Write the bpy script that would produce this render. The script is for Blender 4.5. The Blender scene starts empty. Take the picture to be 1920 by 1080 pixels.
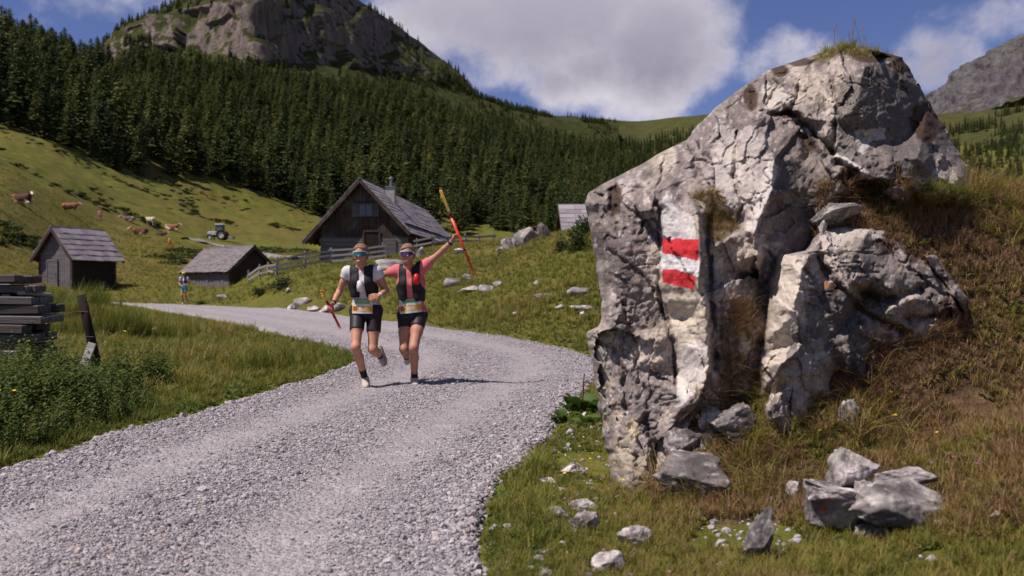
import bpy, bmesh, math, random
import numpy as np
from mathutils import Vector, Matrix, Euler, geometry as mgeo

rng = np.random.default_rng(11)
random.seed(11)
R = math.radians
SC = bpy.context.scene
COL = SC.collection

# ------------------------------------------------------------------ camera
FPX, HZ, CAMZ = 1800.0, 530.0, 1.2          # focal length in photo pixels, horizon row, eye height
cam_d = bpy.data.cameras.new('camera')
cam_d.sensor_width = 36.0
cam_d.lens = 36.0 * FPX / 1920.0
cam_d.clip_start = 0.05
cam_d.clip_end = 30000
cam = bpy.data.objects.new('camera', cam_d)
COL.objects.link(cam)
cam.location = (0, 0, CAMZ)
cam.rotation_euler = (R(90) - math.atan((540 - HZ) / FPX), 0, 0)
cam_d.dof.use_dof = True
cam_d.dof.focus_distance = 8.2
cam_d.dof.aperture_fstop = 2.8
SC.camera = cam

# ------------------------------------------------------------------ light
SUN_EL = R(59)
trav = np.array([0.90, 0.43]); trav /= np.hypot(*trav)
sun_dir = np.array([-trav[0] * math.cos(SUN_EL), -trav[1] * math.cos(SUN_EL), math.sin(SUN_EL)])
sun_d = bpy.data.lights.new('sun', 'SUN')
sun_d.energy = 4.6
sun_d.angle = R(0.55)
sun_d.color = (1.0, 0.895, 0.835)
sun = bpy.data.objects.new('sun', sun_d)
COL.objects.link(sun)
sun.rotation_euler = Vector(sun_dir).to_track_quat('Z', 'Y').to_euler()
sun.location = (-30, -20, 60)

SC.view_settings.view_transform = 'Standard'
SC.view_settings.look = 'None'
SC.view_settings.exposure = 0.25
SC.view_settings.gamma = 1.0
SC.cycles.use_denoising = True
SC.cycles.max_bounces = 6
SC.cycles.diffuse_bounces = 3
SC.cycles.glossy_bounces = 2
SC.cycles.transparent_max_bounces = 8


class NT:
    """small helper for writing node trees"""
    def __init__(s, tree):
        s.t = tree; s.n = tree.nodes; s.l = tree.links
    def node(s, typ, ins=None, **props):
        nd = s.n.new(typ)
        for k, v in props.items():
            setattr(nd, k, v)
        for k, v in (ins or {}).items():
            s.put(nd.inputs[k], v)
        return nd
    def put(s, sock, v):
        if isinstance(v, bpy.types.NodeSocket):
            s.l.new(v, sock)
        elif isinstance(v, bpy.types.Node):
            s.l.new(v.outputs[0], sock)
        else:
            if sock.type == 'RGBA' and not isinstance(v, (int, float)) and len(v) == 3:
                v = (*v, 1)
            sock.default_value = v
    def math(s, op, a, b=None, c=None, clamp=False):
        nd = s.n.new('ShaderNodeMath'); nd.operation = op; nd.use_clamp = clamp
        s.put(nd.inputs[0], a)
        if b is not None: s.put(nd.inputs[1], b)
        if c is not None: s.put(nd.inputs[2], c)
        return nd.outputs[0]
    def mix(s, f, a, b, blend='MIX'):
        nd = s.n.new('ShaderNodeMix'); nd.data_type = 'RGBA'; nd.blend_type = blend
        s.put(nd.inputs[0], f); s.put(nd.inputs[6], a); s.put(nd.inputs[7], b)
        return nd.outputs[2]
    def noise(s, scale, vec=None, detail=4, rough=0.55, dist=0.0, out=0):
        nd = s.n.new('ShaderNodeTexNoise')
        nd.inputs['Scale'].default_value = scale; nd.inputs['Detail'].default_value = detail
        nd.inputs['Roughness'].default_value = rough; nd.inputs['Distortion'].default_value = dist
        if vec is not None: s.put(nd.inputs['Vector'], vec)
        return nd.outputs[out]
    def ramp(s, f, stops, interp='LINEAR'):
        nd = s.n.new('ShaderNodeValToRGB'); cr = nd.color_ramp; cr.interpolation = interp
        while len(cr.elements) < len(stops): cr.elements.new(0.5)
        for e, (p, c) in zip(cr.elements, stops):
            e.position = p
            e.color = (c, c, c, 1) if isinstance(c, (int, float)) else (*c[:3], 1)
        s.put(nd.inputs[0], f)
        return nd.outputs[0]
    def smooth(s, x, a, b):
        nd = s.n.new('ShaderNodeMapRange'); nd.interpolation_type = 'SMOOTHSTEP'
        s.put(nd.inputs[0], x); nd.inputs[1].default_value = a; nd.inputs[2].default_value = b
        return nd.outputs[0]


# ------------------------------------------------------------------ sky with clouds
world = bpy.data.worlds.new('World'); SC.world = world; world.use_nodes = True
w = NT(world.node_tree); w.n.clear()
sky = w.node('ShaderNodeTexSky', sky_type='NISHITA')
sky.sun_disc = False; sky.sun_elevation = SUN_EL
sky.sun_rotation = math.atan2(sun_dir[0], sun_dir[1])
sky.altitude = 1700; sky.air_density = 1.0; sky.dust_density = 0.25; sky.ozone_density = 2.6
bg_sky = w.node('ShaderNodeBackground', {'Color': w.mix(1.0, sky.outputs[0], (0.90, 0.84, 1.16), 'MULTIPLY'), 'Strength': 0.060})
tc = w.node('ShaderNodeTexCoord')
sep = w.node('ShaderNodeSeparateXYZ', {0: tc.outputs['Generated']})
az = w.math('ARCTAN2', sep.outputs[0], sep.outputs[1])
el = w.math('ARCSINE', sep.outputs[2])
nz_lo = w.noise(3.2, tc.outputs['Generated'], 3, 0.5)
nz = w.noise(9.0, tc.outputs['Generated'], 8, 0.60, 0.25)
nz_hi = w.noise(30.0, tc.outputs['Generated'], 6, 0.62)
def sky_angles(u, v):
    a = math.atan((u - 960) / FPX)
    return a, math.atan((HZ - v) / FPX * math.cos(a))
blobs = [(1010, 30, 320, 135, 1.0), (1230, 85, 165, 135, 1.0), (1050, 150, 95, 58, .8), (860, 25, 190, 90, .9), (1120, 120, 200, 75, .85),
         (1450, 118, 130, 60, .52), (1760, 112, 90, 78, .80), (1850, 38, 150, 52, .62), (1560, 120, 120, 40, .5),
         (150, 5, 110, 40, .48), (270, -20, 150, 45, .55), (60, 40, 120, 36, .30)]
dens = None
for (u, v, ru, rv, wt) in blobs:
    a0, e0 = sky_angles(u, v)
    dx = w.math('DIVIDE', w.math('SUBTRACT', az, a0), ru / FPX)
    dy = w.math('DIVIDE', w.math('SUBTRACT', el, e0), rv / FPX)
    q = w.math('ADD', w.math('MULTIPLY', dx, dx), w.math('MULTIPLY', dy, dy))
    b = w.math('MULTIPLY', w.math('SUBTRACT', 1.0, w.math('MULTIPLY', q, 0.6)), wt)
    dens = b if dens is None else w.math('MAXIMUM', dens, b)
# scattered fair-weather cloud over the rest of the sky
away = w.smooth(w.math('ABSOLUTE', az), 0.56, 0.85)
high = w.smooth(el, 0.33, 0.5)
gen = w.math('MULTIPLY', w.math('MAXIMUM', away, high), w.smooth(nz_lo, 0.50, 0.66))
dens = w.math('MAXIMUM', w.math('MAXIMUM', dens, w.math('MULTIPLY', gen, 0.85)), 0.0)
dens = w.math('ADD', dens, w.math('MULTIPLY', w.math('SUBTRACT', nz, 0.5), 1.35))
dens = w.math('ADD', dens, w.math('MULTIPLY', w.math('SUBTRACT', nz_hi, 0.5), 0.38))
cover = w.smooth(dens, 0.30, 0.82)
# cloud brightness: thick middles and undersides are grey, thin edges and tops white
thick = w.smooth(w.math('ADD', dens, w.math('MULTIPLY', w.math('SUBTRACT', nz, 0.5), -1.3)), 0.42, 1.05)
tone = w.mix(thick, (0.80, 0.755, 0.82), (0.285, 0.26, 0.345))
tone = w.mix(w.math('MULTIPLY', w.smooth(el, 0.16, 0.30), 0.55), tone, (0.64, 0.61, 0.70))
bg_cl = w.node('ShaderNodeBackground', {'Color': tone, 'Strength': 0.78})
mixs = w.node('ShaderNodeMixShader', {0: w.math('MULTIPLY', cover, 0.96), 1: bg_sky.outputs[0], 2: bg_cl.outputs[0]})
wo = w.node('ShaderNodeOutputWorld', {'Surface': mixs.outputs[0]})

# ------------------------------------------------------------------ small numeric tools
def ss(x, a, b):
    t = np.clip((np.asarray(x, float) - a) / (b - a), 0, 1)
    return t * t * (3 - 2 * t)

def _hash(ix, iy, iz, seed):
    h = (ix * 374761393 + iy * 668265263 + iz * 2147483647 % 4294967291 + iz * 1274126177 + seed * 974634711) & 0xFFFFFFFF
    h = ((h ^ (h >> 13)) * 1274126177) & 0xFFFFFFFF
    h = ((h ^ (h >> 15)) * 2246822519) & 0xFFFFFFFF
    h = h ^ (h >> 16)
    return h.astype(np.float64) / 4294967295.0

def vnoise(x, y, z=0.0, seed=0):
    """value noise, -1..1"""
    x, y, z = np.broadcast_arrays(np.asarray(x, float), np.asarray(y, float), np.asarray(z, float))
    x0 = np.floor(x); y0 = np.floor(y); z0 = np.floor(z)
    fx, fy, fz = x - x0, y - y0, z - z0
    fx = fx * fx * fx * (fx * (fx * 6 - 15) + 10); fy = fy * fy * fy * (fy * (fy * 6 - 15) + 10); fz = fz * fz * (3 - 2 * fz)
    ix, iy, iz = x0.astype(np.int64), y0.astype(np.int64), z0.astype(np.int64)
    def H(a, b, c): return _hash(ix + a, iy + b, iz + c, seed)
    def lay(c):
        a = H(0, 0, c) * (1 - fx) + H(1, 0, c) * fx
        b = H(0, 1, c) * (1 - fx) + H(1, 1, c) * fx
        return a * (1 - fy) + b * fy
    if np.all(z == z0):
        return lay(0) * 2 - 1
    return (lay(0) * (1 - fz) + lay(1) * fz) * 2 - 1

def fbm(x, y, z=0.0, o=4, seed=0, gain=0.5, lac=2.03):
    s = 0; a = 1.0; t = 0; f = 1.0
    for i in range(o):
        s = s + a * vnoise(np.asarray(x) * f + 17.3 * i, np.asarray(y) * f - 9.1 * i, np.asarray(z) * f, seed + i)
        t += a; a *= gain; f *= lac
    return s / t

def voro(x, y, seed=0):
    """returns nearest-cell random values (3), offset to its seed, and border distance"""
    x = np.asarray(x, float); y = np.asarray(y, float)
    ix = np.floor(x).astype(np.int64); iy = np.floor(y).astype(np.int64); z = np.zeros_like(ix)
    b1 = np.full(x.shape, 1e9); b2 = np.full(x.shape, 1e9)
    cx = np.zeros(x.shape); cy = np.zeros(x.shape); bi = ix.copy(); bj = iy.copy()
    for i in (-1, 0, 1):
        for j in (-1, 0, 1):
            px = ix + i + _hash(ix + i, iy + j, z, seed); py = iy + j + _hash(ix + i, iy + j, z, seed + 1)
            d = (px - x) ** 2 + (py - y) ** 2
            m = d < b1
            b2 = np.where(m, b1, np.minimum(b2, d)); b1 = np.where(m, d, b1)
            cx = np.where(m, px, cx); cy = np.where(m, py, cy); bi = np.where(m, ix + i, bi); bj = np.where(m, iy + j, bj)
    r = [_hash(bi, bj, z, seed + 2 + k) for k in range(3)]
    return r, x - cx, y - cy, np.sqrt(b2) - np.sqrt(b1)

def gsmooth(a, sig, axis):
    n = int(sig * 3) + 1
    k = np.exp(-0.5 * (np.arange(-n, n + 1) / sig) ** 2); k /= k.sum()
    pad = [(0, 0)] * a.ndim; pad[axis] = (n, n)
    p = np.pad(a, pad, mode='edge')
    return np.apply_along_axis(lambda v: np.convolve(v, k, mode='valid'), axis, p)

def px2w(u, v, d):
    return np.array([(u - 960) / FPX * d, d, CAMZ + (HZ - v) / FPX * d])

# ------------------------------------------------------------------ object helpers
def link(o, parent=None):
    COL.objects.link(o)
    if parent is not None: o.parent = parent
    return o

def tag(o, label=None, cat=None, group=None, kind=None):
    if label: o['label'] = label
    if cat: o['category'] = cat
    if group: o['group'] = group
    if kind: o['kind'] = kind
    return o

def empty(name, loc=(0, 0, 0), rz=0.0):
    o = bpy.data.objects.new(name, None); o.empty_display_size = 0.2
    o.location = loc; o.rotation_euler = (0, 0, rz)
    return link(o)

def mesh_np(name, V, F, mat=None, smooth=True):
    me = bpy.data.meshes.new(name)
    V = np.asarray(V, np.float32); F = np.asarray(F, np.int32)
    me.vertices.add(len(V)); me.vertices.foreach_set('co', V.ravel())
    k = F.shape[1]
    me.loops.add(F.size); me.loops.foreach_set('vertex_index', F.ravel())
    me.polygons.add(len(F)); me.polygons.foreach_set('loop_start', np.arange(0, F.size, k, dtype=np.int32))
    me.update(calc_edges=True)
    me.polygons.foreach_set('use_smooth', np.full(len(F), smooth))
    if mat is not None: me.materials.append(mat)
    me.validate(verbose=False)
    return me

def obj_np(name, V, F, mat=None, parent=None, smooth=True):
    return link(bpy.data.objects.new(name, mesh_np(name, V, F, mat, smooth)), parent)

def vattr(me, name, arr):
    a = np.asarray(arr, np.float32)
    if a.ndim == 1:
        t = me.attributes.new(name, 'FLOAT', 'POINT'); t.data.foreach_set('value', a)
    else:
        if a.shape[1] == 3: a = np.concatenate([a, np.ones((len(a), 1), np.float32)], 1)
        t = me.attributes.new(name, 'FLOAT_COLOR', 'POINT'); t.data.foreach_set('color', a.ravel())

def grid_faces(nr, nc, wrap=False):
    i = np.arange(nr - 1)[:, None]; j = np.arange(nc if wrap else nc - 1)[None, :]
    a = i * nc + j; b = i * nc + (j + 1) % nc; c = (i + 1) * nc + (j + 1) % nc; d = (i + 1) * nc + j
    return np.stack([a, b, c, d], -1).reshape(-1, 4)

class MB:
    """collects boxes, bars, tubes and sheets into one mesh"""
    def __init__(s): s.v = []; s.f = []; s.n = 0
    def add(s, V, F):
        V = np.asarray(V, float); s.v.append(V)
        s.f += [tuple(int(i) + s.n for i in q) for q in F]; s.n += len(V); return s
    def box(s, c, size, rot=None):
        sx, sy, sz = [q / 2 for q in size]
        V = np.array([[x, y, z] for x in (-sx, sx) for y in (-sy, sy) for z in (-sz, sz)], float)
        if rot is not None: V = V @ np.array(Euler(rot).to_matrix()).T
        return s.add(V + np.array(c), [(0, 1, 3, 2), (4, 6, 7, 5), (0, 4, 5, 1), (2, 3, 7, 6), (0, 2, 6, 4), (1, 5, 7, 3)])
    def bar(s, a, b, wd, th, up=(0, 0, 1)):
        a = np.array(a, float); b = np.array(b, float); d = b - a; L = np.linalg.norm(d); d /= L
        up = np.array(up, float); sd = np.cross(d, up); sd /= np.linalg.norm(sd) + 1e-9; un = np.cross(sd, d)
        V = [a + sd * (x * wd / 2) + un * (y * th / 2) + d * (t * L) for t in (0, 1) for x, y in ((-1, -1), (1, -1), (1, 1), (-1, 1))]
        return s.add(V, [(3, 2, 1, 0), (4, 5, 6, 7), (0, 1, 5, 4), (1, 2, 6, 5), (2, 3, 7, 6), (3, 0, 4, 7)])
    def tube(s, pts, rad, n=8, cap=True):
        pts = np.array(pts, float); rad = np.broadcast_to(np.asarray(rad, float), (len(pts),))
        rings = []; up = np.array([0.123, 0.31, 0.94])
        for i, p in enumerate(pts):
            d = pts[min(i + 1, len(pts) - 1)] - pts[max(i - 1, 0)]; d /= np.linalg.norm(d) + 1e-12
            a = np.cross(d, up)
            if np.linalg.norm(a) < 1e-3: a = np.cross(d, [1, 0, 0])
            a /= np.linalg.norm(a); b = np.cross(d, a)
            t = np.arange(n) / n * 2 * math.pi
            rings.append(p + rad[i] * (np.cos(t)[:, None] * a + np.sin(t)[:, None] * b))
        F = [tuple(q) for q in grid_faces(len(pts), n, True)]
        if cap: F += [tuple(range(n - 1, -1, -1)), tuple(range((len(pts) - 1) * n, len(pts) * n))]
        return s.add(np.concatenate(rings), F)
    def mesh(s, name, mat=None, smooth=False):
        me = bpy.data.meshes.new(name)
        me.from_pydata(np.concatenate(s.v).tolist(), [], s.f)
        if smooth: me.polygons.foreach_set('use_smooth', np.full(len(me.polygons), True))
        if mat is not None: me.materials.append(mat)
        me.update(); return me
    def build(s, name, mat=None, parent=None, smooth=False):
        return link(bpy.data.objects.new(name, s.mesh(name, mat, smooth)), parent)

# ------------------------------------------------------------------ materials
def new_mat(name):
    m = bpy.data.materials.new(name); m.use_nodes = True
    t = NT(m.node_tree); t.n.clear()
    b = t.node('ShaderNodeBsdfPrincipled'); o = t.node('ShaderNodeOutputMaterial', {'Surface': b.outputs[0]})
    return m, t, b

def simple(name, col, rough=0.7, var=0.25, scale=12.0, bump=0.0, bscale=40.0, spec=0.3, metal=0.0, col2=None):
    m, t, b = new_mat(name)
    tc = t.node('ShaderNodeTexCoord').outputs['Object']
    n = t.noise(scale, tc, 5, 0.6)
    c2 = col2 or tuple(c * (1 - var) for c in col); c1 = tuple(min(1, c * (1 + var * .6)) for c in col)
    t.put(b.inputs['Base Color'], t.ramp(n, [(0.3, c2), (0.7, c1)]))
    b.inputs['Roughness'].default_value = rough; b.inputs['Metallic'].default_value = metal
    b.inputs['Specular IOR Level'].default_value = spec
    if bump:
        bp = t.node('ShaderNodeBump', {'Height': t.noise(bscale, tc, 4, 0.6), 'Strength': bump, 'Distance': 0.02})
        t.put(b.inputs['Normal'], bp.outputs[0])
    return m

def wood(name, c_dark, c_light, axis=2, scale=1.0, stain=None):
    """weathered wood with grain along one object axis"""
    m, t, b = new_mat(name)
    tc = t.node('ShaderNodeTexCoord').outputs['Object']
    sc = [14.0 * scale] * 3; sc[axis] = 0.7 * scale
    mp = t.node('ShaderNodeMapping', {'Vector': tc}); mp.inputs['Scale'].default_value = sc
    n = t.noise(1.0, mp.outputs[0], 7, 0.65, 0.4)
    c = t.ramp(n, [(0.25, c_dark), (0.75, c_light)])
    n2 = t.noise(0.9, tc, 4, 0.6)
    if stain: c = t.mix(t.smooth(n2, 0.46, 0.66), c, t.mix(0.35, stain, c))
    info = t.node('ShaderNodeObjectInfo')
    c = t.mix(0.55, c, t.mix(1.0, c, t.ramp(info.outputs['Random'], [(0, 0.62), (1, 1.35)]), 'MULTIPLY'))
    t.put(b.inputs['Base Color'], c); b.inputs['Roughness'].default_value = 0.85
    b.inputs['Specular IOR Level'].default_value = 0.2
    bp = t.node('ShaderNodeBump', {'Height': n, 'Strength': 0.5, 'Distance': 0.02})
    t.put(b.inputs['Normal'], bp.outputs[0])
    return m

def vcol_mat(name, attr='col', rough=0.85, bump=0.4, bscale=30.0, dist=0.01, var=0.25, vscale=25.0, spec=0.25):
    m, t, b = new_mat(name)
    a = t.node('ShaderNodeAttribute', attribute_name=attr)
    tc = t.node('ShaderNodeTexCoord').outputs['Object']
    n = t.noise(vscale, tc, 6, 0.65)
    c = t.mix(1.0, a.outputs['Color'], t.ramp(n, [(0.25, 1 - var), (0.75, 1 + var * .7)]), 'MULTIPLY')
    t.put(b.inputs['Base Color'], c); b.inputs['Roughness'].default_value = rough
    b.inputs['Specular IOR Level'].default_value = spec
    bp = t.node('ShaderNodeBump', {'Height': t.noise(bscale, tc, 6, 0.65), 'Strength': bump, 'Distance': dist})
    t.put(b.inputs['Normal'], bp.outputs[0])
    return m

def leaf_mat(name, stops, tint=None, rough=0.6, trans=0.25, attr='tint'):
    """foliage: colour by per-instance tint attribute and random value"""
    m, t, b = new_mat(name)
    info = t.node('ShaderNodeObjectInfo')
    if tint == 'inst':
        a = t.node('ShaderNodeAttribute', attribute_name=attr, attribute_type='INSTANCER').outputs['Fac']
        f = t.math('ADD', a, t.math('MULTIPLY', t.math('SUBTRACT', info.outputs['Random'], 0.5), 0.30), clamp=True)
    else:
        f = info.outputs['Random']
    c = t.ramp(f, stops)
    tc = t.node('ShaderNodeTexCoord').outputs['Object']
    c = t.mix(1.0, c, t.ramp(t.noise(3.0, tc, 3), [(0.3, 0.78), (0.7, 1.22)]), 'MULTIPLY')
    t.put(b.inputs['Base Color'], c); b.inputs['Roughness'].default_value = rough
    b.inputs['Specular IOR Level'].default_value = 0.2
    if trans:
        tr = t.node('ShaderNodeBsdfTranslucent', {'Color': c})
        mx = t.node('ShaderNodeMixShader', {0: trans, 1: b.outputs[0], 2: tr.outputs[0]})
        out = [n for n in t.n if n.type == 'OUTPUT_MATERIAL'][0]
        t.put(out.inputs[0], mx.outputs[0])
    return m

def scatter(name, P, rot, scl, idx, protos, tint=None):
    """one object that carries thousands of small uncountable things as instances"""
    me = bpy.data.meshes.new(name)
    P = np.asarray(P, np.float32); n = len(P)
    me.vertices.add(n); me.vertices.foreach_set('co', P.ravel())
    a = me.attributes.new('rot', 'FLOAT_VECTOR', 'POINT'); a.data.foreach_set('vector', np.asarray(rot, np.float32).ravel())
    scl = np.asarray(scl, np.float32)
    if scl.ndim == 1: scl = np.repeat(scl[:, None], 3, 1)
    a = me.attributes.new('scl', 'FLOAT_VECTOR', 'POINT'); a.data.foreach_set('vector', scl.ravel())
    a = me.attributes.new('idx', 'INT', 'POINT'); a.data.foreach_set('value', np.asarray(idx, np.int32))
    a = me.attributes.new('tint', 'FLOAT', 'POINT'); a.data.foreach_set('value', np.asarray(tint if tint is not None else np.full(n, .5), np.float32))
    o = link(bpy.data.objects.new(name, me))
    g = bpy.data.node_groups.new(name, 'GeometryNodeTree')
    g.interface.new_socket('Geometry', in_out='INPUT', socket_type='NodeSocketGeometry')
    g.interface.new_socket('Geometry', in_out='OUTPUT', socket_type='NodeSocketGeometry')
    t = NT(g); gi = t.node('NodeGroupInput'); go = t.node('NodeGroupOutput'); jn = t.node('GeometryNodeJoinGeometry')
    def attr(nm, typ):
        nd = t.node('GeometryNodeInputNamedAttribute', data_type=typ); nd.inputs['Name'].default_value = nm
        return nd.outputs['Attribute']
    ar, asx, ai = attr('rot', 'FLOAT_VECTOR'), attr('scl', 'FLOAT_VECTOR'), attr('idx', 'INT')
    er = t.node('FunctionNodeEulerToRotation', {0: ar})
    for i, p in enumerate(protos):
        oi = t.node('GeometryNodeObjectInfo'); oi.inputs['Object'].default_value = p
        cmp_ = t.node('FunctionNodeCompare', data_type='INT', operation='EQUAL')
        isock = [s for s in cmp_.inputs if s.type == 'INT' and s.enabled]
        t.put(isock[0], ai); isock[1].default_value = i
        ip = t.node('GeometryNodeInstanceOnPoints', {'Points': gi.outputs[0], 'Selection': cmp_.outputs[0], 'Instance': oi.outputs['Geometry'],
                                                     'Rotation': er.outputs[0], 'Scale': asx})
        t.l.new(ip.outputs[0], jn.inputs[0])
    t.l.new(jn.outputs[0], go.inputs[0])
    md = o.modifiers.new('scatter', 'NODES'); md.node_group = g
    o['kind'] = 'stuff'
    return o
# ================================================================== terrain
# each column: photo column u, then knots (depth, photo row) from the flat valley floor to the top of the wooded slope
COLS = [
    (-2600, [(14, None), 0, (45, 470), (120, 250), (260, 120), (480, 60)]),
    (-900, [(20, None), 0, (55, 430), (150, 170), (320, -20), (560, -130)]),
    (0,    [(52, None), (57, 528), (76, 400), (195, 244), (340, 140), (540, 72)]),
    (110,  [(55, None), (60, 541), (92, 430), (215, 268), (360, 175), (560, 112)]),
    (200,  [(57, None), (63, 538), (112, 440), (240, 296), (390, 205), (580, 132)]),
    (340,  [(55, None), (62, 543), (128, 450), (285, 335), (430, 235), (660, 130)]),
    (425,  [(51, None), (62, 538), (142, 458), (302, 366), (455, 255), (705, 132)]),
    (480,  [(45, None), (54, 512), (140, 462), (312, 388), (460, 268), (720, 138)]),
    (530,  [(40, None), (50, 499), (130, 470), (320, 402), (470, 280), (740, 145)]),
    (600,  [(35, None), (50, 496), (120, 476), (330, 424), (480, 300), (760, 150)]),
    (720,  [(30, None), (50, 489), (110, 472), (340, 440), (495, 300), (790, 168)]),
    (790,  [(27, None), (48, 472), (100, 462), (348, 448), (505, 302), (815, 185)]),
    (870,  [(25, None), (49, 459), (100, 462), (360, 455), (520, 305), (860, 215)]),
    (960,  [(21.5, None), (45, 455), (95, 465), (370, 458), (560, 325), (920, 240)]),
    (1080, [(18, None), (41, 430), (95, 462), (385, 458), (600, 345), (980, 262)]),
    (1200, [(17, None), (41, 418), (95, 462), (400, 455), (640, 355), (1000, 275)]),
    (1500, [(17, None), (45, 442), (100, 470), (450, 445), (700, 360), (1100, 292)]),
    (1920, [(18, None), (60, 470), (110, 480), (500, 420), (760, 345), (1250, 255)]),
    (2800, [(18, None), 0, (60, 470), (420, 380), (700, 300), (1200, 200)]),
    (5000, [(18, None), 0, (60, 490), (420, 430), (700, 350), (1200, 300)]),
]
for _, kn in COLS:
    if kn[1] == 0:
        d_ = (kn[0][0] + kn[2][0]) / 2; z_ = (CAMZ + (HZ - kn[2][1]) / FPX * kn[2][0]) / 2; kn[1] = (d_, HZ - (z_ - CAMZ) * FPX / d_)
th_c = np.array([math.atan((c[0] - 960) / FPX) for c in COLS])
TH = np.linspace(-1.25, 1.25, 1001)
dk = np.array([[k[0] for k in c[1]] for c in COLS], float)
zk = np.array([[0.0 if k[1] is None else CAMZ + (HZ - k[1]) / FPX * k[0] for k in c[1]] for c in COLS])
rk = dk / np.cos(th_c)[:, None]
def tab(a): return gsmooth(np.stack([np.interp(TH, th_c, a[:, i]) for i in range(a.shape[1])], 1), 5, 0)
RK, ZK = tab(rk), tab(zk)
LR = np.linspace(math.log(0.3), math.log(12000), 900)
ZT = np.zeros((len(TH), len(LR)))
rr = np.exp(LR)
for i in range(len(TH)):
    kr = np.concatenate([[0.3], RK[i], [RK[i, -1] * 1.35, RK[i, -1] * 2.2, 12000]])
    kz = np.concatenate([[0.0], ZK[i], [ZK[i, -1] + 8, ZK[i, -1] - 60, -200]])
    ZT[i] = np.interp(rr, kr, kz)
ZT = gsmooth(ZT, 5, 1)

# road edges measured on the flat valley floor (x, y)
ROAD_IN = np.array([(-3.1, -6), (-3.3, 1.5), (-3.34, 4.4), (-3.29, 6.17), (-3.07, 8.0), (-2.72, 10.2), (-2.5, 12.0), (-2.36, 13.6), (-2.42, 15.2), (-3.1, 17.6), (-4.36, 20.0), (-7.2, 27.0), (-11.6, 36), (-17.4, 44.0), (-25.5, 50.0), (-35, 53.0), (-48, 56)])
ROAD_OUT = np.array([(0.3, -6), (-0.02, 1.5), (-0.13, 3.9), (-0.13, 5.4), (0.13, 6.75), (0.38, 8.3), (0.9, 11.2), (1.32, 13.4), (1.34, 16.4), (0.44, 19.6), (-0.8, 22.8), (-5.2, 32.0), (-10.6, 42), (-17.2, 51.5), (-25.5, 56.0), (-35.5, 58.5), (-48, 61.5)])
def resample(P, n):
    t = np.linspace(0, 1, len(P)); tt = np.linspace(0, 1, n)
    out = np.stack([np.interp(tt, t, P[:, k]) for k in (0, 1)], 1)
    return gsmooth(out, n / 60, 0)
NRD = 420
RI, RO = resample(ROAD_IN, NRD), resample(ROAD_OUT, NRD)
RCEN = (RI + RO) / 2; RHW = np.linalg.norm(RO - RI, axis=1) / 2

def road_dist(x, y):
    """signed distance outside the gravel edge (negative on the road)"""
    x = np.asarray(x, float); y = np.asarray(y, float); sh = x.shape; x = x.ravel(); y = y.ravel()
    out = np.full(x.shape, 50.0)
    m = np.where((y > -8) & (y < 70) & (x < 8) & (x > -60))[0]
    C = RCEN[::3]; H = RHW[::3]
    for s in range(0, len(m), 40000):
        k = m[s:s + 40000]
        d = np.hypot(x[k, None] - C[None, :, 0], y[k, None] - C[None, :, 1]) - H[None]
        out[k] = d.min(1)
    return out.reshape(sh)

# bank that carries the boulder, to the right of the road: (x, y, z)
BANK = np.array([(0.0, 3, 0), (0.1, 5.4, 0), (0.5, 8.3, 0), (1.1, 11, 0), (1.6, 14, 0), (-.3, 1, 0), (-.6, 7, 0), (-.5, 14, 0), (.35, 4.5, .025), (.62, 5.5, .02), (.8, 6.8, .05), (.96, 5.1, .07),
                 (1.14, 3.8, .06), (1.41, 5.2, .26), (1.45, 5.45, .45), (1.74, 4.6, .12), (2.01, 4.9, .28), (1.78, 3.4, .16), (2.09, 4.0, .27), (2.5, 4.8, .50), (2.19, 5.48, .46), (2.65, 5.52, .58), (3.05, 5.62, .68),
                 (3.5, 6.0, 1.12), (2.1, 6.1, 1.66), (2.45, 6.10, 1.66), (2.8, 6.22, 1.60), (3.15, 6.32, 1.50), (2.6, 6.4, 1.78), (3.0, 6.5, 1.76), (3.45, 6.7, 1.72), (3.95, 7.5, 1.87), (3.3, 8.2, 1.82), (2.6, 8.4, 1.60), (1.5, 7.4, .75), (1.2, 8.2, .15), (1.9, 10.0, .30),
                 (4.2, 5.4, 1.25), (5.5, 8, 2.0), (7, 7, 2.2), (6, 4, 1.6), (5, 2, 1.1), (9, 10, 2.3), (3, 1, .5), (3.6, 12, .8), (6, 13, 1.2), (2.4, 14, .1), (4, 17, .2), (9, 16, .8), (12, 12, 1.6),
                 (9, 4, 2.0), (8, 0, 1.5), (4, -3, .8), (1, -4, .1), (14, 4, 2.0), (14, 20, .3), (6, 22, .05), (1.15, 6.1, .12), (1.5, 6.2, .6), (22, 10, .8), (22, 0, .8), (0, -10, 0), (10, -10, .5)])
def _tps(d2): return 0.5 * d2 * np.log(d2 + 1e-9)
def _tps_fit():
    n = len(BANK); A = np.zeros((n + 3, n + 3))
    A[:n, :n] = _tps((BANK[:, None, 0] - BANK[None, :, 0]) ** 2 + (BANK[:, None, 1] - BANK[None, :, 1]) ** 2) + np.eye(n) * .02
    P = np.stack([np.ones(n), BANK[:, 0], BANK[:, 1]], 1); A[:n, n:] = P; A[n:, :n] = P.T
    return np.linalg.solve(A, np.concatenate([BANK[:, 2], [0, 0, 0]]))
BW = _tps_fit()
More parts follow.
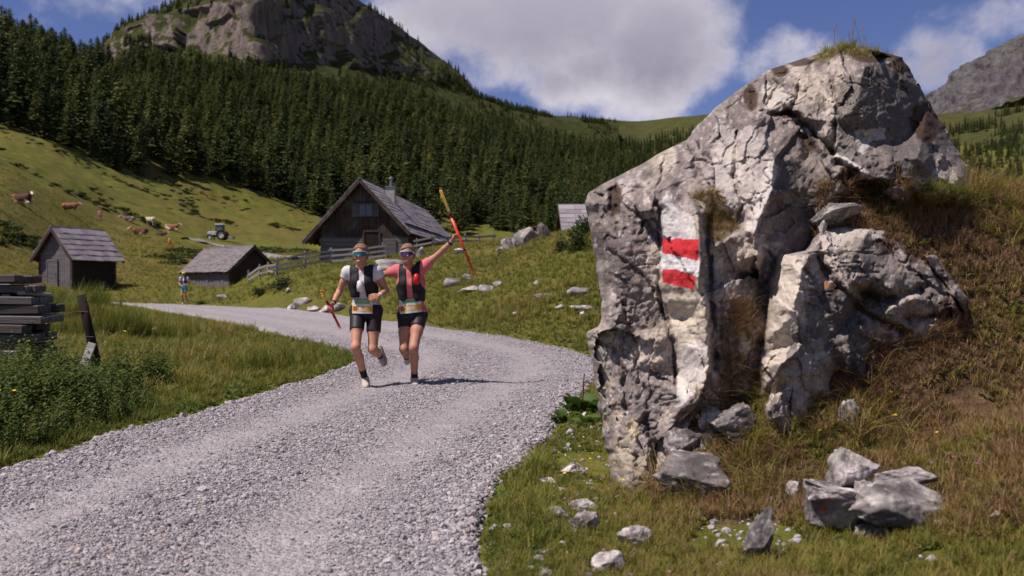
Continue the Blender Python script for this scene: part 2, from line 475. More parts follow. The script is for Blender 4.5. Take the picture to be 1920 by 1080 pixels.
def bank_z(x, y):
    x = np.asarray(x, float); y = np.asarray(y, float)
    zb = np.zeros(x.shape)
    m = (x > -1.5) & (x < 22) & (y > -12) & (y < 32)
    if not m.any(): return zb
    xm, ym = x[m], y[m]; out = np.zeros(xm.shape); n = len(BANK)
    for s in range(0, len(xm), 40000):
        k = slice(s, s + 40000)
        out[k] = _tps((xm[k, None] - BANK[:, 0]) ** 2 + (ym[k, None] - BANK[:, 1]) ** 2) @ BW[:n] + BW[n] + BW[n + 1] * xm[k] + BW[n + 2] * ym[k]
    f = ss(xm, -0.5, 0.5) * (1 - ss(xm, 15, 22)) * (1 - ss(ym, 20, 30)) * ss(ym, -12, -5)
    zb[m] = np.maximum(out, -0.02) * f
    return zb

def ground(x, y, rd=None, detail=True):
    x = np.asarray(x, float); y = np.asarray(y, float)
    r = np.hypot(x, y) + 1e-6; th = np.arctan2(x, y)
    thc = np.clip(th, TH[0], TH[-1])
    fi = (thc - TH[0]) / (TH[1] - TH[0]); i0 = np.clip(fi.astype(int), 0, len(TH) - 2); fi = fi - i0
    fj = np.clip((np.log(r) - LR[0]) / (LR[1] - LR[0]), 0, len(LR) - 1.001); j0 = fj.astype(int); fj = fj - j0
    z = (ZT[i0, j0] * (1 - fj) + ZT[i0, j0 + 1] * fj) * (1 - fi) + (ZT[i0 + 1, j0] * (1 - fj) + ZT[i0 + 1, j0 + 1] * fj) * fi
    back = ss(np.abs(th), 1.2, 2.2)
    z = z * (1 - back) + back * ss(r, 10, 200) * 3
    z = z + bank_z(x, y)
    z = z + 0.62 * np.exp(-((x + 24.5) / 7.5) ** 2 - ((y - 42) / 4.5) ** 2) + 0.75 * np.exp(-((x + 38) / 12) ** 2 - ((y - 44) / 5) ** 2)
    if rd is None: rd = road_dist(x, y)
    off = ss(rd, 0.0, 1.6)
    if detail:
        amp = off * np.clip(0.05 + r * 0.0035, 0, 1.2)
        z = z + amp * (fbm(x / 7, y / 7, o=3, seed=3) + 0.5 * fbm(x / 1.6, y / 1.6, o=3, seed=5))
        z = z + 0.035 * off * fbm(x / .45, y / .45, o=2, seed=8)
        z = z + ss(r, 60, 250) * 3.0 * fbm(x / 45, y / 45, o=3, seed=9)
    z = z - 0.09 * (1 - ss(rd, -0.35, 0.10))
    return z

def gz(x, y): return float(ground(np.array([x]), np.array([y]))[0])

def hit(u, v, dmax=1500, dmin=1.5):
    """where the sight line through a photo pixel meets the ground"""
    d = np.exp(np.linspace(math.log(dmin), math.log(dmax), 1400))
    x = (u - 960) / FPX * d; z = CAMZ + (HZ - v) / FPX * d
    below = z < ground(x, d)
    k = int(np.argmax(below)) if below.any() else len(d) - 1
    k = max(k, 1)
    return np.array([x[k], d[k], gz(x[k], d[k])])

# ---- ground sheet
th_in = np.linspace(-0.56, 0.56, 400)
th_out = np.concatenate([np.linspace(0.56, math.pi, 45)[1:], np.linspace(-math.pi, -0.56, 45)[1:-1]])
tha = np.concatenate([th_in, th_out]); nth = len(tha)
ra = np.exp(np.linspace(math.log(0.35), math.log(9000), 600))
RRg, TTg = np.meshgrid(ra, tha, indexing='ij')
GX, GY = RRg * np.sin(TTg), RRg * np.cos(TTg)
rdg = road_dist(GX, GY)
GZ = ground(GX, GY, rdg)
V = np.stack([GX, GY, GZ], -1).reshape(-1, 3)
V = np.concatenate([V, [[0, 0, 0.0]]])
F = [tuple(q) for q in grid_faces(len(ra), nth, True)]
F = np.array(F)[:, ::-1]

m_ground, t, b = new_mat('meadow')
geo = t.node('ShaderNodeNewGeometry').outputs['Position']
a_dry = t.node('ShaderNodeAttribute', attribute_name='dry').outputs['Fac']
n1 = t.noise(0.035, geo, 5, 0.6); n2 = t.noise(0.45, geo, 6, 0.65); n3 = t.noise(6.0, geo, 5, 0.7); n4 = t.noise(0.13, geo, 5, .65)
c = t.ramp(n2, [(0.25, (.066, .074, .014)), (0.5, (.114, .118, .021)), (0.72, (.162, .150, .034))])
c = t.mix(t.smooth(n1, 0.42, 0.62), c, t.mix(0.6, c, (.135, .100, .030)))
c = t.mix(t.smooth(n4, 0.55, 0.68), c, t.mix(0.6, c, (.038, .048, .012)))
c = t.mix(t.smooth(t.math('ADD', a_dry, t.math('MULTIPLY', t.math('SUBTRACT', n2, 0.5), 1.2)), 0.35, 0.75), c, t.ramp(n3, [(0.3, (.055, .034, .018)), (0.7, (.135, .088, .048))]))
c = t.mix(1.0, c, t.ramp(n3, [(0.25, 0.55), (0.75, 1.45)]), 'MULTIPLY')
t.put(b.inputs['Base Color'], c); b.inputs['Roughness'].default_value = 0.95; b.inputs['Specular IOR Level'].default_value = 0.1
bp = t.node('ShaderNodeBump', {'Height': t.math('ADD', t.math('MULTIPLY', n3, 0.5), n2), 'Strength': 0.9, 'Distance': 0.25})
t.put(b.inputs['Normal'], bp.outputs[0])
g_o = obj_np('meadow', V, F, m_ground); tag(g_o, kind='structure')
def dryness(x, y):
    """how brown and bare the turf is"""
    bank = ss(x, 0.2, 1.6) * (1 - ss(y, 12, 20)) * (1 - ss(x, 6, 10))
    bank = bank * np.clip(0.62 + 1.3 * fbm(x / .7, y / .7, o=3, seed=31), 0, 1)
    bank = np.clip(bank + .45 * ss(y, 5.7, 6.3) * (1 - ss(y, 8, 10)) * ss(x, 1.6, 2.2) * (1 - ss(x, 4, 6)), 0, 1)
    edge = 0.30 * ss(fbm(x / 6, y / 6, o=3, seed=33), 0.15, 0.6)
    return np.clip(bank * 0.9 + edge, 0, 1)
vattr(g_o.data, 'dry', dryness(V[:, 0], V[:, 1]))

# ---- gravel road
NA = 41
tt = np.linspace(0, 1, NA)
wob_i = 0.10 * fbm(np.arange(NRD) / 5.0, np.zeros(NRD), o=3, seed=41); wob_o = 0.10 * fbm(np.arange(NRD) / 5.0, np.ones(NRD), o=3, seed=42)
dirn = (RO - RI) / np.linalg.norm(RO - RI, axis=1)[:, None]
RIw, ROw = RI - dirn * (0.10 + wob_i)[:, None], RO + dirn * (0.10 + wob_o)[:, None]
RP = RIw[:, None] * (1 - tt[None, :, None]) + ROw[:, None] * tt[None, :, None]
rx, ry = RP[..., 0], RP[..., 1]
def road_prof(tq):
    """two wheel tracks, a slightly raised middle and edges that run down into the turf"""
    tr = np.exp(-((tq - 0.30) / 0.10) ** 2) + np.exp(-((tq - 0.70) / 0.10) ** 2)
    return tr
trk = np.broadcast_to(road_prof(tt)[None], rx.shape)
base = ground(rx, ry, np.full(rx.shape, 1.0), detail=False)
rz = base + 0.015 - 0.03 * trk + 0.02 * fbm(rx / 1.2, ry / 1.2, o=3, seed=44) + 0.008 * fbm(rx / .15, ry / .15, o=2, seed=45)
edge_t = np.minimum(tt, 1 - tt)[None]
rz = rz - 0.13 * (1 - ss(edge_t, 0.0, 0.045))
m_road, t, b = new_mat('gravel')
geo = t.node('ShaderNodeNewGeometry').outputs['Position']
a_t = t.node('ShaderNodeAttribute', attribute_name='track').outputs['Fac']
vr = t.node('ShaderNodeTexVoronoi', {'Vector': geo, 'Scale': 34.0})
vr2 = t.node('ShaderNodeTexVoronoi', {'Vector': geo, 'Scale': 75.0})
rv = t.node('ShaderNodeSeparateColor', {0: vr.outputs['Color']}).outputs[0]
rv2 = t.node('ShaderNodeSeparateColor', {0: vr2.outputs['Color']}).outputs[1]
nl = t.noise(0.8, geo, 5, .6); nm = t.noise(5.0, geo, 5, .6)
cs = t.ramp(rv, [(0.0, (.16, .148, .155)), (0.35, (.27, .25, .26)), (0.8, (.37, .345, .355)), (1.0, (.48, .44, .43))])
cf = t.ramp(rv2, [(0.0, (.28, .258, .265)), (1.0, (.40, .37, .375))])
c = t.mix(t.math('MULTIPLY', a_t, 0.75), cs, cf)
c = t.mix(t.smooth(nl, 0.5, 0.7), c, t.mix(0.35, c, (.28, .235, .23)))
c = t.mix(1.0, c, t.ramp(nm, [(0.3, 0.85), (0.7, 1.15)]), 'MULTIPLY')
t.put(b.inputs['Base Color'], c); b.inputs['Roughness'].default_value = 0.9; b.inputs['Specular IOR Level'].default_value = 0.2
hh = t.math('ADD', t.math('MULTIPLY', vr.outputs['Distance'], -1.0), t.math('MULTIPLY', vr2.outputs['Distance'], -0.5))
bp = t.node('ShaderNodeBump', {'Height': hh, 'Strength': 0.85, 'Distance': 0.02})
t.put(b.inputs['Normal'], bp.outputs[0])
road_o = obj_np('gravel_road', np.stack([rx, ry, rz], -1).reshape(-1, 3), grid_faces(NRD, NA), m_road)
tag(road_o, kind='structure'); vattr(road_o.data, 'track', np.broadcast_to(trk, rx.shape).ravel())

def road_z(x, y): return float(ground(np.array([x]), np.array([y]), np.array([1.0]), detail=False)[0])

# ---- far track that climbs past the low shed to the tractor
def ribbon(name, pts, wid, mat, lift=0.12, n=60):
    P = np.array([hit(u, v)[:2] for u, v in pts]); P = resample(P, n)
    d = np.gradient(P, axis=0); d /= np.linalg.norm(d, axis=1)[:, None]; nr = np.stack([-d[:, 1], d[:, 0]], 1)
    s = np.linspace(-.5, .5, 7)
    Q = P[:, None] + nr[:, None] * (s[None, :, None] * wid)
    z = ground(Q[..., 0], Q[..., 1])
    z = gsmooth(np.repeat(z.max(1, keepdims=True), 7, 1), 2.0, 0) + lift - 0.4 * (2 * np.abs(s))[None] ** 4
    o = obj_np(name, np.concatenate([Q, z[..., None]], -1).reshape(-1, 3), grid_faces(n, 7), mat)
    vattr(o.data, 'track', np.full(n * 7, 0.8)); tag(o, kind='structure'); return o
ribbon('farm_track', [(345, 449), (380, 455), (420, 461), (470, 470), (520, 482), (560, 489)], 1.9, m_road, .12)

# ================================================================== mountains
def massif(name, us, knots, nu, ns, mat, rough, cliff=None, seed=50, back=1.4):
    """surface swept from depth/row profiles: knots = list of (depth list, row list) sampled at columns us"""
    uu = np.linspace(us[0], us[-1], nu)
    D = gsmooth(np.stack([np.interp(uu, us, k[0]) for k in knots], 1), 3, 0)
    Vv = gsmooth(np.stack([np.interp(uu, us, k[1]) for k in knots], 1), 2, 0)
    Z = CAMZ + (HZ - Vv) / FPX * D
    seg = np.linspace(0, len(knots) - 1, ns)
    d = np.stack([np.interp(seg, np.arange(len(knots)), D[i]) for i in range(nu)])
    z = np.stack([np.interp(seg, np.arange(len(knots)), Z[i]) for i in range(nu)])
    d = gsmooth(d, ns / 60, 1); z = gsmooth(z, ns / 60, 1)
    x = (uu[:, None] - 960) / FPX * d
    P = np.stack([x, d, z], -1)
    du = np.gradient(P, axis=0); dv = np.gradient(P, axis=1)
    N = np.cross(du, dv); N /= np.linalg.norm(N, axis=-1, keepdims=True) + 1e-9
    N = np.where((N[..., 2:3] < 0), -N, N)
    steep = ss(1 - N[..., 2], 0.25, 0.55)
    h = rough * fbm(x / 120, z / 90, d / 120, o=5, seed=seed)
    (r, ox, oy, bd) = voro(x / 26 + .4 * fbm(x / 40, z / 40, seed=seed + 3), z / 46, seed + 7)
    h = h + steep * 9.0 * ((r[0] - .5) * 1.6 + (r[1] - .5) * ox * 2.2) * (rough / 14)
    h = h - steep * 11 * np.abs(fbm(x / 22, z / 90, d / 40, o=4, seed=seed + 5)) * (rough / 14)
    h = h + steep * 16 * (np.abs(fbm(x / 60 + .3 * fbm(z / 60, x / 60, seed=seed + 8), z / 260, o=3, seed=seed + 6)) - .25) * (rough / 14)
    P = P + N * h[..., None] * np.array([1, 1, 0.5])
    o = obj_np(name, P.reshape(-1, 3), grid_faces(nu, ns)[:, ::-1], mat); tag(o, kind='structure')
    return o, P, steep

def rock_green(name, green1, green2, rock1, rock2, rockbias=0.0, sc=1.0):
    m, t, b = new_mat(name)
    g = t.node('ShaderNodeNewGeometry'); geo = g.outputs['Position']
    nz_ = t.node('ShaderNodeSeparateXYZ', {0: g.outputs['Normal']}).outputs[2]
    n1 = t.noise(.012 * sc, geo, 6, .65); n2 = t.noise(.06 * sc, geo, 7, .7)
    mp = t.node('ShaderNodeMapping', {'Vector': geo}); mp.inputs['Scale'].default_value = (.10 * sc, .10 * sc, .018 * sc)
    n3 = t.noise(1.0, mp.outputs[0], 7, .7)
    rock = t.ramp(n3, [(0.25, rock1), (0.72, rock2)])
    rock = t.mix(t.smooth(n2, .56, .68), rock, t.mix(.75, rock, green1))
    grn = t.ramp(n2, [(.3, green1), (.7, green2)])
    f = t.smooth(t.math('ADD', t.math('SUBTRACT', 1.0, nz_), t.math('ADD', rockbias, t.math('MULTIPLY', t.math('SUBTRACT', n2, .5), 1.5))), .30, .46)
    t.put(b.inputs['Base Color'], t.mix(f, grn, rock)); b.inputs['Roughness'].default_value = .95; b.inputs['Specular IOR Level'].default_value = .1
    bp = t.node('ShaderNodeBump', {'Height': t.math('ADD', n3, n2), 'Strength': 1.0, 'Distance': 6.0 / sc}); t.put(b.inputs['Normal'], bp.outputs[0])
    return m
m_mtn = rock_green('crag', (.030, .040, .012), (.075, .080, .022), (.055, .046, .043), (.32, .255, .225), -0.16)
us = [100, 150, 240, 300, 350, 420, 480, 520, 600, 660, 720, 790, 850, 900, 960, 1060, 1160]
vb = [150, 140, 98, 100, 104, 112, 125, 122, 125, 128, 136, 158, 170, 190, 206, 226, 236]
vt = [145, 128, 52, 36, 18, 8, 4, 18, 28, 62, 100, 125, 150, 186, 204, 223, 234]
vc = [140, 108, 40, 20, -8, -52, -85, -90, -70, -8, 26, 70, 124, 180, 201, 221, 232]
dB = np.interp(us, [100, 240, 420, 480, 690, 860, 1160], [1100, 1010, 930, 900, 1120, 1330, 1500])
vb = np.array(vb, float); vt = np.array(vt, float); vc = np.array(vc, float)
mtn, MP, msteep = massif('rocky_mountain', us, [(dB - 260, vb + 150), (dB - 110, vb + 55), (dB, vb), (dB + 20, (vb + vt) / 2), (dB + 34, vt), (dB + 120, vc), (dB + 420, vc + 90)], 420, 210, m_mtn, 13.0)
# grassy ridge that closes the valley
m_ridge = rock_green('alpine_ridge_turf', (.045, .055, .016), (.105, .100, .030), (.12, .10, .085), (.24, .21, .185), -0.06)
us2 = [820, 880, 950, 1000, 1060, 1130, 1200, 1235, 1320, 1450, 1600, 1760, 1840, 1920, 2100, 2500]
vc2 = np.array([215, 205, 196, 203, 217, 219, 226, 219, 211, 214, 212, 215, 208, 194, 170, 130], float)
dd2 = np.full(len(us2), 1700.0) + np.array([0, 0, 0, 40, 120, 160, 240, 200, 120, 60, 0, -100, -160, -220, -300, -400])
ridge, RPt, _ = massif('grassy_ridge', us2, [(dd2 - 800, vc2 + 190), (dd2 - 560, vc2 + 110), (dd2 - 300, vc2 + 50), (dd2, vc2), (dd2 + 500, vc2 + 120)], 300, 120, m_ridge, 12.0, seed=80)
# grey limestone peak at the right
m_peak = rock_green('limestone_peak', (.045, .05, .025), (.09, .09, .04), (.035, .033, .042), (.20, .18, .18), 0.26, .5)
us3 = [1500, 1640, 1740, 1760, 1800, 1850, 1900, 1960, 2060, 2200, 2500]
vc3 = np.array([300, 240, 205, 178, 140, 98, 66, 44, 60, 110, 190], float)
dd3 = np.full(len(us3), 3400.0)
peak, _, _ = massif('limestone_peak', us3, [(dd3 - 900, vc3 * .3 + 190), (dd3 - 560, vc3 * .4 + 142), (dd3 - 250, vc3 * .7 + 62), (dd3, vc3), (dd3 + 700, vc3 + 150)], 320, 180, m_peak, 120.0, seed=120)

# ================================================================== forest
def conifer_mesh(seed, H=15.0, wid=2.5, levels=15, droop=0.35, thin=0.0, bare=0.10):
    rg = np.random.default_rng(seed); V = []; F = []
    lv = np.linspace(bare, 0.985, levels) ** 0.92
    for k, h in enumerate(lv):
        env = (1 - h) ** 0.62 * (0.72 + 0.28 * math.sin(h * 20 + seed)) + 0.03
        L0 = wid * env; nb = int(6 + 5 * (1 - h)) if L0 > .4 else 5
        ph = rg.uniform(0, 6.28)
        for i in range(nb):
            if rg.random() < 0.10 + thin: continue
            a = ph + i * 2 * math.pi / nb + rg.uniform(-.35, .35); L = L0 * rg.uniform(.62, 1.22)
            dr = np.array([math.cos(a), math.sin(a), 0]); sd = np.array([-dr[1], dr[0], 0])
            z0 = h * H + rg.uniform(-.25, .25)
            wdt = (0.30 + 0.20 * L) * rg.uniform(.8, 1.3)
            p = []
            for s in (0.05, .45, .8, 1.0):
                p.append(dr * (L * s) + np.array([0, 0, z0 - droop * L * s ** 1.5 + .10 * L * s]))
            ws = (.30, 1.0, .75, .06)
            for q in range(3):
                c0, c1 = p[q], p[q + 1]
                jit = rg.uniform(-.12, .12, 3) * L * .5
                for sg in (-1, 1):
                    n = len(V)
                    V += [c0, c0 + sd * (sg * wdt * ws[q]) + [0, 0, -.28 * wdt * ws[q]] + jit * .3, c1 + sd * (sg * wdt * ws[q + 1]) + [0, 0, -.28 * wdt * ws[q + 1]] + jit, c1]
                    F.append((n, n + 1, n + 2, n + 3))
    for i in range(420):
        h = rg.uniform(bare * .7, .97) ** .9; env = (1 - h) ** .62 * wid * rg.uniform(.55, 1.12) + .05; a = rg.uniform(0, 6.28); l = rg.uniform(.25, .60)
        c = np.array([math.cos(a) * env, math.sin(a) * env, h * H - .28 * env]); d_ = np.array([math.cos(a), math.sin(a), rg.uniform(-.9, .3)]) * l; s_ = np.array([-math.sin(a), math.cos(a), rg.uniform(-.4, .4)]) * l * .42; n = len(V)
        V += [c - d_ * .3, c + s_, c + d_, c - s_]; F.append((n, n + 1, n + 2, n + 3))
    # leader
    n = len(V); V += [np.array([.10, 0, H * .93]), np.array([-.05, .09, H * .93]), np.array([-.05, -.09, H * .93]), np.array([0, 0, H * 1.02])]
    F += [(n, n + 1, n + 3, n + 3), (n + 1, n + 2, n + 3, n + 3), (n + 2, n, n + 3, n + 3)]
    V = np.array(V); V += rg.normal(0, .05, V.shape)
    return V, F
m_con = leaf_mat('conifer_needles', [(0.0, (.042, .064, .022)), (.4, (.064, .090, .028)), (.75, (.088, .110, .033)), (1.0, (.118, .132, .040))], trans=0.25, rough=.85)
m_lar = leaf_mat('larch_needles', [(0.0, (.064, .086, .026)), (.5, (.094, .112, .031)), (1.0, (.130, .140, .040))], trans=0.18, rough=.8)
m_bark = simple('bark', (.07, .05, .038), .95, .4, 4)
def pymesh(name, V, F, mat, smooth=False):
    me = bpy.data.meshes.new(name)
    me.from_pydata(np.asarray(V).tolist(), [], [tuple(dict.fromkeys(f)) for f in F]); me.materials.append(mat)
    if smooth: me.polygons.foreach_set('use_smooth', np.full(len(me.polygons), True))
    me.update(); return me
TREES = []
for i in range(7):
    larch = i in (1, 4, 6)
    V, F = conifer_mesh(200 + i, 15, [3.5, 3.7, 3.0, 3.9, 3.5, 3.1, 4.1][i], [22, 20, 23, 21, 22, 24, 20][i], .38 if not larch else .22, .05 if not larch else .14, .07)
    crown = pymesh('crown', V, F, m_lar if larch else m_con)
    mb = MB(); mb.tube([(0, 0, -1.2), (0, 0, 2), (.05, 0, 7), (0, 0, 14)], [.26, .22, .14, .03], 6, cap=False)
    trunk = mb.mesh('trunk', m_bark)
    TREES.append((crown, trunk))
CROWN_P = [bpy.data.objects.new('crown_source', c) for c, _ in TREES]

def forest_points():
    sp = 6.6
    gx, gy = np.meshgrid(np.arange(-470, 620, sp), np.arange(150, 1250, sp))
    x = gx.ravel() + rng.uniform(-.48, .48, gx.size) * sp; y = gy.ravel() + rng.uniform(-.48, .48, gx.size) * sp
    u = x / y * FPX + 960; th = np.arctan2(x, y); r = np.hypot(x, y)
    rc = np.interp(th, TH, RK[:, 3]); re = np.interp(th, TH, RK[:, 5])
    n = fbm(x / 40, y / 40, o=3, seed=61)
    keep = (u > -260) & (u < 2080) & (r > rc * (1 + .07 * n)) & (r < re * (1.04 + .10 * n)) & (rng.random(x.size) < .93)
    keep &= ~((n > .46) & (r > rc * 1.2))
    # grassy glades below the cliffs on the right flank
    glade = (u > 700) & (r > re * (0.97 - .10 * ss(u, 700, 1000)))
    keep &= ~(glade & (rng.random(x.size) < .75))
    keep &= ~((u > 1380) & (rng.random(x.size) < .55))
    return x[keep], y[keep]
tx, ty = forest_points()
# scattered trees on the mountain flanks and the crest
mp = MP.reshape(-1, 3); stp = msteep.ravel()
um = mp[:, 0] / mp[:, 1] * FPX + 960
cand = np.where((stp < .75) & (mp[:, 1] < 1700))[0]
pick = rng.choice(cand, 5200, replace=False)
vm = HZ - (mp[pick, 2] - CAMZ) / mp[pick, 1] * FPX
nn = fbm(mp[pick, 0] / 70, mp[pick, 1] / 70, o=3, seed=63)
ok = (nn > -.12)
pick = pick[ok]
ux = (tx / ty * FPX + 960)
tz = ground(tx, ty) - .4
hs = np.clip(rng.normal(.92, .26, len(tx)), .38, 1.6) * (1.08 - .35 * ss(np.hypot(tx, ty), 350, 1000))
hs *= np.where(rng.random(len(tx)) < .12, .6, 1)
size = hs * 15 / ty
infr = (ux > -30) & (ux < 1110)
order = np.argsort(-np.where(infr, size, 0))
near = order[:300]; far = order[300:]
tid = rng.integers(0, 7, len(tx)); trot = rng.uniform(0, 6.28, len(tx))
edge = np.hypot(tx, ty) < np.interp(np.arctan2(tx, ty), TH, RK[:, 3]) * 1.06
for k in near:
    o = bpy.data.objects.new('conifer_tree', None); COL.objects.link(o)
    s = hs[k]; o.location = (tx[k], ty[k], tz[k]); o.rotation_euler = (rng.uniform(-.03, .03), rng.uniform(-.03, .03), trot[k]); o.scale = (s * rng.uniform(.9, 1.15), s * rng.uniform(.9, 1.15), s)
    larch = tid[k] in (1, 4, 6)
    tag(o, ('pale green larch' if larch else 'dark green spruce') + (' standing at the lower edge of the forest above the pasture' if edge[k] else ' within the dense forest on the slope behind the huts'), 'tree', 'conifers of the mountain forest')
    for me in TREES[tid[k]]:
        link(bpy.data.objects.new(me.name, me), o)
fp = np.concatenate([np.stack([tx[far], ty[far], tz[far]], 1), mp[pick] - [0, 0, .5]])
fs = np.concatenate([hs[far], rng.uniform(.25, .70, len(pick))])
# groups of trees on the face of the green ridge
rp_ = RPt.reshape(-1, 3); ur = rp_[:, 0] / rp_[:, 1] * FPX + 960; vr_ = HZ - (rp_[:, 2] - CAMZ) / rp_[:, 1] * FPX
nr_ = fbm(rp_[:, 0] / 90, rp_[:, 1] / 90, o=3, seed=66)
cr_ = np.where((rp_[:, 1] < 1650) & (vr_ > np.interp(ur, us2, vc2) + 12) & (nr_ > .02) & ((ur < 1500) | (nr_ > .30)))[0]
rk_ = rng.choice(cr_, min(2600, len(cr_)), replace=False)
fp = np.concatenate([fp, rp_[rk_] - [0, 0, .5]]); fs = np.concatenate([fs, rng.uniform(.5, 1.15, len(rk_))])
fo = scatter('far_forest', fp, np.stack([np.zeros(len(fp)), np.zeros(len(fp)), rng.uniform(0, 6.28, len(fp))], 1), fs, rng.integers(0, 7, len(fp)), CROWN_P)
# ================================================================== the painted boulder
def tri_interp(ctrl):
    C = np.array(ctrl, float)
    vs, es, fs, *_ = mgeo.delaunay_2d_cdt([Vector((a, b)) for a, b in C[:, :2]], [], [], 0, 1e-6)
    vs = np.array([tuple(p) for p in vs]); dv = np.array([C[np.argmin((C[:, 0] - p[0]) ** 2 + (C[:, 1] - p[1]) ** 2), 2] for p in vs])
    def f(u, v):
        u = np.asarray(u, float); v = np.asarray(v, float); out = np.full(u.shape, np.nan)
        for (i, j, k) in fs:
            (x1, y1), (x2, y2), (x3, y3) = vs[i], vs[j], vs[k]
            det = (y2 - y3) * (x1 - x3) + (x3 - x2) * (y1 - y3)
            if abs(det) < 1e-9: continue
            m = (u >= min(x1, x2, x3) - 1) & (u <= max(x1, x2, x3) + 1) & (v >= min(y1, y2, y3) - 1) & (v <= max(y1, y2, y3) + 1)
            if not m.any(): continue
            uu, vv = u[m], v[m]
            l1 = ((y2 - y3) * (uu - x3) + (x3 - x2) * (vv - y3)) / det; l2 = ((y3 - y1) * (uu - x3) + (x1 - x3) * (vv - y3)) / det; l3 = 1 - l1 - l2
            ins = (l1 >= -1e-3) & (l2 >= -1e-3) & (l3 >= -1e-3)
            o = out[m]; o[ins] = (l1 * dv[i] + l2 * dv[j] + l3 * dv[k])[ins]; out[m] = o
        bad = np.isnan(out)
        if bad.any():
            q = np.stack([u[bad], v[bad]], 1)
            near_ = np.argmin((q[:, None, 0] - C[None, :, 0]) ** 2 + (q[:, None, 1] - C[None, :, 1]) ** 2, 1)
            out[bad] = C[near_, 2]
        return out
    return f

def rock_detail(u, v, seed, amp=1.0):
    """broken limestone relief in metres (positive = towards the viewer)"""
    wu = u + 16 * fbm(u / 55, v / 55, o=3, seed=seed) + 4 * fbm(u / 12, v / 12, o=2, seed=seed + 9)
    wv = v + 16 * fbm(u / 55, v / 55, o=3, seed=seed + 1) + 4 * fbm(u / 12, v / 12, o=2, seed=seed + 8)
    h = 0
    for k, (cu, cv, st, tl) in enumerate([(150, 230, .05, .15), (70, 100, .020, .046), (30, 40, .008, .017), (13, 17, .005, .009)]):
        ang = .35 * k - .3
        ru, rv = wu * math.cos(ang) + wv * math.sin(ang), -wu * math.sin(ang) + wv * math.cos(ang)
        (r, ox, oy, bd) = voro(ru / cu, rv / cv, seed + 20 * k)
        h = h + st * (r[0] - .5) + tl * ((r[1] - .5) * 2 * ox + (r[2] - .5) * 2 * oy)
    for k, (cu, cv, dp) in enumerate([(120, 190, .05), (60, 70, .014), (170, 60, .03)]):
        cr = np.abs(fbm(u / cu, v / cv, o=4, seed=seed + 60 + k)); mk = ss(fbm(u / 80, v / 80, o=2, seed=seed + 70 + k), .0, .3)
        h = h - dp * np.exp(-(cr / .018) ** 2) * mk
    pit = ss(fbm(u / 13, v / 15, o=3, seed=seed + 90), .30, .55) * ss(fbm(u / 60, v / 60, o=2, seed=seed + 91), -.1, .3)
    h = h - .014 * pit
    h = h + .026 * fbm(u / 70, v / 70, o=5, seed=seed + 77) + .011 * fbm(u / 9, v / 9, o=3, seed=seed + 78)
    return amp * h

def poly_mask(u, v, poly, soft=0.0):
    P = np.array(poly, float); ins = np.zeros(np.shape(u), bool); n = len(P)
    for i in range(n):
        x1, y1 = P[i]; x2, y2 = P[(i + 1) % n]
        if y1 == y2: continue
        c = ((y1 > v) != (y2 > v)) & (u < (x2 - x1) * (v - y1) / (y2 - y1) + x1)
        ins ^= c
    return ins

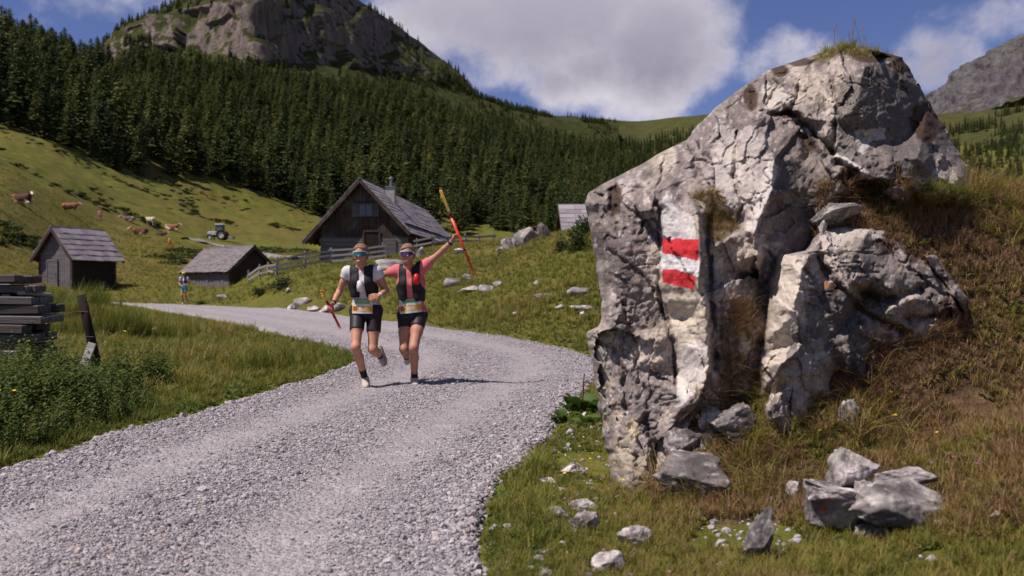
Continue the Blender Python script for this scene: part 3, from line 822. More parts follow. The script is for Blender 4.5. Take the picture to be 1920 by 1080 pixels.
def sculpt_rock(name, left, right, ctrl, seed, nv, nu, nb, thick, colfn, mat, amp=1.0, cracks=(), shift=0.0):
    L = np.array(left, float); Rr = np.array(right, float)
    vv = np.linspace(L[0, 0], L[-1, 0], nv)
    uL = np.interp(vv, L[:, 0], L[:, 1]); uR = np.interp(vv, Rr[:, 0], Rr[:, 1])
    uL = uL + 5 * fbm(vv / 22, vv * 0, o=4, seed=seed + 3); uR = uR + 6 * fbm(vv / 22, vv * 0 + 5, o=4, seed=seed + 4)
    uR = np.maximum(uR, uL + 4)
    tf = np.linspace(0, 1, nu)
    U = uL[:, None] + (uR - uL)[:, None] * tf[None]; Vv = np.repeat(vv[:, None], nu, 1)
    f = tri_interp(ctrl)
    D = f(U + 7 * fbm(U / 30, Vv / 30, o=3, seed=seed + 6), Vv + 7 * fbm(U / 30, Vv / 30, o=3, seed=seed + 7))
    Ds = gsmooth(gsmooth(D, nv / 14, 0), nu / 14, 1)
    D = Ds + (D - Ds) * 1.25
    D = gsmooth(gsmooth(D, 0.8, 0), 0.8, 1)
    for (pl, dp, wd_) in cracks:
        pw = np.array(pl, float); best = np.full(U.shape, 1e9)
        uu_ = U + 7 * fbm(U / 18, Vv / 18, o=3, seed=seed + 31); vv_ = Vv + 7 * fbm(U / 18, Vv / 18, o=3, seed=seed + 32)
        for q in range(len(pw) - 1):
            a_, b_ = pw[q], pw[q + 1]; e_ = b_ - a_; t_ = np.clip(((uu_ - a_[0]) * e_[0] + (vv_ - a_[1]) * e_[1]) / (e_ @ e_), 0, 1)
            best = np.minimum(best, np.hypot(uu_ - a_[0] - t_ * e_[0], vv_ - a_[1] - t_ * e_[1]))
        D = D + .75 * dp * np.exp(-(best / (wd_ * .8)) ** 2)
    edge_px = np.minimum(U - uL[:, None], uR[:, None] - U)
    D = D + 0.30 * (1 - np.clip(edge_px / 26, 0, 1)) ** 2.2
    calm = 1 - .72 * gsmooth(gsmooth(poly_mask(U, Vv, [(1236, 360), (1312, 395), (1318, 545), (1335, 600), (1333, 690), (1280, 760), (1262, 640), (1240, 560)]).astype(float), 3, 0), 3, 1) if seed == 400 else 1.0
    D = D - rock_detail(U, Vv, seed, amp) * calm * (0.25 + .75 * ss(edge_px, 0, 14))
    D = D - shift
    x = (U - 960) / FPX * D; z = CAMZ + (HZ - Vv) / FPX * D
    front = np.stack([x, D, z], -1)
    tb = np.linspace(1, 0, nb + 2)[1:-1]
    p0, p1 = front[:, 0], front[:, -1]
    bk = p0[:, None] * (1 - tb)[None, :, None] + p1[:, None] * tb[None, :, None]
    wrow = np.linalg.norm(p1 - p0, axis=1)
    bulge = np.sqrt(np.clip(1 - (2 * tb - 1) ** 2, 0, 1))[None] * np.minimum(thick, wrow * .75)[:, None]
    bk[..., 1] += bulge * (1 + .15 * fbm(bk[..., 0] * 2, bk[..., 2] * 2, o=3, seed=seed + 12)); bk[..., 2] -= bulge * .10
    P = np.concatenate([front, bk], 1)
    nc = nu + nb
    FF = grid_faces(nv, nc, True)
    top = P[0].mean(0); V = np.concatenate([P.reshape(-1, 3), [top]])
    capi = len(V) - 1
    cap = np.array([(j, (j + 1) % nc, capi, capi) for j in range(nc)])
    me = bpy.data.meshes.new(name)
    Fl = [tuple(q[::-1]) for q in FF] + [(capi, (j + 1) % nc, j) for j in range(nc)]
    o = link(bpy.data.objects.new(name, pymesh(name, V, Fl, mat, True)))
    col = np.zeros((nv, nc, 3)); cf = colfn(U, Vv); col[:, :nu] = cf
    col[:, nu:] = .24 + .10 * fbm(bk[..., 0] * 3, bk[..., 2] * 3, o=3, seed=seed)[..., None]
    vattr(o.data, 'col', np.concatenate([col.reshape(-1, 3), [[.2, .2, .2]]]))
    return o, U, Vv, front

def mixc(c, col, m):
    m = np.asarray(m)[..., None]; return c * (1 - m) + np.array(col) * m

def lime_cols(u, v, seed):
    c = np.ones(u.shape + (3,)) * np.array([.245, .208, .190])
    n1 = fbm(u / 75, v / 110, o=5, seed=seed); n2 = fbm(u / 26, v / 40, o=5, seed=seed + 1); n3 = fbm(u / 7, v / 9, o=4, seed=seed + 2)
    c = mixc(c, (.41, .355, .318), ss(n1, .02, .35) * .8)
    c = mixc(c, (.50, .43, .34), ss(fbm(u / 50, v / 60, o=4, seed=seed + 5), .12, .40) * .55)
    c = mixc(c, (.115, .096, .088), ss(n2, .08, .42) * .65)
    (r, ox, oy, bd) = voro(u / 40 + .5 * n2, v / 55 + .5 * n1, seed + 11)
    c = c * (0.80 + .42 * r[0])[..., None]
    c = c * (1 + .34 * n3)[..., None]
    spk = ss(fbm(u / 4.5, v / 4.5, o=3, seed=seed + 6), .28, .5)
    c = mixc(c, (.085, .072, .070), spk * .55)
    c = mixc(c, (.60, .57, .55), ss(fbm(u / 5.5, v / 7, o=3, seed=seed + 8), .38, .6) * .6)
    return np.clip(c, .02, .8)

def soft_poly(u, v, poly, sd, wob=6.0):
    """polygon mask with an irregular hand-made edge"""
    uu = u + wob * fbm(u / 14, v / 14, o=3, seed=sd); vv = v + wob * fbm(u / 14, v / 14, o=3, seed=sd + 1)
    return poly_mask(uu, vv, poly).astype(float)

def blot(u, v, cu, cv, ru, rv, sd, k=.55):
    q = ((u - cu) / ru) ** 2 + ((v - cv) / rv) ** 2
    return ss(1 - q + k * fbm(u / 16, v / 16, o=4, seed=sd), .15, .5)

def boulder_cols(u, v):
    c = lime_cols(u, v, 300)
    # shade of right-facing faces painted into the crust, sunlight into the left-facing middle rib
    c = mixc(c, (.095, .084, .080), soft_poly(u, v, [(1570, 150), (1690, 120), (1780, 260), (1745, 330), (1640, 330), (1570, 300)], 310, 14) * .72)
    c = mixc(c, (.085, .074, .070), soft_poly(u, v, [(1470, 240), (1560, 260), (1570, 450), (1480, 470), (1420, 440), (1460, 330)], 312, 14) * .55)
    c = mixc(c, (.56, .51, .47), soft_poly(u, v, [(1345, 230), (1440, 250), (1452, 330), (1400, 450), (1350, 440), (1330, 330)], 314, 14) * .45)
    c = mixc(c, (.62, .57, .52), soft_poly(u, v, [(1440, 300), (1458, 310), (1440, 380), (1410, 440), (1396, 432), (1425, 360)], 316, 5) * .7)
    c = mixc(c, (.58, .53, .46), soft_poly(u, v, [(1428, 160), (1452, 155), (1490, 185), (1470, 205), (1430, 205)], 318, 6) * .7)
    c = mixc(c, (.62, .58, .55), soft_poly(u, v, [(1560, 290), (1590, 296), (1632, 325), (1610, 322), (1570, 305)], 320, 3) * .8)
    c = mixc(c, (.50, .47, .45), soft_poly(u, v, [(1602, 245), (1660, 240), (1660, 262), (1628, 270), (1622, 290), (1606, 280)], 322, 5) * .75)
    # clean cream strip below and above the mark
    c = mixc(c, (.62, .54, .43), soft_poly(u, v, [(1240, 540), (1330, 545), (1328, 600), (1333, 660), (1322, 720), (1275, 760), (1268, 700), (1270, 640), (1252, 590)], 324, 5) * .78)
    c = mixc(c, (.66, .62, .60), soft_poly(u, v, [(1276, 650), (1330, 640), (1326, 690), (1300, 740), (1268, 765), (1272, 700)], 326, 6) * .6)
    c = mixc(c, (.50, .42, .31), blot(u, v, 1165, 855, 26, 60, 328) * .6)
    c = mixc(c, (.56, .46, .31), blot(u, v, 1188, 805, 12, 26, 330) * .7)
    c = mixc(c, (.48, .41, .30), blot(u, v, 1215, 890, 30, 40, 331) * .5)
    # moss and lichen
    mossb = (.050, .028, .016)
    for (cu, cv, ru, rv) in [(1152, 375, 18, 32), (1408, 180, 16, 30), (1740, 225, 40, 42), (1640, 105, 60, 16), (1695, 118, 30, 22), (1500, 115, 32, 12), (1515, 270, 18, 16), (1462, 132, 20, 14), (1480, 215, 30, 9), (1830, 330, 14, 20), (1590, 330, 26, 22), (1660, 345, 40, 12), (1735, 255, 24, 18)]:
        c = mixc(c, mossb, blot(u, v, cu, cv, ru, rv, int(cu)) * .9)
    for (cu, cv, ru, rv) in [(1540, 108, 24, 12), (1570, 92, 24, 10)]:
        c = mixc(c, (.11, .10, .025), blot(u, v, cu, cv, ru, rv, int(cu)) * .8)
    c = mixc(c, (.16, .075, .028), blot(u, v, 1385, 590, 26, 40, 340) * .75)
    c = mixc(c, (.10, .075, .03), blot(u, v, 1345, 415, 34, 40, 341) * .7)
    c = mixc(c, (.20, .115, .06), blot(u, v, 1370, 700, 22, 80, 342) * .6)
    # the painted trail mark: white ground, red bars
    white = (.74, .715, .70)
    c = mixc(c, white, soft_poly(u, v, [(1246, 360), (1258, 358), (1262, 386), (1275, 396), (1292, 400), (1302, 418), (1304, 452), (1240, 458), (1233, 430), (1238, 400)], 350, 4) * (.30 + .25 * ss(fbm(u / 9, v / 9, o=3, seed=351), -.4, .2)))
    c = mixc(c, white, soft_poly(u, v, [(1238, 470), (1311, 484), (1311, 520), (1238, 508)], 352, 1.3) * .97)
    red = (.50, .022, .030)
    c = mixc(c, red, soft_poly(u, v, [(1239, 447), (1311, 449), (1309, 489), (1243, 475)], 354, 1.3) * .97)
    c = mixc(c, red, soft_poly(u, v, [(1241, 504), (1270, 505), (1304, 518), (1302, 544), (1242, 530)], 356, 1.3) * .97)
    return np.clip(c, .01, .85)

m_rock = vcol_mat('limestone', rough=.9, bump=.7, bscale=40, dist=.014, var=.34, vscale=38, spec=.2)
B_LEFT = [(88, 1585), (95, 1556), (110, 1505), (130, 1446), (165, 1390), (200, 1342), (235, 1306), (262, 1290), (285, 1243), (300, 1215), (340, 1140), (360, 1106), (385, 1097), (430, 1109), (500, 1119), (560, 1126), (612, 1125), (622, 1103), (640, 1101), (660, 1108), (700, 1114), (760, 1124), (850, 1138), (920, 1150), (990, 1160)]
B_RIGHT = [(88, 1605), (95, 1640), (108, 1690), (150, 1716), (200, 1744), (250, 1776), (300, 1806), (340, 1834), (370, 1856), (420, 1870), (520, 1850), (600, 1800), (700, 1650), (780, 1540), (850, 1440), (920, 1380), (990, 1350)]
B_CTRL = [(1080, 340, 6.5), (1100, 380, 6.25), (1112, 450, 6.2), (1122, 550, 6.15), (1100, 630, 6.0), (1118, 720, 5.95), (1138, 850, 5.75), (1150, 930, 5.62), (1160, 1000, 5.55),
          (1140, 640, 5.82), (1150, 380, 6.08), (1160, 470, 5.92), (1165, 560, 5.88), (1180, 700, 5.72), (1180, 800, 5.62), (1190, 900, 5.45), (1200, 1000, 5.40),
          (1200, 340, 6.15), (1232, 400, 5.90), (1236, 470, 5.82), (1236, 540, 5.82), (1250, 600, 5.80), (1266, 700, 5.72), (1262, 780, 5.62), (1250, 860, 5.50), (1260, 940, 5.42), (1280, 1000, 5.4),
          (1243, 380, 5.84), (1242, 470, 5.70), (1242, 540, 5.69), (1260, 620, 5.68), (1272, 740, 5.58),
          (1262, 392, 5.78), (1310, 398, 5.66), (1312, 470, 5.50), (1310, 540, 5.48), (1328, 600, 5.47), (1332, 680, 5.46), (1310, 750, 5.48),
          (1322, 400, 5.86), (1322, 470, 5.68), (1326, 530, 5.64), (1342, 600, 5.62), (1348, 680, 5.62), (1330, 770, 5.60),
          (1380, 420, 5.95), (1360, 500, 5.74), (1385, 560, 5.68), (1390, 640, 5.70), (1390, 720, 5.66), (1370, 790, 5.72), (1350, 860, 5.55), (1400, 850, 5.6), (1380, 930, 5.6),
          (1290, 262, 6.75), (1215, 300, 6.6), (1300, 300, 6.42), (1290, 360, 6.12), (1340, 250, 6.62), (1330, 330, 6.22), (1335, 400, 6.02),
          (1400, 170, 6.95), (1400, 230, 6.45), (1390, 300, 6.15), (1370, 380, 5.95), (1395, 440, 5.82), (1452, 300, 5.92), (1440, 370, 5.80), (1410, 440, 5.70), (1420, 480, 5.78),
          (1466, 300, 6.10), (1460, 380, 6.05), (1440, 460, 5.98), (1430, 540, 6.05), (1500, 350, 6.12), (1520, 430, 6.18), (1540, 300, 6.15),
          (1450, 130, 7.05), (1460, 190, 6.60), (1500, 220, 6.35), (1495, 160, 6.60), (1560, 95, 7.15), (1540, 150, 6.50), (1555, 230, 6.20), (1565, 300, 6.02), (1600, 320, 5.95), (1640, 335, 6.0),
          (1500, 240, 6.48), (1560, 290, 6.18), (1600, 90, 7.15), (1620, 130, 6.28), (1690, 112, 6.80), (1600, 200, 6.14), (1690, 190, 6.50), (1740, 200, 6.9), (1650, 270, 6.22), (1700, 260, 6.45), (1620, 300, 6.08),
          (1680, 300, 6.02), (1720, 300, 6.05), (1700, 360, 6.05), (1760, 330, 6.25), (1800, 300, 6.75), (1790, 360, 6.25), (1850, 370, 6.8), (1640, 385, 6.45), (1600, 450, 6.6), (1700, 450, 7.0), (1850, 500, 7.4), (1750, 600, 7.2), (1600, 620, 6.8), (1500, 560, 6.2), (1480, 700, 6.1), (1500, 800, 6.1), (1420, 930, 5.8), (1350, 1000, 5.7)]
B_CRK = [([(1290, 262), (1308, 330), (1335, 352)], .10, 6), ([(1383, 250), (1374, 330), (1390, 390), (1368, 440)], .09, 4.5), ([(1478, 205), (1530, 250), (1570, 300), (1610, 322)], .16, 6), ([(1324, 400), (1330, 540), (1340, 690)], .10, 6),
         ([(1234, 380), (1240, 470), (1236, 545), (1262, 640), (1266, 720)], .08, 4.5), ([(1140, 470), (1190, 505), (1232, 560)], .05, 5), ([(1160, 560), (1192, 640), (1200, 720)], .06, 5), ([(1100, 640), (1150, 645), (1172, 700), (1180, 800)], .08, 6),
         ([(1400, 170), (1420, 210), (1480, 215), (1500, 160)], .08, 5), ([(1505, 260), (1520, 285), (1510, 300)], .14, 9), ([(1680, 290), (1690, 340), (1720, 370)], .12, 7), ([(1745, 280), (1760, 340), (1790, 365)], .12, 7), ([(1570, 300), (1600, 345), (1660, 350)], .22, 11), ([(1440, 130), (1455, 160), (1440, 200)], .08, 5),
         ([(1150, 350), (1152, 395)], .14, 10), ([(1300, 300), (1345, 310), (1383, 255)], .06, 4), ([(1555, 120), (1565, 200), (1560, 290)], .07, 4), ([(1130, 700), (1140, 800), (1160, 900)], .08, 6), ([(1210, 780), (1230, 850), (1220, 920)], .09, 7)]
boulder, BU, BV, BP = sculpt_rock('boulder', B_LEFT, B_RIGHT, B_CTRL, 400, 450, 390, 50, 1.7, boulder_cols, m_rock, cracks=B_CRK)
tag(boulder, 'huge pale limestone boulder painted with a red white red trail mark', 'boulder')

def outcrop_cols(u, v):
    c = lime_cols(u, v, 500)
    c = mixc(c, (.62, .55, .46), soft_poly(u, v, [(1445, 478), (1508, 480), (1508, 560), (1470, 680), (1425, 690), (1430, 560)], 510, 6) * .72)  # sunlit left face painted lighter
    c = mixc(c, (.075, .066, .066), soft_poly(u, v, [(1512, 520), (1590, 540), (1640, 640), (1640, 740), (1570, 680), (1515, 620)], 512, 14) * .62)  # shade of the right-turned front painted dark
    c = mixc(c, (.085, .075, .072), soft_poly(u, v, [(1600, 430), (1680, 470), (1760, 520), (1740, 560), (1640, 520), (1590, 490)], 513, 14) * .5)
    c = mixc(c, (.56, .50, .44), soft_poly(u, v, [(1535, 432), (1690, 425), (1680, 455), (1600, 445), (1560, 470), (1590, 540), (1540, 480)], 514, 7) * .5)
    c = mixc(c, (.46, .40, .33), soft_poly(u, v, [(1460, 700), (1520, 660), (1560, 720), (1500, 760)], 515, 8) * .5)
    for (cu, cv, ru, rv) in [(1660, 460, 26, 18), (1720, 470, 40, 26), (1780, 590, 40, 36), (1578, 715, 20, 22), (1560, 540, 14, 12)]:
        c = mixc(c, (.050, .026, .016), blot(u, v, cu, cv, ru, rv, int(cu)) * .85)
    c = mixc(c, (.30, .12, .04), blot(u, v, 1548, 535, 9, 7, 520) * .8)
    return np.clip(c, .01, .85)
O_LEFT = [(418, 1545), (430, 1534), (470, 1508), (478, 1449), (500, 1445), (560, 1433), (650, 1425), (680, 1408), (740, 1410), (775, 1432), (830, 1440)]
O_RIGHT = [(418, 1600), (426, 1692), (450, 1722), (480, 1762), (520, 1792), (560, 1818), (600, 1828), (640, 1800), (680, 1740), (740, 1680), (775, 1600), (830, 1530)]
O_CTRL = [(1545, 418, 6.25), (1690, 420, 6.3), (1535, 440, 6.0), (1620, 440, 5.98), (1700, 455, 6.1), (1500, 470, 5.9), (1447, 480, 5.98), (1432, 570, 5.92), (1425, 660, 5.85), (1408, 690, 5.8), (1412, 760, 5.72), (1440, 830, 5.5),
          (1512, 485, 5.58), (1490, 580, 5.48), (1462, 690, 5.42), (1440, 772, 5.36), (1470, 800, 5.4), (1524, 490, 5.68), (1540, 560, 5.66), (1510, 640, 5.58), (1480, 720, 5.50), (1560, 640, 5.72), (1540, 720, 5.64), (1580, 720, 5.86), (1620, 700, 5.72), (1640, 640, 5.80),
          (1545, 500, 5.82), (1600, 480, 5.72), (1590, 545, 5.66), (1620, 560, 5.96), (1640, 520, 5.74), (1700, 500, 5.84), (1690, 560, 5.72), (1650, 600, 5.78), (1700, 620, 5.78), (1740, 560, 5.78), (1760, 520, 5.95), (1800, 580, 5.85), (1826, 610, 6.05), (1760, 640, 5.80), (1680, 680, 5.95), (1640, 740, 5.9), (1600, 780, 5.8), (1530, 830, 5.6)]
O_CRK = [([(1530, 485), (1570, 540), (1620, 585), (1700, 625)], .16, 8), ([(1600, 540), (1660, 560), (1740, 540)], .14, 9), ([(1575, 715), (1585, 725)], .22, 16), ([(1640, 640), (1620, 700)], .10, 6), ([(1500, 490), (1520, 520)], .08, 6), ([(1700, 600), (1780, 590)], .10, 8), ([(1430, 660), (1470, 690)], .07, 5), ([(1660, 440), (1700, 500), (1780, 560)], .08, 6)]
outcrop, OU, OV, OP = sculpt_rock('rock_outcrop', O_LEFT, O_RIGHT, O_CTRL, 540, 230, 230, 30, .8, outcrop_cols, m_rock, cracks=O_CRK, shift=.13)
tag(outcrop, 'low split limestone outcrop half sunk in the bank, right of the painted boulder', 'rock')
# ================================================================== loose gravel on the road
def pebble(seed, flat=.6):
    bm = bmesh.new(); bmesh.ops.create_icosphere(bm, subdivisions=1, radius=.5)
    rg = np.random.default_rng(seed)
    ax = rg.normal(0, 1, (4, 3)); ax /= np.linalg.norm(ax, axis=1)[:, None]
    for v in bm.verts:
        p = np.array(v.co) * (1 + rg.uniform(-.16, .16))
        for a in ax:
            dd = p @ a
            if dd > .30: p = p - a * (dd - .30)
        v.co = Vector(p * np.array([1.15, .9, flat]))
    me = bpy.data.meshes.new('pebble'); bm.to_mesh(me); bm.free(); return me
def inst_rock_mat(name, stops):
    m, t, b = new_mat(name)
    a = t.node('ShaderNodeAttribute', attribute_name='tint', attribute_type='INSTANCER').outputs['Fac']
    tc = t.node('ShaderNodeTexCoord').outputs['Object']
    c = t.mix(1.0, t.ramp(a, stops), t.ramp(t.noise(5.0, tc, 4), [(.3, .8), (.7, 1.2)]), 'MULTIPLY')
    t.put(b.inputs['Base Color'], c); b.inputs['Roughness'].default_value = .85; b.inputs['Specular IOR Level'].default_value = .25
    return m
m_peb = inst_rock_mat('gravel_stone', [(0, (.13, .12, .13)), (.3, (.265, .245, .258)), (.7, (.385, .358, .368)), (.93, (.50, .465, .46)), (1, (.46, .37, .32))])
PEB = []
for i in range(5):
    me = pebble(700 + i, [.55, .7, .5, .8, .6][i]); me.materials.append(m_peb); PEB.append(bpy.data.objects.new('pebble_source', me))
NP = 190000
d = 2.6 * (28 / 2.6) ** (rng.random(NP) ** 1.15)
kmax = int(np.argmax(RCEN[:, 1] > 30))
k = np.interp(d, RCEN[:kmax, 1], np.arange(kmax))
k = k + rng.uniform(-.5, .5, NP); k = np.clip(k, 0, kmax)
k0 = k.astype(int); fk = (k - k0)[:, None]
q = rng.random(NP)
pi = (RIw[k0] * (1 - fk) + RIw[k0 + 1] * fk); po = (ROw[k0] * (1 - fk) + ROw[k0 + 1] * fk)
xy = pi * (1 - q[:, None]) + po * q[:, None]
trkq = road_prof(q); eq = np.minimum(q, 1 - q)
pn = .5 + .5 * fbm(xy[:, 0] / 1.1, xy[:, 1] / 1.1, o=3, seed=71)
keep = (rng.random(NP) > ss(d, 13, 27)) & (rng.random(NP) < (1 - .88 * np.clip(trkq, 0, 1)) * (.45 + .75 * pn))
xy, q, trkq, eq, d = xy[keep], q[keep], trkq[keep], eq[keep], d[keep]
z = ground(xy[:, 0], xy[:, 1], np.full(len(xy), 1.0), detail=False) + .017 - .03 * trkq + .02 * fbm(xy[:, 0] / 1.2, xy[:, 1] / 1.2, o=3, seed=44) + .008 * fbm(xy[:, 0] / .15, xy[:, 1] / .15, o=2, seed=45)
z = z - .13 * (1 - ss(eq, 0, .045))
sz = np.exp(rng.normal(math.log(.0118), .45, len(xy))) * (1 - .35 * np.clip(trkq, 0, 1)) * (1 + .5 * (1 - ss(eq, 0, .16)))
sz = np.clip(sz, .008, .075) * (1 + .02 * d)
scatter('loose_gravel', np.stack([xy[:, 0], xy[:, 1], z + sz * .10], 1), rng.uniform(-.5, .5, (len(xy), 3)) + np.array([0, 0, 1]) * rng.uniform(0, 6.28, (len(xy), 1)), sz, rng.integers(0, 5, len(xy)), PEB,
        np.clip(rng.normal(.5, .27, len(xy)), 0, 1))
# stones spilled into the turf beside the road and round the boulder
NS = 5200
u = np.concatenate([rng.uniform(880, 1500, NS), rng.uniform(1050, 1920, NS // 2)]); v = np.concatenate([rng.uniform(700, 1090, NS), rng.uniform(760, 1090, NS // 2)])
dd = 2.2 * (9 / 2.2) ** rng.random(len(u)); xx = (u - 960) / FPX * dd
rd = road_dist(xx, dd)
keep = (rd > .02) & (rng.random(len(xx)) < np.exp(-rd / .35) + .30 * (fbm(xx / .5, dd / .5, o=2, seed=73) > .15))
xx, dd = xx[keep], dd[keep]
sz = np.clip(np.exp(rng.normal(math.log(.021), .55, len(xx))), .009, .075)
scatter('scattered_pebbles', np.stack([xx, dd, ground(xx, dd) + sz * .12], 1), rng.uniform(-.4, .4, (len(xx), 3)) + np.array([0, 0, 1]) * rng.uniform(0, 6.28, (len(xx), 1)), sz, rng.integers(0, 5, len(xx)), PEB, np.clip(rng.normal(.55, .22, len(xx)), 0, 1))

# ================================================================== grass
def tuft(seed, nb, H, spread, wid, bend, seg=3):
    rg = np.random.default_rng(seed); V = []; F = []
    for i in range(nb):
        a = rg.uniform(0, 6.28); r0 = spread * .35 * rg.random(); h = H * rg.uniform(.55, 1.15); bd = bend * rg.uniform(.3, 1.4)
        b = np.array([math.cos(a), math.sin(a), 0]); s = np.array([-b[1], b[0], 0]); w0 = wid * rg.uniform(.7, 1.3)
        root = np.array([rg.uniform(-1, 1) * r0, rg.uniform(-1, 1) * r0, -.01]); n = len(V)
        for k in range(seg + 1):
            t_ = k / seg; c = root + b * (h * bd * t_ ** 1.8) + np.array([0, 0, h * (t_ - .28 * bd * t_ ** 2.5)])
            w_ = w0 * (1 - t_) ** .7
            if k < seg: V += [c - s * w_, c + s * w_]
            else: V += [c]
        for k in range(seg - 1): F.append((n + 2 * k, n + 2 * k + 1, n + 2 * k + 3, n + 2 * k + 2))
        F.append((n + 2 * seg - 2, n + 2 * seg - 1, n + 2 * seg))
    return V, F
def herb(seed, nl, L, wd):
    """low rosette of broad leaves"""
    rg = np.random.default_rng(seed); V = []; F = []
    for i in range(nl):
        a = rg.uniform(0, 6.28); l = L * rg.uniform(.5, 1.2); el_ = rg.uniform(.15, 1.0)
        b = np.array([math.cos(a) * math.cos(el_), math.sin(a) * math.cos(el_), math.sin(el_)]); s = np.array([-math.sin(a), math.cos(a), 0]); w_ = wd * rg.uniform(.6, 1.3)
        o = np.array([rg.normal(0, .3) * L, rg.normal(0, .3) * L, .0]); n = len(V)
        V += [o, o + b * l * .45 - s * w_ + [0, 0, .1 * l], o + b * l * .45 + s * w_ + [0, 0, .1 * l], o + b * l - [0, 0, .12 * l]]
        F += [(n, n + 1, n + 3), (n, n + 3, n + 2)]
    return V, F
m_gr = leaf_mat('grass_blades', [(0, (.100, .132, .022)), (.3, (.185, .195, .035)), (.55, (.265, .230, .052)), (.75, (.28, .185, .078)), (1, (.32, .20, .115))], 'inst', trans=.36)
m_hb = leaf_mat('herb_leaves', [(0, (.050, .105, .018)), (.5, (.105, .150, .028)), (1, (.20, .17, .05))], 'inst', trans=.3)
def src(name, VF, mat): return bpy.data.objects.new(name, pymesh(name, *VF, mat))
TUFT = [src('tuft_source', tuft(800 + i, [16, 13, 18, 12][i], [.11, .15, .09, .20][i], .12, .0042, [.8, .55, 1.0, .7][i]), m_gr) for i in range(4)]
HERB = [src('herb_source', herb(820 + i, 12, [.06, .045, .08][i], [.016, .014, .018][i]), m_hb) for i in range(3)]
GPROT = TUFT + HERB
def grass_zone(n, u0, u1, d0, d1, pw=1.0):
    u = rng.uniform(u0, u1, n); d = d0 * (d1 / d0) ** (rng.random(n) ** pw)
    x = (u - 960) / FPX * d
    rd = road_dist(x, d)
    k = rd > .03 - .10 * (rng.random(n) ** 4)
    return x[k], d[k], rd[k]
gx, gy, gs, gi, gt = [], [], [], [], []
def add_grass(x, y, scl, idx, tint): gx.append(x); gy.append(y); gs.append(scl); gi.append(idx); gt.append(tint)
# bank and verge at the right
x, y, rd = grass_zone(52000, 860, 2000, 2.3, 9.5, 1.0)
dr = dryness(x, y); near_road = np.exp(-np.maximum(rd, 0) / .5)
herbq = rng.random(len(x)) < .42 * (1 - .8 * dr)
idx = np.where(herbq, rng.integers(4, 7, len(x)), rng.integers(0, 4, len(x)))
tint = np.clip(.38 + .54 * dr - .22 * near_road + rng.normal(0, .12, len(x)), 0, 1)
bare = fbm(x / .55, y / .55, o=3, seed=87)
kb = bare < .30
x, y, near_road, dr, idx, tint = x[kb], y[kb], near_road[kb], dr[kb], idx[kb], tint[kb]
add_grass(x, y, rng.uniform(.30, .75, len(x)) * (1 - .2 * near_road) * np.where(dr > .5, 1.0, .85), idx, tint)
# left verge, inner wedge and the meadow beyond
x, y, rd = grass_zone(56000, -700, 1420, 4.2, 26, .9)
m = (x < 9) & ~((x > .2) & (y < 9.5))
x, y, rd = x[m], y[m], rd[m]
nzz = fbm(x / 2.2, y / 2.2, o=3, seed=85); mown = np.exp(-np.maximum(rd, 0) / .8)
herbq = rng.random(len(x)) < .22
tint = np.clip(.38 + .30 * nzz - .12 * mown + rng.normal(0, .10, len(x)), 0, 1)
add_grass(x, y, rng.uniform(.6, 1.4, len(x)) * (1.0 + .5 * (nzz > .25) * (rd > .8)) * (1 - .4 * mown) * (1 + .02 * y), np.where(herbq, rng.integers(4, 7, len(x)), rng.integers(0, 4, len(x))), tint)
x, y, rd = grass_zone(42000, -320, 1480, 24, 120, 1.0)
nzz = fbm(x / 8, y / 8, o=3, seed=86)
add_grass(x, y, rng.uniform(.8, 1.7, len(x)) * (.8 + .012 * y), rng.integers(0, 4, len(x)), np.clip(.42 + .32 * nzz + rng.normal(0, .1, len(x)), 0, 1))
X, Y, S, I, T = [np.concatenate(a) for a in (gx, gy, gs, gi, gt)]
rot = np.stack([rng.uniform(-.15, .15, len(X)), rng.uniform(-.15, .15, len(X)), rng.uniform(0, 6.28, len(X))], 1)
scatter('grass', np.stack([X, Y, ground(X, Y)], 1), rot, S, I, GPROT, T)
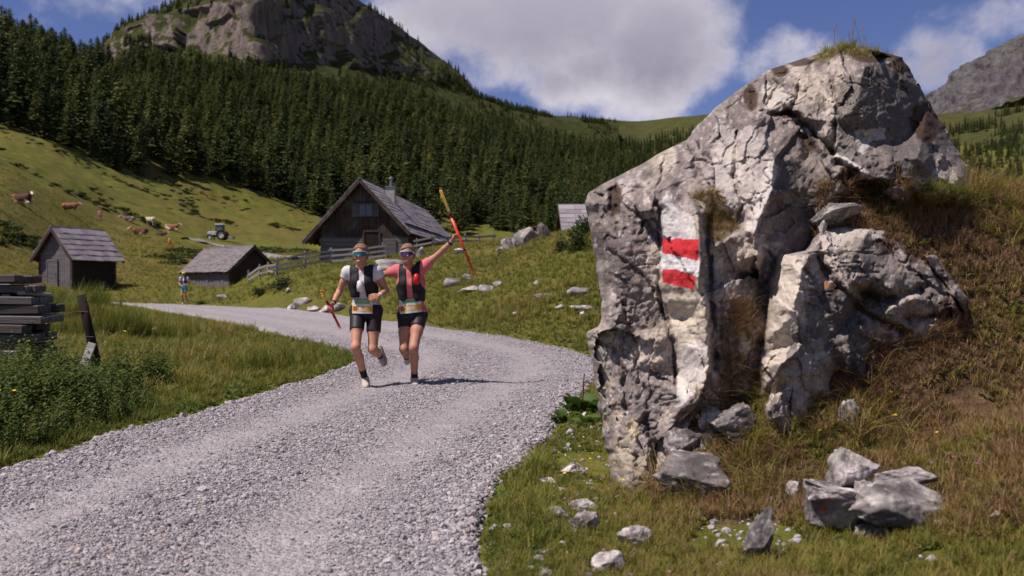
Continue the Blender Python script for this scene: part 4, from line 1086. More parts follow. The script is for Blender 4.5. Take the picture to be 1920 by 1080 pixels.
# ================================================================== smooth solids (bodies, animals)
class Sdf:
    def __init__(s, lo, hi, vox):
        s.lo = np.array(lo, float); s.vox = vox
        n = np.ceil((np.array(hi) - s.lo) / vox).astype(int) + 1
        s.ax = [s.lo[i] + np.arange(n[i]) * vox for i in range(3)]; s.d = np.full(n, 1.0, np.float32)
    def _blk(s, lo, hi):
        sl = []
        for i in range(3):
            a = int(np.clip(np.floor((lo[i] - s.lo[i]) / s.vox), 0, s.d.shape[i])); b = int(np.clip(np.ceil((hi[i] - s.lo[i]) / s.vox) + 1, 0, s.d.shape[i])); sl.append(slice(a, b))
        g = np.meshgrid(*[s.ax[i][sl[i]] for i in range(3)], indexing='ij', sparse=True)
        return tuple(sl), g
    def _un(s, sl, nd, k):
        od = s.d[sl]
        if k > 0:
            h = np.clip(.5 + .5 * (od - nd) / k, 0, 1); s.d[sl] = od * (1 - h) + nd * h - k * h * (1 - h)
        else: s.d[sl] = np.minimum(od, nd)
    def cap(s, a, b, ra, rb, k=.03, fy=1.0, fx=1.0):
        """tapered capsule; fx/fy squash the cross-section in x or y"""
        a = np.array(a, float); b = np.array(b, float); m = max(ra, rb) * max(fx, fy, 1) + k + .05
        sl, g = s._blk(np.minimum(a, b) - m, np.maximum(a, b) + m)
        S = np.array([1 / fx, 1 / fy, 1.0]); A = a * S; B = (b - a) * S; L2 = (B ** 2).sum() + 1e-12
        P = [g[i] * S[i] - A[i] for i in range(3)]
        t_ = np.clip((P[0] * B[0] + P[1] * B[1] + P[2] * B[2]) / L2, 0, 1)
        nd = np.sqrt((P[0] - t_ * B[0]) ** 2 + (P[1] - t_ * B[1]) ** 2 + (P[2] - t_ * B[2]) ** 2) - (ra + (rb - ra) * t_)
        s._un(sl, nd * min(fx, fy, 1.0), k); return s
    def ell(s, c, r, k=.03, rot=None):
        c = np.array(c, float); r = np.array(r, float); m = r.max() + k + .05
        sl, g = s._blk(c - m, c + m); P = [g[i] - c[i] for i in range(3)]
        if rot is not None:
            M = np.array(Euler(rot).to_matrix()).T; P = [M[i][0] * P[0] + M[i][1] * P[1] + M[i][2] * P[2] for i in range(3)]
        k0 = np.sqrt(sum((P[i] / r[i]) ** 2 for i in range(3))); k1 = np.sqrt(sum((P[i] / r[i] ** 2) ** 2 for i in range(3))) + 1e-9
        s._un(sl, k0 * (k0 - 1) / k1, k); return s
    def clip(s, n, p):
        n = np.array(n, float); n /= np.linalg.norm(n); g = np.meshgrid(*s.ax, indexing='ij', sparse=True)
        s.d = np.maximum(s.d, (n[0] * (g[0] - p[0]) + n[1] * (g[1] - p[1]) + n[2] * (g[2] - p[2]))).astype(np.float32); return s
    def cut(s, fn):
        """remove where fn(x,y,z) < 0"""
        g = np.meshgrid(*s.ax, indexing='ij', sparse=True); s.d = np.maximum(s.d, -fn(*g)).astype(np.float32); return s
    def mesh(s):
        d = s.d; ins = d < 0; n = d.shape
        c = [ins[i:n[0] - 1 + i, j:n[1] - 1 + j, k:n[2] - 1 + k] for i in (0, 1) for j in (0, 1) for k in (0, 1)]
        al = np.logical_and.reduce(c); an = np.logical_or.reduce(c); act = an & ~al
        I = np.argwhere(act); idm = np.full(act.shape, -1, np.int64); idm[tuple(I.T)] = np.arange(len(I))
        pos = np.zeros((len(I), 3)); cnt = np.zeros(len(I))
        co = [(i, j, k) for i in (0, 1) for j in (0, 1) for k in (0, 1)]
        vals = {q: d[I[:, 0] + q[0], I[:, 1] + q[1], I[:, 2] + q[2]] for q in co}
        for a in co:
            for ax in range(3):
                if a[ax] == 0:
                    b = list(a); b[ax] = 1; b = tuple(b); va, vb_ = vals[a], vals[b]; m = (va < 0) != (vb_ < 0)
                    t_ = np.where(m, va / (va - vb_ + 1e-12), 0); p = np.array(a, float)[None] + np.zeros((len(I), 3)); p[:, ax] += t_
                    pos[m] += p[m]; cnt[m] += 1
        V = (I + pos / cnt[:, None]) * s.vox + s.lo; F = []
        for ax in range(3):
            o1, o2 = (ax + 1) % 3, (ax + 2) % 3
            a = [slice(None)] * 3; b = [slice(None)] * 3; a[ax] = slice(0, -1); b[ax] = slice(1, None)
            E = np.argwhere(ins[tuple(a)] != ins[tuple(b)])
            E = E[(E[:, o1] > 0) & (E[:, o2] > 0) & (E[:, o1] < n[o1] - 1) & (E[:, o2] < n[o2] - 1)]
            if not len(E): continue
            q = []
            for (x1, x2) in ((-1, -1), (0, -1), (0, 0), (-1, 0)):
                e = E.copy(); e[:, o1] += x1; e[:, o2] += x2; q.append(idm[tuple(e.T)])
            q = np.stack(q, 1); fl = ins[tuple(E.T)]; q[~fl] = q[~fl][:, ::-1]; F.append(q)
        return V, np.concatenate(F)

def lap(V, F, it=2, lam=.5):
    """light smoothing"""
    n = len(V); e = np.concatenate([F[:, [0, 1]], F[:, [1, 2]], F[:, [2, 3]], F[:, [3, 0]]]); e = np.concatenate([e, e[:, ::-1]])
    for _ in range(it):
        s = np.zeros((n, 3)); c = np.zeros(n); np.add.at(s, e[:, 0], V[e[:, 1]]); np.add.at(c, e[:, 0], 1)
        V = V * (1 - lam) + lam * s / np.maximum(c, 1)[:, None]
    return V

def solid(sd, name, mat, parent, org, it=2, extra=None):
    V, F = sd.mesh(); V = lap(V, F, it)
    Vl = [V - org]; Fl = [tuple(q) for q in F]
    if extra is not None and extra.n:
        n = len(V); Vl.append(np.concatenate(extra.v) - org); Fl += [tuple(i + n for i in f) for f in extra.f]
    return link(bpy.data.objects.new(name, pymesh(name, np.concatenate(Vl), Fl, mat, True)), parent)

m_skin = simple('skin', (.44, .215, .135), .55, .14, 8, .1, 60, .35)
m_skin2 = simple('skin_fair', (.50, .24, .15), .55, .14, 8, .1, 60, .35)
m_hair = simple('hair_brown', (.25, .145, .075), .6, .4, 30, .5, 90, .4)
m_white = simple('white_fabric', (.62, .60, .61), .85, .10, 9, .25, 16, .15)
m_pink = simple('pink_fabric', (.66, .17, .185), .85, .12, 9, .25, 16, .15)
m_blk = simple('black_fabric', (.014, .013, .016), .7, .4, 14, .3, 30, .3)
m_blk2 = simple('black_tights', (.018, .013, .017), .55, .3, 12, .15, 25, .35)
m_shoe = simple('shoe_cream', (.52, .44, .37), .8, .2, 14, .3, 50, .2)
m_shoe2 = simple('shoe_pink_grey', (.42, .33, .31), .8, .2, 14, .3, 50, .2)
m_sole = simple('sole_rubber', (.55, .47, .36), .9, .2, 20)
m_red = simple('red_plastic', (.62, .02, .012), .35, .1, 10)
m_org = simple('orange_red_shaft', (.72, .055, .018), .35, .12, 6, spec=.5)
m_gold = simple('yellow_grip', (.50, .33, .07), .6, .25, 20)
m_yel = simple('yellow_plastic', (.75, .55, .04), .5, .1, 10)
m_sil = simple('silver', (.6, .6, .6), .3, .1, 10, metal=.8)
m_teeth = simple('teeth', (.72, .66, .60), .4, .05, 10)
m_flask = simple('white_flask', (.68, .67, .70), .4, .06, 10)
m_lens_t, t, b = new_mat('lens_teal'); b.inputs['Base Color'].default_value = (.01, .14, .15, 1); b.inputs['Roughness'].default_value = .12; b.inputs['Specular IOR Level'].default_value = .9
m_lens_p, t, b = new_mat('lens_violet'); b.inputs['Base Color'].default_value = (.05, .022, .11, 1); b.inputs['Roughness'].default_value = .12; b.inputs['Specular IOR Level'].default_value = .9
m_bib = vcol_mat('race_bib', rough=.7, bump=.05, var=.06)

def nrm(v): v = np.array(v, float); return v / (np.linalg.norm(v) + 1e-12)

def add_hand(mb, wrist, fdir, pnorm, curl=.5, side=1, sc=1.0, thumb=.7):
    """palm and five jointed fingers; fdir = along the hand, pnorm = out of the palm"""
    f = nrm(fdir); p = nrm(np.array(pnorm) - f * np.dot(pnorm, f)); s = np.cross(f, p) * side
    w_ = np.array(wrist, float)
    pl = .082 * sc
    for q, (rd) in ((-.9, .0125), (-.3, .0135), (.3, .0135), (.9, .0125)):
        mb.tube([w_ - f * .012 + s * q * .012, w_ + f * pl * .5 + s * q * .024 * sc, w_ + f * pl + s * q * .030 * sc], [.017, rd * 1.15, rd * .95], 7)
    for q, L in ((-.9, .062), (-.3, .076), (.3, .082), (.9, .072)):
        pt = w_ + f * pl + s * q * .030 * sc; ang = 0; pts = [pt - f * .01]; r = [.0098]
        for j, fr in enumerate((.45, .32, .26)):
            ang += curl * (1.0 if j else .75) * 1.25
            dr = f * math.cos(ang) + p * math.sin(ang); pt = pt + dr * L * fr * sc; pts.append(pt); r.append(.0092 - .0011 * j)
        mb.tube(pts, np.array(r) * sc, 7)
    b0 = w_ + f * .022 + s * .026 * sc
    d1 = nrm(f * .55 + s * .75 + p * .4 * thumb); d2 = nrm(f * .75 + s * (.35 - .5 * thumb) + p * .7 * thumb)
    mb.tube([b0 - d1 * .01, b0 + d1 * .034 * sc, b0 + d1 * .034 * sc + d2 * .03 * sc, b0 + d1 * .034 * sc + d2 * .052 * sc], [.013, .0115, .0105, .008], 7)

def shoe(root, org, ankle, toe_dir, up, mat, L=.255):
    """running shoe: upper, thick sole"""
    f = nrm(toe_dir); u = nrm(np.array(up) - f * np.dot(up, f)); s = np.cross(f, u); a = np.array(ankle, float)
    M = np.stack([f, s, u], 1)
    sd = Sdf([-.14, -.08, -.12], [.24, .08, .09], .0075)
    sd.ell([-.045, 0, -.048], [.058, .040, .052], 0).cap([-.03, 0, -.055], [.07, 0, -.062], .042, .042, .02).ell([.105, 0, -.070], [.078, .045, .034], .02).cap([-.02, 0, -.04], [.0, 0, .025], .043, .042, .02)
    sd.clip([0, 0, -1], [0, 0, -.093]).clip([-.2, 0, 1], [0, 0, .028])
    V, F = sd.mesh(); V = lap(V, F, 2) @ M.T + a - org
    up_o = link(bpy.data.objects.new('shoe', pymesh('shoe', V, [tuple(q) for q in F], mat, True)), root)
    sd = Sdf([-.14, -.08, -.14], [.24, .08, -.04], .0075)
    sd.cap([-.055, 0, -.10], [.10, 0, -.10], .046, .047, 0).ell([.115, 0, -.10], [.075, .047, .045], .02).clip([0, 0, 1], [0, 0, -.088]).clip([-.12, 0, -1], [0, 0, -.120])
    V, F = sd.mesh(); V = lap(V, F, 1) @ M.T + a - org
    link(bpy.data.objects.new('sole', pymesh('sole', V, [tuple(q) for q in F], m_sole, True)), up_o)

def bib_patch(root, org, c, w_, h_, ry, rx, tilt, seed, off=.030):
    nu_, nv_ = 56, 34
    U_, V_ = np.meshgrid(np.linspace(-1, 1, nu_), np.linspace(1, -1, nv_))
    xl = U_ * w_ / 2; zl = V_ * h_ / 2
    x = xl * math.cos(tilt) - zl * math.sin(tilt); z = xl * math.sin(tilt) + zl * math.cos(tilt)
    y = -ry * np.sqrt(np.clip(1 - (x / rx) ** 2, .05, 1)) - off + .006 * np.sin(x * 60 + z * 25)
    P = np.stack([x + c[0], y + c[1], z + c[2]], -1)
    Pb = P + np.array([0, .004, 0])
    Vt = np.concatenate([P.reshape(-1, 3), Pb.reshape(-1, 3)]) - org
    F1 = grid_faces(nv_, nu_)[:, ::-1]; F2 = grid_faces(nv_, nu_) + nu_ * nv_
    o = link(bpy.data.objects.new('race_bib', pymesh('race_bib', Vt, [tuple(q) for q in np.concatenate([F1, F2])], m_bib, True)), root)
    cc = np.ones(U_.shape + (3,)) * np.array([.70, .70, .66])
    g = (V_ > .45) & (V_ < .95); cc[g] = np.array([.20, .42, .17]); cc[g & (np.abs(U_) > .72)] = (.66, .66, .60)
    og = (V_ < .10) & (V_ > -.72); cc[og] = np.array([.72, .36, .07])
    cc[og & (np.abs(U_ - .02) < .34) & (V_ < -.05) & (V_ > -.58)] = (.74, .64, .50)
    dot = ((U_ + .68) / .20) ** 2 + ((V_ + .30) / .30) ** 2 < 1; cc[dot] = (.10, .05, .03)
    dot = ((U_ + .68) / .09) ** 2 + ((V_ + .30) / .13) ** 2 < 1; cc[dot] = (.6, .3, .06)
    vattr(o.data, 'col', np.concatenate([cc.reshape(-1, 3), cc.reshape(-1, 3)]))
    return o

def glasses(root, org, hc, rx, ry, lens, frame, yaw=0.0, z0=.010, h=.056):
    def strip(za, zb, wid, off, name, mat, par):
        n = 25; th_ = np.linspace(-wid, wid, n); m_ = 5; tz_ = np.linspace(0, 1, m_)
        V_ = []
        for sgn in (1, 1 - .05):
            for q in tz_:
                hh = za + (zb - za) * q
                taper = 1 - .45 * (np.abs(th_) / wid) ** 3
                zz = z0 + (hh) * taper
                V_.append(np.stack([np.sin(th_ + yaw) * (rx + off) * sgn + hc[0], -np.cos(th_ + yaw) * (ry + off) * sgn + hc[1], zz + hc[2]], 1))
        V_ = np.concatenate(V_); F_ = np.concatenate([grid_faces(m_, n), grid_faces(m_, n)[:, ::-1] + m_ * n])
        o = link(bpy.data.objects.new(name, pymesh(name, V_ - org, [tuple(q) for q in F_], mat, True)), par); return o
    g = strip(-h * .5, h * .5, 1.02, .016, 'sunglasses', lens, root)
    strip(h * .44, h * .66, 1.10, .019, 'frame', frame, g)
    strip(h * .05, h * .38, 1.75, .012, 'temple', frame, g)

def person_parts(root, org, J, sk, shirt, shorts, vest=None, hair=m_hair, sleeve=.55, short_len=.5, shoe_mats=(m_shoe, m_shoe), hem=.0, face_yaw=0.0, vox=.0085, hands=None, tops=None, glass=None, seed=0, shirt_fit=.014, socks=.10):
    """J: joint positions in metres; builds body, clothes, hair, shoes as children of root"""
    P = {k: np.array(v, float) for k, v in J.items()}
    allp = np.array(list(P.values())); lo = allp.min(0) - .20; hi = allp.max(0) + .20
    hc = P['head']; nk = P['neck']; ch = P['chest']; pv = P['pelvis']
    def torso(sd, o):
        sd.cap(pv, pv * .35 + ch * .65, .138 + o, .116 + o, 0, fy=.68)
        sd.cap(pv * .35 + ch * .65, ch, .122 + o, .142 + o, .04, fy=.70)
        sd.cap(ch, ch * .45 + nk * .55, .135 + o, .10 + o, .05, fy=.66)
        for s_ in ('L', 'R'):
            sd.cap(ch * .4 + nk * .6, P['sh' + s_], .062 + o, .052 + o, .045)
            sd.ell(P['sh' + s_], [.055 + o] * 3, .03)
        sd.cap(P['hipL'], P['hipR'], .088 + o, .088 + o, .04, fy=1.0)
        sd.ell(ch + np.array([-.058, -.075, -.01]), [.058 + o, .046 + o, .058 + o], .04).ell(ch + np.array([.058, -.075, -.01]), [.058 + o, .046 + o, .058 + o], .04)
        return sd
    # ---- body, one continuous surface
    sd = torso(Sdf(lo, hi, vox), 0.0)
    sd.cap(nk + [0, .01, -.03], hc + [0, .012, -.05], .058, .050, .03)
    cy, sy = math.cos(face_yaw), math.sin(face_yaw)
    def hp(x, y, z): return hc + np.array([x * cy + y * sy, -x * sy + y * cy, z])
    sd.ell(hp(0, .008, .022), [.074, .092, .098], .02).ell(hp(0, -.022, -.045), [.055, .062, .068], .03).ell(hp(0, -.052, -.088), [.030, .028, .024], .025)
    sd.ell(hp(0, -.094, -.018), [.013, .020, .024], .012).ell(hp(-.034, -.062, -.028), [.026, .024, .022], .02).ell(hp(.034, -.062, -.028), [.026, .024, .022], .02)
    sd.ell(hp(-.076, .012, -.008), [.012, .020, .030], .008).ell(hp(.076, .012, -.008), [.012, .020, .030], .008)
    for s_ in ('L', 'R'):
        sh, e, wr = P['sh' + s_], P['el' + s_], P['wr' + s_]
        sd.cap(sh, sh * .45 + e * .55, .050, .044, .03).cap(sh * .5 + e * .5, e, .045, .037, .02).cap(e, e * .6 + wr * .4, .038, .036, .015).cap(e * .6 + wr * .4, wr, .036, .025, .015)
        h_, k_, a_ = P['hip' + s_], P['kn' + s_], P['an' + s_]
        sd.cap(h_, h_ * .5 + k_ * .5, .081, .069, .04).cap(h_ * .5 + k_ * .5, k_, .069, .052, .03).ell(k_ + [0, -.008, 0], [.050, .052, .056], .02)
        cf = k_ * .66 + a_ * .34; bk = np.array([0, .018, 0])
        sd.cap(k_, cf + bk, .050, .054, .02).cap(cf + bk, a_, .053, .034, .02)
        sd.cap(a_, a_ + nrm(a_ - k_) * .03, .034, .034, .01)
    ex = MB()
    for hspec in (hands or []): add_hand(ex, **hspec)
    body = solid(sd, 'body', sk, root, org, 1, ex)
    # ---- shirt
    sd = torso(Sdf(lo, hi, vox), shirt_fit)
    for s_ in ('L', 'R'):
        sh, e = P['sh' + s_], P['el' + s_]; q = sh + (e - sh) * sleeve
        sd.cap(sh, q, .062, .064, .03)
        dn = nrm(e - sh)
        sd.cut(lambda x, y, z, q=q, dn=dn: np.maximum(np.sqrt((x - q[0]) ** 2 + (y - q[1]) ** 2 + (z - q[2]) ** 2) - .10, -1.0) * 0 + np.maximum(-((x - q[0]) * dn[0] + (y - q[1]) * dn[1] + (z - q[2]) * dn[2]), np.sqrt((x - q[0]) ** 2 + (y - q[1]) ** 2 + (z - q[2]) ** 2) - .11))
    sd.cut(lambda x, y, z: np.sqrt(((x - nk[0]) / 1.1) ** 2 + (y - nk[1] + .03) ** 2 + (z - nk[2] - .035) ** 2) - .078)
    sd.clip([0, 0, -1], pv + [0, 0, hem])
    sh_o = solid(sd, 'shirt', shirt, root, org, 2)
    # ---- shorts
    sd = Sdf(lo, hi, vox)
    sd.cap(pv + [0, 0, .05], pv, .132, .144, 0, fy=.74).cap(P['hipL'], P['hipR'], .098, .098, .04, fy=1.02)
    for s_ in ('L', 'R'):
        h_, k_ = P['hip' + s_], P['kn' + s_]; q = h_ + (k_ - h_) * short_len
        sd.cap(h_, q, .091, .083, .03); dn = nrm(k_ - h_)
        sd.cut(lambda x, y, z, q=q, dn=dn: np.maximum(-((x - q[0]) * dn[0] + (y - q[1]) * dn[1] + (z - q[2]) * dn[2]), np.sqrt((x - q[0]) ** 2 + (y - q[1]) ** 2 + (z - q[2]) ** 2) - .13))
    sd.clip([0, 0, 1], pv + [0, 0, max(hem, .0) + .045])
    solid(sd, 'shorts', shorts, root, org, 2)
    # ---- running vest: two front panels, shoulder straps and a back panel
    if vest is not None:
        sd = torso(Sdf(lo, hi, vox), .028)
        sd.ell(ch + [-.085, -.085, -.13], [.050, .038, .095], .03).ell(ch + [.085, -.085, -.13], [.050, .038, .095], .03)
        zt, zb_ = nk[2] + .02, pv[2] + .115
        sd.clip([0, 0, -1], [0, 0, zb_])
        def front(x, y, z):
            cx = pv[0] + (nk[0] - pv[0]) * np.clip((z - pv[2]) / (nk[2] - pv[2]), 0, 1); cyy = pv[1] + (nk[1] - pv[1]) * np.clip((z - pv[2]) / (nk[2] - pv[2]), 0, 1)
            gap = .030 + .026 * np.clip((ch[2] - .04 - z) / .2, 0, 1) ** 2
            return np.maximum(np.abs(x - cx) - gap, y - cyy - .02)          # opening down the front
        sd.cut(front)
        def arms(x, y, z):
            r = 1.0
            for s_ in ('L', 'R'):
                sh = P['sh' + s_]; sgn = 1 if sh[0] > ch[0] else -1
                r = np.minimum(r, -(sgn * (x - sh[0]) + .030 - .060 * np.clip((ch[2] + .02 - z) / .10, 0, 1)) * 1.0)
            return r
        sd.cut(arms)
        sd.cut(lambda x, y, z: np.sqrt((x - nk[0]) ** 2 + (y - nk[1]) ** 2 + ((z - nk[2] - .04) * .8) ** 2) - .082)
        vo = solid(sd, 'running_vest', vest, root, org, 2)
        for (dx, dz, r_, mt, nm) in (tops or []):
            mb = MB(); c = ch + np.array([dx, -.150, dz])
            mb.tube([c + [0, .03, -.055], c + [0, 0, -.05], c + [0, -.012, .0], c + [0, 0, .045], c + [0, .005, .055]], [r_ * .7, r_, r_ * 1.05, r_ * .9, r_ * .5], 12)
            mb.build(nm, mt, vo, True).location = -org
    # ---- hair
    sd = Sdf(hc - .22, hc + .22, .007)
    sd.ell(hp(0, .016, .030), [.090, .104, .106], 0).ell(hp(-.070, .010, -.02), [.018, .045, .040], .02).ell(hp(.070, .010, -.02), [.018, .045, .040], .02).ell(hp(0, .085, -.02), [.055, .05, .085], .03).ell(hp(0, .100, -.09), [.036, .03, .07], .03)
    def face(x, y, z):
        X, Y, Z = x - hc[0], y - hc[1], z - hc[2]; Yr = X * sy + Y * cy; Xr = X * cy - Y * sy
        return np.maximum(np.maximum(Yr + .012 - .35 * np.clip(Z - .02, 0, 1), Z - .078 + 5.0 * Xr ** 2), -Z - .4)
    sd.cut(face)
    V, F = sd.mesh(); V = lap(V, F, 1); V = V + .004 * np.stack([vnoise(V[:, 0] * 90, V[:, 2] * 25, V[:, 1] * 60, 5)] * 3, 1)
    link(bpy.data.objects.new('hair', pymesh('hair', V - org, [tuple(q) for q in F], hair, True)), root)
    # smile
    mb = MB(); mb.tube([hp(-.026, -.074, -.060), hp(-.013, -.084, -.066), hp(0, -.087, -.068), hp(.013, -.084, -.066), hp(.026, -.074, -.060)], [.001, .004, .005, .004, .001], 8)
    mb.build('teeth', m_teeth, root, True).location = -org
    mb = MB(); mb.tube([hp(-.030, -.072, -.062), hp(-.013, -.084, -.076), hp(0, -.088, -.079), hp(.013, -.084, -.076), hp(.030, -.072, -.062)], [.002, .0055, .006, .0055, .002], 8)
    mb.build('lip', simple('lip', (.36, .10, .08), .5), root, True).location = -org
    if glass: glasses(root, org, hc, .076, .090, glass[0], glass[1], face_yaw)
    # ---- socks and shoes
    for i, s_ in enumerate(('L', 'R')):
        k_, a_ = P['kn' + s_], P['an' + s_]; up_ = nrm(k_ - a_)
        mb = MB(); mb.tube([a_ - up_ * .03, a_ + up_ * .02, a_ + up_ * socks * .6, a_ + up_ * socks], [.040, .039, .041, .043], 14); mb.build('sock', m_blk, root, True).location = -org
        shoe(root, org, a_ + [0, 0, 0], P['toe' + s_] - a_, up_, shoe_mats[i])
    return body

def pj(u, v, d): return px2w(u, v, d)

# ================================================================== the two runners
dW = 11.15
Jw = dict(head=pj(676, 478, dW - .10), neck=pj(679, 503.5, dW - .03), chest=pj(681, 528, dW - .02), pelvis=pj(686, 576, dW + .05),
          shL=pj(652.5, 510, dW), elL=pj(636.5, 546, dW + .03), wrL=pj(624.5, 569, dW - .12), shR=pj(706, 510, dW - .02), elR=pj(724, 545, dW + .02), wrR=pj(710.5, 555, dW - .20),
          hipL=pj(671, 583, dW + .05), hipR=pj(702, 583, dW + .05), knL=pj(667, 651, dW - .22), anL=pj(682.5, 705, dW + .04), knR=pj(699, 655, dW - .08), anR=pj(713, 668, dW + .32),
          toeL=pj(683.5, 722, dW - .20), toeR=pj(722, 694, dW + .40))
orgW = np.array([Jw['pelvis'][0], dW, 0.0])
orgW[2] = road_z(orgW[0], dW) + .0
rw = empty('person', orgW); tag(rw, 'runner in white top, black vest and teal sunglasses holding short poles low', 'person', 'runners on the gravel road')
person_parts(rw, orgW, Jw, m_skin2, m_white, m_blk2, m_blk, sleeve=.34, short_len=.56, shoe_mats=(m_shoe, m_shoe2), hem=.03, face_yaw=.05,
             hands=[dict(wrist=Jw['wrL'], fdir=pj(615, 579, dW - .16) - Jw['wrL'], pnorm=(.6, -.6, -.3), curl=.85, side=-1, thumb=.9),
                    dict(wrist=Jw['wrR'], fdir=pj(696, 557, dW - .22) - Jw['wrR'], pnorm=(-.2, .9, -.3), curl=.7, side=1)],
             glass=(m_lens_t, m_flask), tops=[(-.012, -.045, .036, m_flask, 'soft_flask')], seed=1)
bib_patch(rw, orgW, Jw['pelvis'] + np.array([-.022, 0, .008]), .235, .155, .112, .165, -.02, 1, .040)
mb = MB(); mb.tube([Jw['wrR'] + (Jw['elR'] - Jw['wrR']) * .06, Jw['wrR'] + (Jw['elR'] - Jw['wrR']) * .15], [.031, .032], 14); mb.build('watch', m_flask, rw, True).location = -orgW
mb = MB(); mb.tube([Jw['wrL'] + (Jw['elL'] - Jw['wrL']) * .05, Jw['wrL'] + (Jw['elL'] - Jw['wrL']) * .12], [.031, .032], 14); mb.build('wristband', m_blk, rw, True).location = -orgW

dP = 11.3
Jp = dict(head=pj(764.5, 477.5, dP - .08), neck=pj(767, 503, dP - .02), chest=pj(771, 531, dP), pelvis=pj(773, 583, dP + .05),
          shL=pj(744.5, 507.5, dP + .02), elL=pj(718, 515, dP + .20), wrL=pj(676, 500, dP + .10), shR=pj(793, 501, dP + .01), elR=pj(823, 476.5, dP + .0), wrR=pj(848, 452, dP - .05),
          hipL=pj(760, 590, dP + .05), hipR=pj(787, 590, dP + .05), knL=pj(757.5, 655, dP - .10), anL=pj(763, 669, dP + .30), knR=pj(776, 652, dP - .22), anR=pj(777, 705.5, dP + .02),
          toeL=pj(757, 694, dP + .42), toeR=pj(781, 722, dP - .22))
orgP = np.array([Jp['pelvis'][0], dP, 0.0]); orgP[2] = road_z(orgP[0], dP)
rp = empty('person', orgP); tag(rp, 'runner in pink shirt and violet sunglasses raising an orange pole overhead', 'person', 'runners on the gravel road')
person_parts(rp, orgP, Jp, m_skin, m_pink, m_blk2, m_blk, sleeve=.46, short_len=.40, shoe_mats=(m_shoe, m_shoe), hem=-.015, face_yaw=-.12,
             hands=[dict(wrist=Jp['wrL'], fdir=pj(660, 500, dP - .02) - Jp['wrL'], pnorm=(.1, -.5, -.9), curl=.55, side=1),
                    dict(wrist=Jp['wrR'], fdir=pj(855, 436, dP - .06) - Jp['wrR'], pnorm=(.85, -.2, -.45), curl=.95, side=1, thumb=1.0)],
             glass=(m_lens_p, m_flask), tops=[(.078, .052, .034, m_red, 'red_flask')], seed=2, shirt_fit=.016, socks=.055)
bib_patch(rp, orgP, Jp['pelvis'] + np.array([-.012, 0, .062]), .255, .165, .108, .155, .10, 2, .040)
mb = MB(); mb.tube([Jp['wrR'] + (Jp['elR'] - Jp['wrR']) * .10, Jp['wrR'] + (Jp['elR'] - Jp['wrR']) * .20], [.032, .033], 14); mb.build('watch', m_blk, rp, True).location = -orgP

def pole_bundle(name, a, b, grip_at, label, red, seed):
    """folded trekking poles: three sections side by side held by a strap"""
    a = np.array(a); b = np.array(b); ax = nrm(b - a); L = np.linalg.norm(b - a); org = a + (b - a) * grip_at
    r = empty(name, org); tag(r, label, 'pole', 'folded trekking poles')
    s = nrm(np.cross(ax, [0, 1, 0])); y = np.cross(ax, s)
    def at(q, i=0): return a + ax * L * q + s * (.0085 * (i - 1)) + y * (.008 * (i % 2)) - org
    for i in (0, 2):
        mb = MB(); mb.tube([at(0, i), at(.02, i), at(.12, i), at(.24, i), at(.27, i)], [.007, .0115, .0095, .0105, .007], 10); mb.build('grip', m_gold, r, True)
    for i in range(3):
        mb = MB(); mb.tube([at(.29, i), at(.62, i), at(.98 - .05 * (i % 2), i)], [.0075, .0072, .0058], 8); mb.build('shaft', red, r, True)
        mb = MB(); mb.tube([at(.97 - .05 * (i % 2), i), at(1.0 - .05 * (i % 2), i)], [.006, .003], 8); mb.build('tip', m_yel, r, True)
    for q in (.265, .665):
        mb = MB(); mb.tube([at(q, 1), at(q + .028, 1)], [.0155, .0155], 12); mb.build('joint', m_blk, r, True)
    mb = MB(); p0 = at(.05, 0); mb.tube([p0, p0 + s * -.02 + ax * .03, p0 + s * -.024 + ax * .07, p0 + ax * .11], [.005] * 4, 6); mb.build('strap', m_yel, r, True)
    mb = MB(); mb.tube([at(-.005, 2), at(-.02, 2) - s * .01], [.010, .006], 8); mb.build('top_cap', red, r, True)
    return r
pole_bundle('folding_pole', pj(826, 356, dP - .07), pj(892, 522, dP - .09), .48, 'orange and gold folded trekking poles held high by the runner in pink', m_org, 1)
m_pinkred = simple('pink_red_shaft', (.62, .05, .09), .35, .12, 6, spec=.5)
pb = pole_bundle('folding_pole', pj(604, 547, dW - .17), pj(638.5, 617, dW - .17), .42, 'short red folded poles with orange tip held low by the runner in white', m_pinkred, 2)
mb = MB()
for k in range(7):
    a_ = k / 7 * 6.28; mb.tube([(0, 0, 0), (.012 * math.cos(a_), .012 * math.sin(a_), .012), (.028 * math.cos(a_), .028 * math.sin(a_), .020)], [.006, .007, .004], 6)
bo = mb.build('basket', simple('orange_plastic', (.75, .22, .02), .5), pb, True); bo.location = pj(604.5, 548, dW - .17) - np.array(pb.location)

